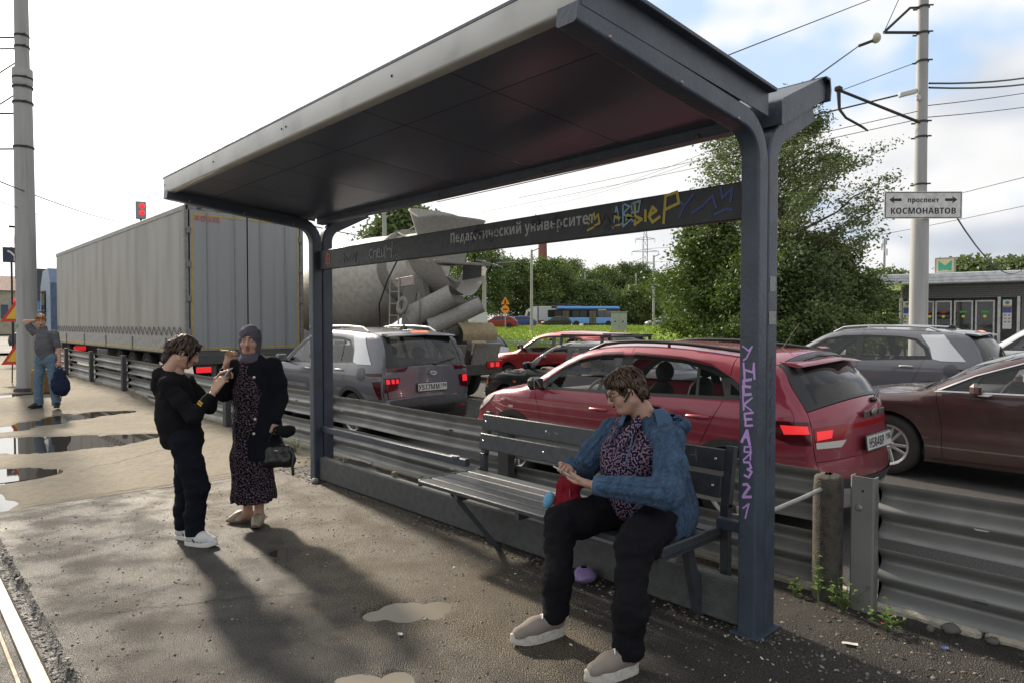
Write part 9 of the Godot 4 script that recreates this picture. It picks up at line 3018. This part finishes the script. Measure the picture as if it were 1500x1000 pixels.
	phone("gold phone held at her chin by the woman in the headscarf", P * Transform3D(basis_y(Vector3(-0.05, 0.42, 0.9), Vector3(0.1, 0.9, -0.42)), wrR + Vector3(0.062, 0.105, 0.09)), Color(0.52, 0.44, 0.31))
	# black handbag and folded umbrella in her left hand
	var g := thing("handbag", "black leather handbag hanging from the hand of the woman in the headscarf", "handbag", P * Vector3(0.225, 0.6, 0.09), "", deg_to_rad(YAW))
	f = Field.new(Vector3(-0.17, -0.14, -0.1), Vector3(0.17, 0.13, 0.1), 0.008)
	f.cap(Vector3(-0.09, 0.02, 0), Vector3(0.09, 0.02, 0), 0.05, 0.05, 0.03)
	f.cap(Vector3(-0.095, -0.06, 0), Vector3(0.095, -0.06, 0), 0.06, 0.06, 0.05)
	b = MB.new()
	f.into(b, Transform3D(), [], Color.WHITE, fn, 0.008, Vector3(12, 12, 12))
	part(g, "bag_body", b, mat(0.012, 0.012, 0.014, 0.3))
	b = MB.new()
	var loop := []
	for i in 13: loop.append(Vector3(-0.07 + 0.14 * i / 12.0, 0.06 + 0.13 * sin(PI * i / 12.0), 0.02))
	b.tube(loop, 0.008, 7)
	part(g, "handle", b, mat(0.012, 0.012, 0.014, 0.3))
	b = MB.new()
	b.tube([Vector3(0.1, 0.05, 0.02), Vector3(0.15, 0.0, 0.04), Vector3(0.145, -0.1, 0.05), Vector3(0.15, -0.17, 0.05)], 0.012, 7)
	part(g, "strap", b, mat(0.014, 0.014, 0.016, 0.35))
	b = MB.new()
	b.bx(Vector3(0.02, 0.03, 0.062), Vector3(0.03, 0.006, 0.004), 0.001)
	part(g, "clasp", b, T.chrome)
	g = thing("folded_umbrella", "black folded umbrella tucked above the handbag", "umbrella", P * Vector3(0.24, 0.8, 0.08), "", deg_to_rad(YAW))
	b = MB.new()
	var rr := []
	var pp := []
	for i in 9:
		pp.append(Vector3(-0.07 + 0.025 * i, -0.02 + 0.01 * sin(i), 0.0))
		rr.append([0.014, 0.018, 0.03, 0.045, 0.05, 0.052, 0.05, 0.046, 0.03][i])
	b.tube(pp, rr, 9)
	part(g, "canopy", b, cloth(0.012, 0.012, 0.013, 6.0))
	b = MB.new()
	b.tube([Vector3(-0.12, -0.025, 0), Vector3(-0.06, -0.02, 0)], 0.013, 8)
	part(g, "grip", b, mat(0.25, 0.07, 0.03, 0.5))

func waiting_man() -> void:
	var P := Transform3D(Basis(Vector3.UP, deg_to_rad(YAW)), Vector3(-15.65, rise(-15.65) + 0.0, -2.36))
	var t := person("man in grey T-shirt and jeans scratching his head beside the utility pole", P.origin, deg_to_rad(YAW))
	var skin := Color(0.45, 0.25, 0.18)
	var hd := Vector3(-0.075, 1.66, 0.03)
	var fd := Vector3(0.55, -0.25, 0.8)
	var neck := Vector3(-0.055, 1.51, -0.01)
	var chest := Vector3(-0.03, 1.27, 0)
	var pel := Vector3(0.0, 0.94, 0)
	var shR := Vector3(-0.23, 1.44, 0.0); var elR := Vector3(-0.37, 1.64, 0.03); var wrR := Vector3(-0.2, 1.66, -0.03)
	var shL := Vector3(0.16, 1.4, 0.0); var elL := Vector3(0.235, 1.12, 0.0); var wrL := Vector3(0.265, 0.9, 0.03)
	var hpR := Vector3(-0.1, 0.9, 0); var knR := Vector3(-0.15, 0.48, 0.03); var anR := Vector3(-0.16, 0.09, -0.01)
	var hpL := Vector3(0.09, 0.9, 0); var knL := Vector3(0.15, 0.48, 0.03); var anL := Vector3(0.18, 0.09, -0.01)
	var f := Field.new(Vector3(-0.48, 0.02, -0.25), Vector3(0.4, 1.7, 0.3), 0.017)
	limbs(f, [pel, chest, neck], [0.1, 0.1, 0.052], 0.03)
	f.cap(neck, hd + Vector3(0, -0.06, 0), 0.055, 0.052)
	limbs(f, [shL, elL, wrL], [0.048, 0.042, 0.03], 0.02); limbs(f, [shR, elR, wrR], [0.048, 0.042, 0.03], 0.02)
	f.cap(chest, shL, 0.07, 0.045, 0.02); f.cap(chest, shR, 0.07, 0.045, 0.02)
	limbs(f, [hpL, knL, anL], [0.075, 0.05, 0.04]); limbs(f, [hpR, knR, anR], [0.075, 0.05, 0.04])
	var b := MB.new()
	f.into(b, Transform3D(), [], skin)
	head(b, Transform3D(look(fd), hd), skin, 1.05)
	hand(b, Transform3D(basis_y(Vector3(0.8, 0.1, -0.3), Vector3(0.3, 0.0, 0.9)), wrR), skin, true, [0.6, 0.6, 0.65, 0.7], 0.3, 1.05)
	hand(b, Transform3D(basis_y(Vector3(0.1, -0.98, 0.1), Vector3(-0.8, 0, -0.4)), wrL), skin, false, [1.2, 1.2, 1.25, 1.3], 0.7, 1.05)
	part(t, "body", b, T.skin)
	f = Field.new(Vector3(-0.34, 0.03, -0.22), Vector3(0.36, 1.1, 0.22), 0.014)
	f.cap(pel + Vector3(-0.06, 0, 0), pel + Vector3(0.06, 0, 0), 0.14, 0.14, 0.04)
	limbs(f, [hpR, knR, anR + Vector3(0, -0.04, 0.01)], [0.1, 0.076, 0.075], 0.03)
	limbs(f, [hpL, knL, anL + Vector3(0, -0.04, 0.01)], [0.1, 0.076, 0.075], 0.03)
	f.floor_cut(0.045)
	b = MB.new()
	f.into(b, Transform3D(), [], Color.WHITE, fn, 0.016, Vector3(6, 10, 6))
	part(t, "jeans", b, cloth(0.13, 0.2, 0.27, 2.0, T.worn_b))
	f = Field.new(Vector3(-0.42, 0.85, -0.24), Vector3(0.36, 1.66, 0.24), 0.014)
	limbs(f, [Vector3(0, 0.98, 0), Vector3(-0.02, 1.15, 0.015), chest + Vector3(0, 0.04, 0)], [0.155, 0.155, 0.14], 0.04)
	f.cap(shL, shR, 0.066, 0.066, 0.04)
	f.cap(chest, neck, 0.14, 0.068, 0.04)
	f.cap(shL, shL.lerp(elL, 0.75), 0.07, 0.066, 0.025); f.cap(shR, shR.lerp(elR, 0.6), 0.07, 0.064, 0.025)
	f.floor_cut(0.92)
	b = MB.new()
	f.into(b, Transform3D(), [], Color.WHITE, fn, 0.018, Vector3(6, 7, 6))
	part(t, "t_shirt", b, cloth(0.105, 0.108, 0.12))
	hair_short(t, Transform3D(look(fd) * Basis.from_scale(Vector3(0.96, 0.94, 0.94)), hd), Color(0.26, 0.13, 0.06))
	for e in [[anR + Vector3(0.02, -0.088, -0.07), anR + Vector3(-0.08, -0.09, 0.19)], [anL + Vector3(-0.01, -0.088, -0.07), anL + Vector3(0.08, -0.09, 0.18)]]: shoe(t, e[0], e[1], mat(0.014, 0.013, 0.013, 0.5), mat(0.02, 0.02, 0.02, 0.7), 0.025, 0.07)
	var g := thing("backpack", "dark navy backpack hanging from the waiting man's hand", "backpack", P * Vector3(0.3, 0.56, 0.05), "", deg_to_rad(YAW))
	f = Field.new(Vector3(-0.25, -0.36, -0.18), Vector3(0.25, 0.3, 0.18), 0.014)
	f.cap(Vector3(-0.02, 0.1, 0), Vector3(0.03, -0.18, 0), 0.1, 0.14, 0.05)
	f.cap(Vector3(-0.1, -0.05, 0.03), Vector3(-0.06, -0.2, 0.04), 0.06, 0.08, 0.05)
	b = MB.new()
	f.into(b, Transform3D(), [], Color.WHITE, fn, 0.03, Vector3(6, 6, 6))
	part(g, "bag_body", b, cloth(0.016, 0.022, 0.05))
	b = MB.new()
	b.tube([Vector3(-0.06, 0.12, 0.05), Vector3(-0.04, 0.24, 0.0), Vector3(0.02, 0.2, -0.02), Vector3(0.06, 0.08, 0.0)], 0.014, 6)
	b.tube([Vector3(0.04, -0.28, 0.05), Vector3(0.03, -0.42, 0.05)], 0.01, 5)
	part(g, "strap", b, mat(0.02, 0.025, 0.05, 0.8))

func driver() -> void:
	# behind the wound-down window of the dark green car
	var B := Vector3(-9.72 + 2.25, ROAD + 0.4, -8.95 + 0.37)
	var t := person("driver in blue checked shirt resting a forearm in the green hatchback window", B, 0.0)
	var skin := Color(0.5, 0.3, 0.2)
	var sh := Vector3(0.0, 0.52, 0.16); var el := Vector3(-0.2, 0.5, 0.36); var wr := Vector3(-0.44, 0.54, 0.39)
	var f := Field.new(Vector3(-0.6, -0.1, -0.25), Vector3(0.25, 0.85, 0.5), 0.018)
	limbs(f, [Vector3(0.06, 0.05, 0), Vector3(0.06, 0.4, 0), Vector3(0.03, 0.65, 0)], [0.15, 0.15, 0.06], 0.05)
	limbs(f, [sh, el, wr], [0.06, 0.05, 0.035])
	f.cap(Vector3(0.0, 0.12, 0.05), Vector3(-0.4, 0.14, 0.08), 0.09, 0.07)
	var b := MB.new()
	f.into(b, Transform3D(), [], skin)
	head(b, Transform3D(look(Vector3(-1, 0, 0.1)), Vector3(0.02, 0.78, 0)), skin, 1.0)
	hand(b, Transform3D(basis_y(Vector3(-0.9, 0.1, 0.05), Vector3(0, -1, 0.2)), wr), skin, false, [0.3, 0.35, 0.4, 0.5], 0.3, 1.0)
	part(t, "body", b, T.skin)
	f = Field.new(Vector3(-0.5, -0.1, -0.25), Vector3(0.3, 0.75, 0.5), 0.018)
	limbs(f, [Vector3(0.06, 0.05, 0), Vector3(0.06, 0.42, 0)], [0.18, 0.17], 0.05)
	limbs(f, [sh, el, el.lerp(wr, 0.25)], [0.085, 0.075, 0.065])
	b = MB.new()
	f.into(b, Transform3D(), [], Color.WHITE, fn, 0.015, Vector3(6, 6, 6))
	part(t, "shirt", b, cloth(0.1, 0.11, 0.24, 3.0, T.worn_a))
	hair_short(t, Transform3D(look(Vector3(-1, 0, 0.1)), Vector3(0.02, 0.78, 0)), Color(0.03, 0.02, 0.015))

# ---------------------------------------------------------------- small things on the ground
func pebble(seed_: int) -> ArrayMesh:
	var r := RandomNumberGenerator.new()
	r.seed = seed_
	var b := MB.new()
	var rows := []
	var k := [r.randf_range(0.7, 1.3), r.randf_range(0.45, 0.8), r.randf_range(0.7, 1.2)]
	for i in 5:
		var a := -PI / 2 + PI * i / 4.0
		var ring := PackedVector3Array()
		for j in 7:
			var q := 1.0 + r.randf_range(-0.18, 0.18) if i > 0 and i < 4 else 1.0
			ring.append(Vector3(cos(-TAU * j / 7) * maxf(cos(a), 0.02) * k[0] * q, sin(a) * k[1] * q, sin(-TAU * j / 7) * maxf(cos(a), 0.02) * k[2] * q))
		rows.append(ring)
	b.grid(rows, false, true)
	return b.mesh()
func scatter(called: String, label: String, cat: String, mesh: Mesh, n: int, area: Callable, s0: float, s1: float, cols: Array, rough := 0.9) -> void:
	var mm := MultiMesh.new()
	mm.transform_format = MultiMesh.TRANSFORM_3D; mm.use_colors = true
	mm.mesh = mesh; mm.instance_count = n
	for i in n:
		var p: Vector2 = area.call()
		var s := lerpf(s0, s1, pow(rng.randf(), 2.5))
		mm.set_instance_transform(i, Transform3D(Basis.from_euler(Vector3(rng.randf_range(-0.4, 0.4), rng.randf() * TAU, rng.randf_range(-0.4, 0.4))).scaled(Vector3.ONE * s), Vector3(p.x, ground_h(p.x, p.y) + s * 0.15, p.y)))
		mm.set_instance_color(i, cols[rng.randi() % cols.size()] * rng.randf_range(0.75, 1.2))
	var mi := MultiMeshInstance3D.new()
	mi.name = numbered(called)
	mi.multimesh = mm
	var m := mat(1, 1, 1, rough)
	m.vertex_color_use_as_albedo = true
	mi.material_override = m
	add_child(mi)
	tag(mi, label, cat, "", "stuff")
func weed(p: Vector2, h: float, n: int, wide: float, label: String, seed_: int) -> void:
	var r := RandomNumberGenerator.new()
	r.seed = seed_
	var t := thing("weed", label, "plant", Vector3(p.x, ground_h(p.x, p.y) - 0.005, p.y), "weeds along the guardrail")
	var lm := [leaf_tone(0.09, 0.15, 0.035), leaf_tone(0.12, 0.19, 0.04), leaf_tone(0.07, 0.12, 0.03)]
	var st := MB.new()
	for k in n:
		var a := r.randf() * TAU
		var d := Vector3(cos(a), 0, sin(a))
		var hh := h * r.randf_range(0.45, 1.0)
		var top := d * wide * r.randf_range(0.2, 1.0) + Vector3(0, hh, 0)
		st.tube([Vector3.ZERO, top * 0.5 + Vector3(0, hh * 0.12, 0), top], [0.0025, 0.002, 0.001], 5, false)
		for q in 3:
			var o := top * (0.45 + 0.27 * q)
			var dd := Vector3(cos(a + q * 2.2), 0.35, sin(a + q * 2.2)).normalized()
			var s := dd.cross(Vector3.UP).normalized()
			var l := r.randf_range(0.03, 0.065) * (1.0 - 0.2 * q)
			var b := MB.new()
			b.fquad(o, o + dd * l * 0.5 + s * l * 0.28 + Vector3(0, 0.004, 0), o + dd * l - Vector3(0, l * 0.2, 0), o + dd * l * 0.5 - s * l * 0.28 + Vector3(0, 0.004, 0))
			part(t, "leaf", b, lm[(k + q) % 3])
	part(t, "stem", st, lm[2])
func leaf_tone(r: float, g: float, b: float) -> StandardMaterial3D:
	var m := mat(r, g, b, 0.6)
	m.backlight_enabled = true; m.backlight = Color(0.25, 0.35, 0.08)
	return m
func build_small_things() -> void:
	var pb := pebble(4)
	var soil := [Color(0.1, 0.09, 0.075), Color(0.17, 0.15, 0.12), Color(0.24, 0.22, 0.19), Color(0.06, 0.055, 0.05)]
	scatter("gravel", "loose grit and small stones along the shelter and guardrail", "gravel", pb, 5200, func() -> Vector2: return Vector2(rng.randf_range(-8.5, 2.0), -3.25 - absf(rng.randfn()) * 0.38), 0.0025, 0.011, soil)
	scatter("grit", "scattered grit over the asphalt", "grit", pb, 3200, func() -> Vector2: return Vector2(rng.randf_range(-7.3, 0.5), rng.randf_range(-3.4, -0.7)), 0.002, 0.008, soil)
	scatter("gravel", "pale rubble in the broken edge beside the tram rail", "gravel", pb, 900, func() -> Vector2: return Vector2(rng.randf_range(-7.3, -2.5), rng.randf_range(-0.66, -0.57)), 0.004, 0.014, [Color(0.4, 0.39, 0.37), Color(0.28, 0.27, 0.25), Color(0.16, 0.15, 0.14)])
	var chip := MB.new()
	chip.bx(Vector3.ZERO, Vector3(1.6, 0.3, 0.7), 0.1)
	scatter("litter_bits", "tiny bits of paper, butts and husks around the shelter", "litter", chip.mesh(), 420, func() -> Vector2: return Vector2(rng.randf_range(-4.8, 0.8), -3.2 - rng.randfn() * 0.45), 0.004, 0.013, [Color(0.5, 0.48, 0.44), Color(0.35, 0.28, 0.18), Color(0.55, 0.54, 0.5), Color(0.25, 0.2, 0.14)])
	for e in [[-1.53, -4.0, 0.22, 15, 0.14, "leafy green weed clump against the zinc rail post"], [-1.28, -3.92, 0.16, 10, 0.12, "yellow green weed with broad leaves beside the kerb"], [-1.82, -4.02, 0.13, 6, 0.06, "small weed seedling left of the concrete post"], [-1.66, -3.98, 0.3, 7, 0.06, "tall thin weed rising before the concrete post"], [-8.3, -3.92, 0.24, 12, 0.16, "weed clump beneath the rail at the shelter's left end"], [-13.9, -3.92, 0.16, 9, 0.14, "weed clump at a dark rail post beside the trailer"], [-1.93, -3.6, 0.09, 4, 0.05, "tiny plantain at the foot of the shelter post"]]:
		weed(Vector2(e[0], e[1]), e[2], e[3], e[4], e[5], int(e[2] * 1000))
	var sm := worn(mat(0.13, 0.125, 0.12, 0.9), 1, 0, 1, 4.0, 0.6)
	for e in [[-1.04, -4.18, 0.045, "dark stone chunk lying on the kerb edge"], [-0.85, -4.16, 0.04, "dark stone chunk further along the kerb edge"], [-1.12, -4.1, 0.03, "small dark stone beside the kerb"], [-6.55, -3.3, 0.05, "pale stone at the foot of the shelter's left post"], [-3.5, -2.0, 0.012, "small black stone on the asphalt"], [-4.62, -3.2, 0.02, "pale pebble before the base board"]]:
		var o := MeshInstance3D.new()
		o.name = numbered("stone")
		o.mesh = pebble(int(absf(e[0]) * 100))
		o.material_override = sm if not String(e[3]).begins_with("pale") else worn(mat(0.3, 0.28, 0.25, 0.9), 2, 0, 1, 4.0, 0.6)
		add_child(o)
		o.scale = Vector3.ONE * float(e[2]); o.position = Vector3(e[0], ground_h(e[0], e[1]) + e[2] * 0.35, e[1]); o.rotation.y = e[0] * 7.0
		tag(o, e[3], "stone")
	# crumpled purple bag under the bench
	var b := MB.new()
	var rows := []
	for i in 7:
		var ring := PackedVector3Array()
		for j in 12:
			var a := -TAU * j / 12
			var y := 0.1 * i / 6.0
			var r := (0.075 * sin(PI * (0.12 + 0.8 * i / 6.0)) + 0.005) * (1.0 + 0.35 * nz(cos(a) * 3.0, y * 30.0, sin(a) * 3.0))
			ring.append(Vector3(cos(a) * r, y, sin(a) * r))
		rows.append(ring)
	b.grid(rows, false, true)
	var o := one("plastic_bag", b, worn(mat(0.28, 0.2, 0.42, 0.35), 1, 0, 1, 9.0), "crumpled purple plastic bag under the bench", "litter")
	o.position = Vector3(-2.85, 0.0, -3.28)
	for e in [[-1.35, -3.62, 0.075, 0.02, Color(0.6, 0.58, 0.52), "torn white paper roll on the dirt by the shelter post"], [-1.0, -3.9, 0.03, 0.012, Color(0.05, 0.12, 0.4), "tiny blue plastic scrap on the dirt"], [-1.32, -4.0, 0.025, 0.012, Color(0.5, 0.06, 0.08), "tiny red plastic scrap by the weeds"], [-2.45, -3.2, 0.05, 0.04, Color(0.45, 0.44, 0.42), "grey paper scrap under the bench end"], [-3.02, -2.0, 0.025, 0.018, Color(0.6, 0.6, 0.58), "white paper scrap on the asphalt by the muddy puddle"]]:
		b = MB.new()
		var q := []
		for i in 4:
			var row := PackedVector3Array()
			for j in 4: row.append(Vector3((i / 3.0 - 0.5) * e[2], 0.006 + 0.008 * rng.randf(), (j / 3.0 - 0.5) * e[3] * 1.6))
			q.append(row)
		q.reverse()
		b.grid(q)
		o = one("paper_scrap", b, mat(e[4].r, e[4].g, e[4].b, 0.8), e[5], "litter")
		o.position = Vector3(e[0], ground_h(e[0], e[1]), e[1]); o.rotation.y = e[0] * 9.0
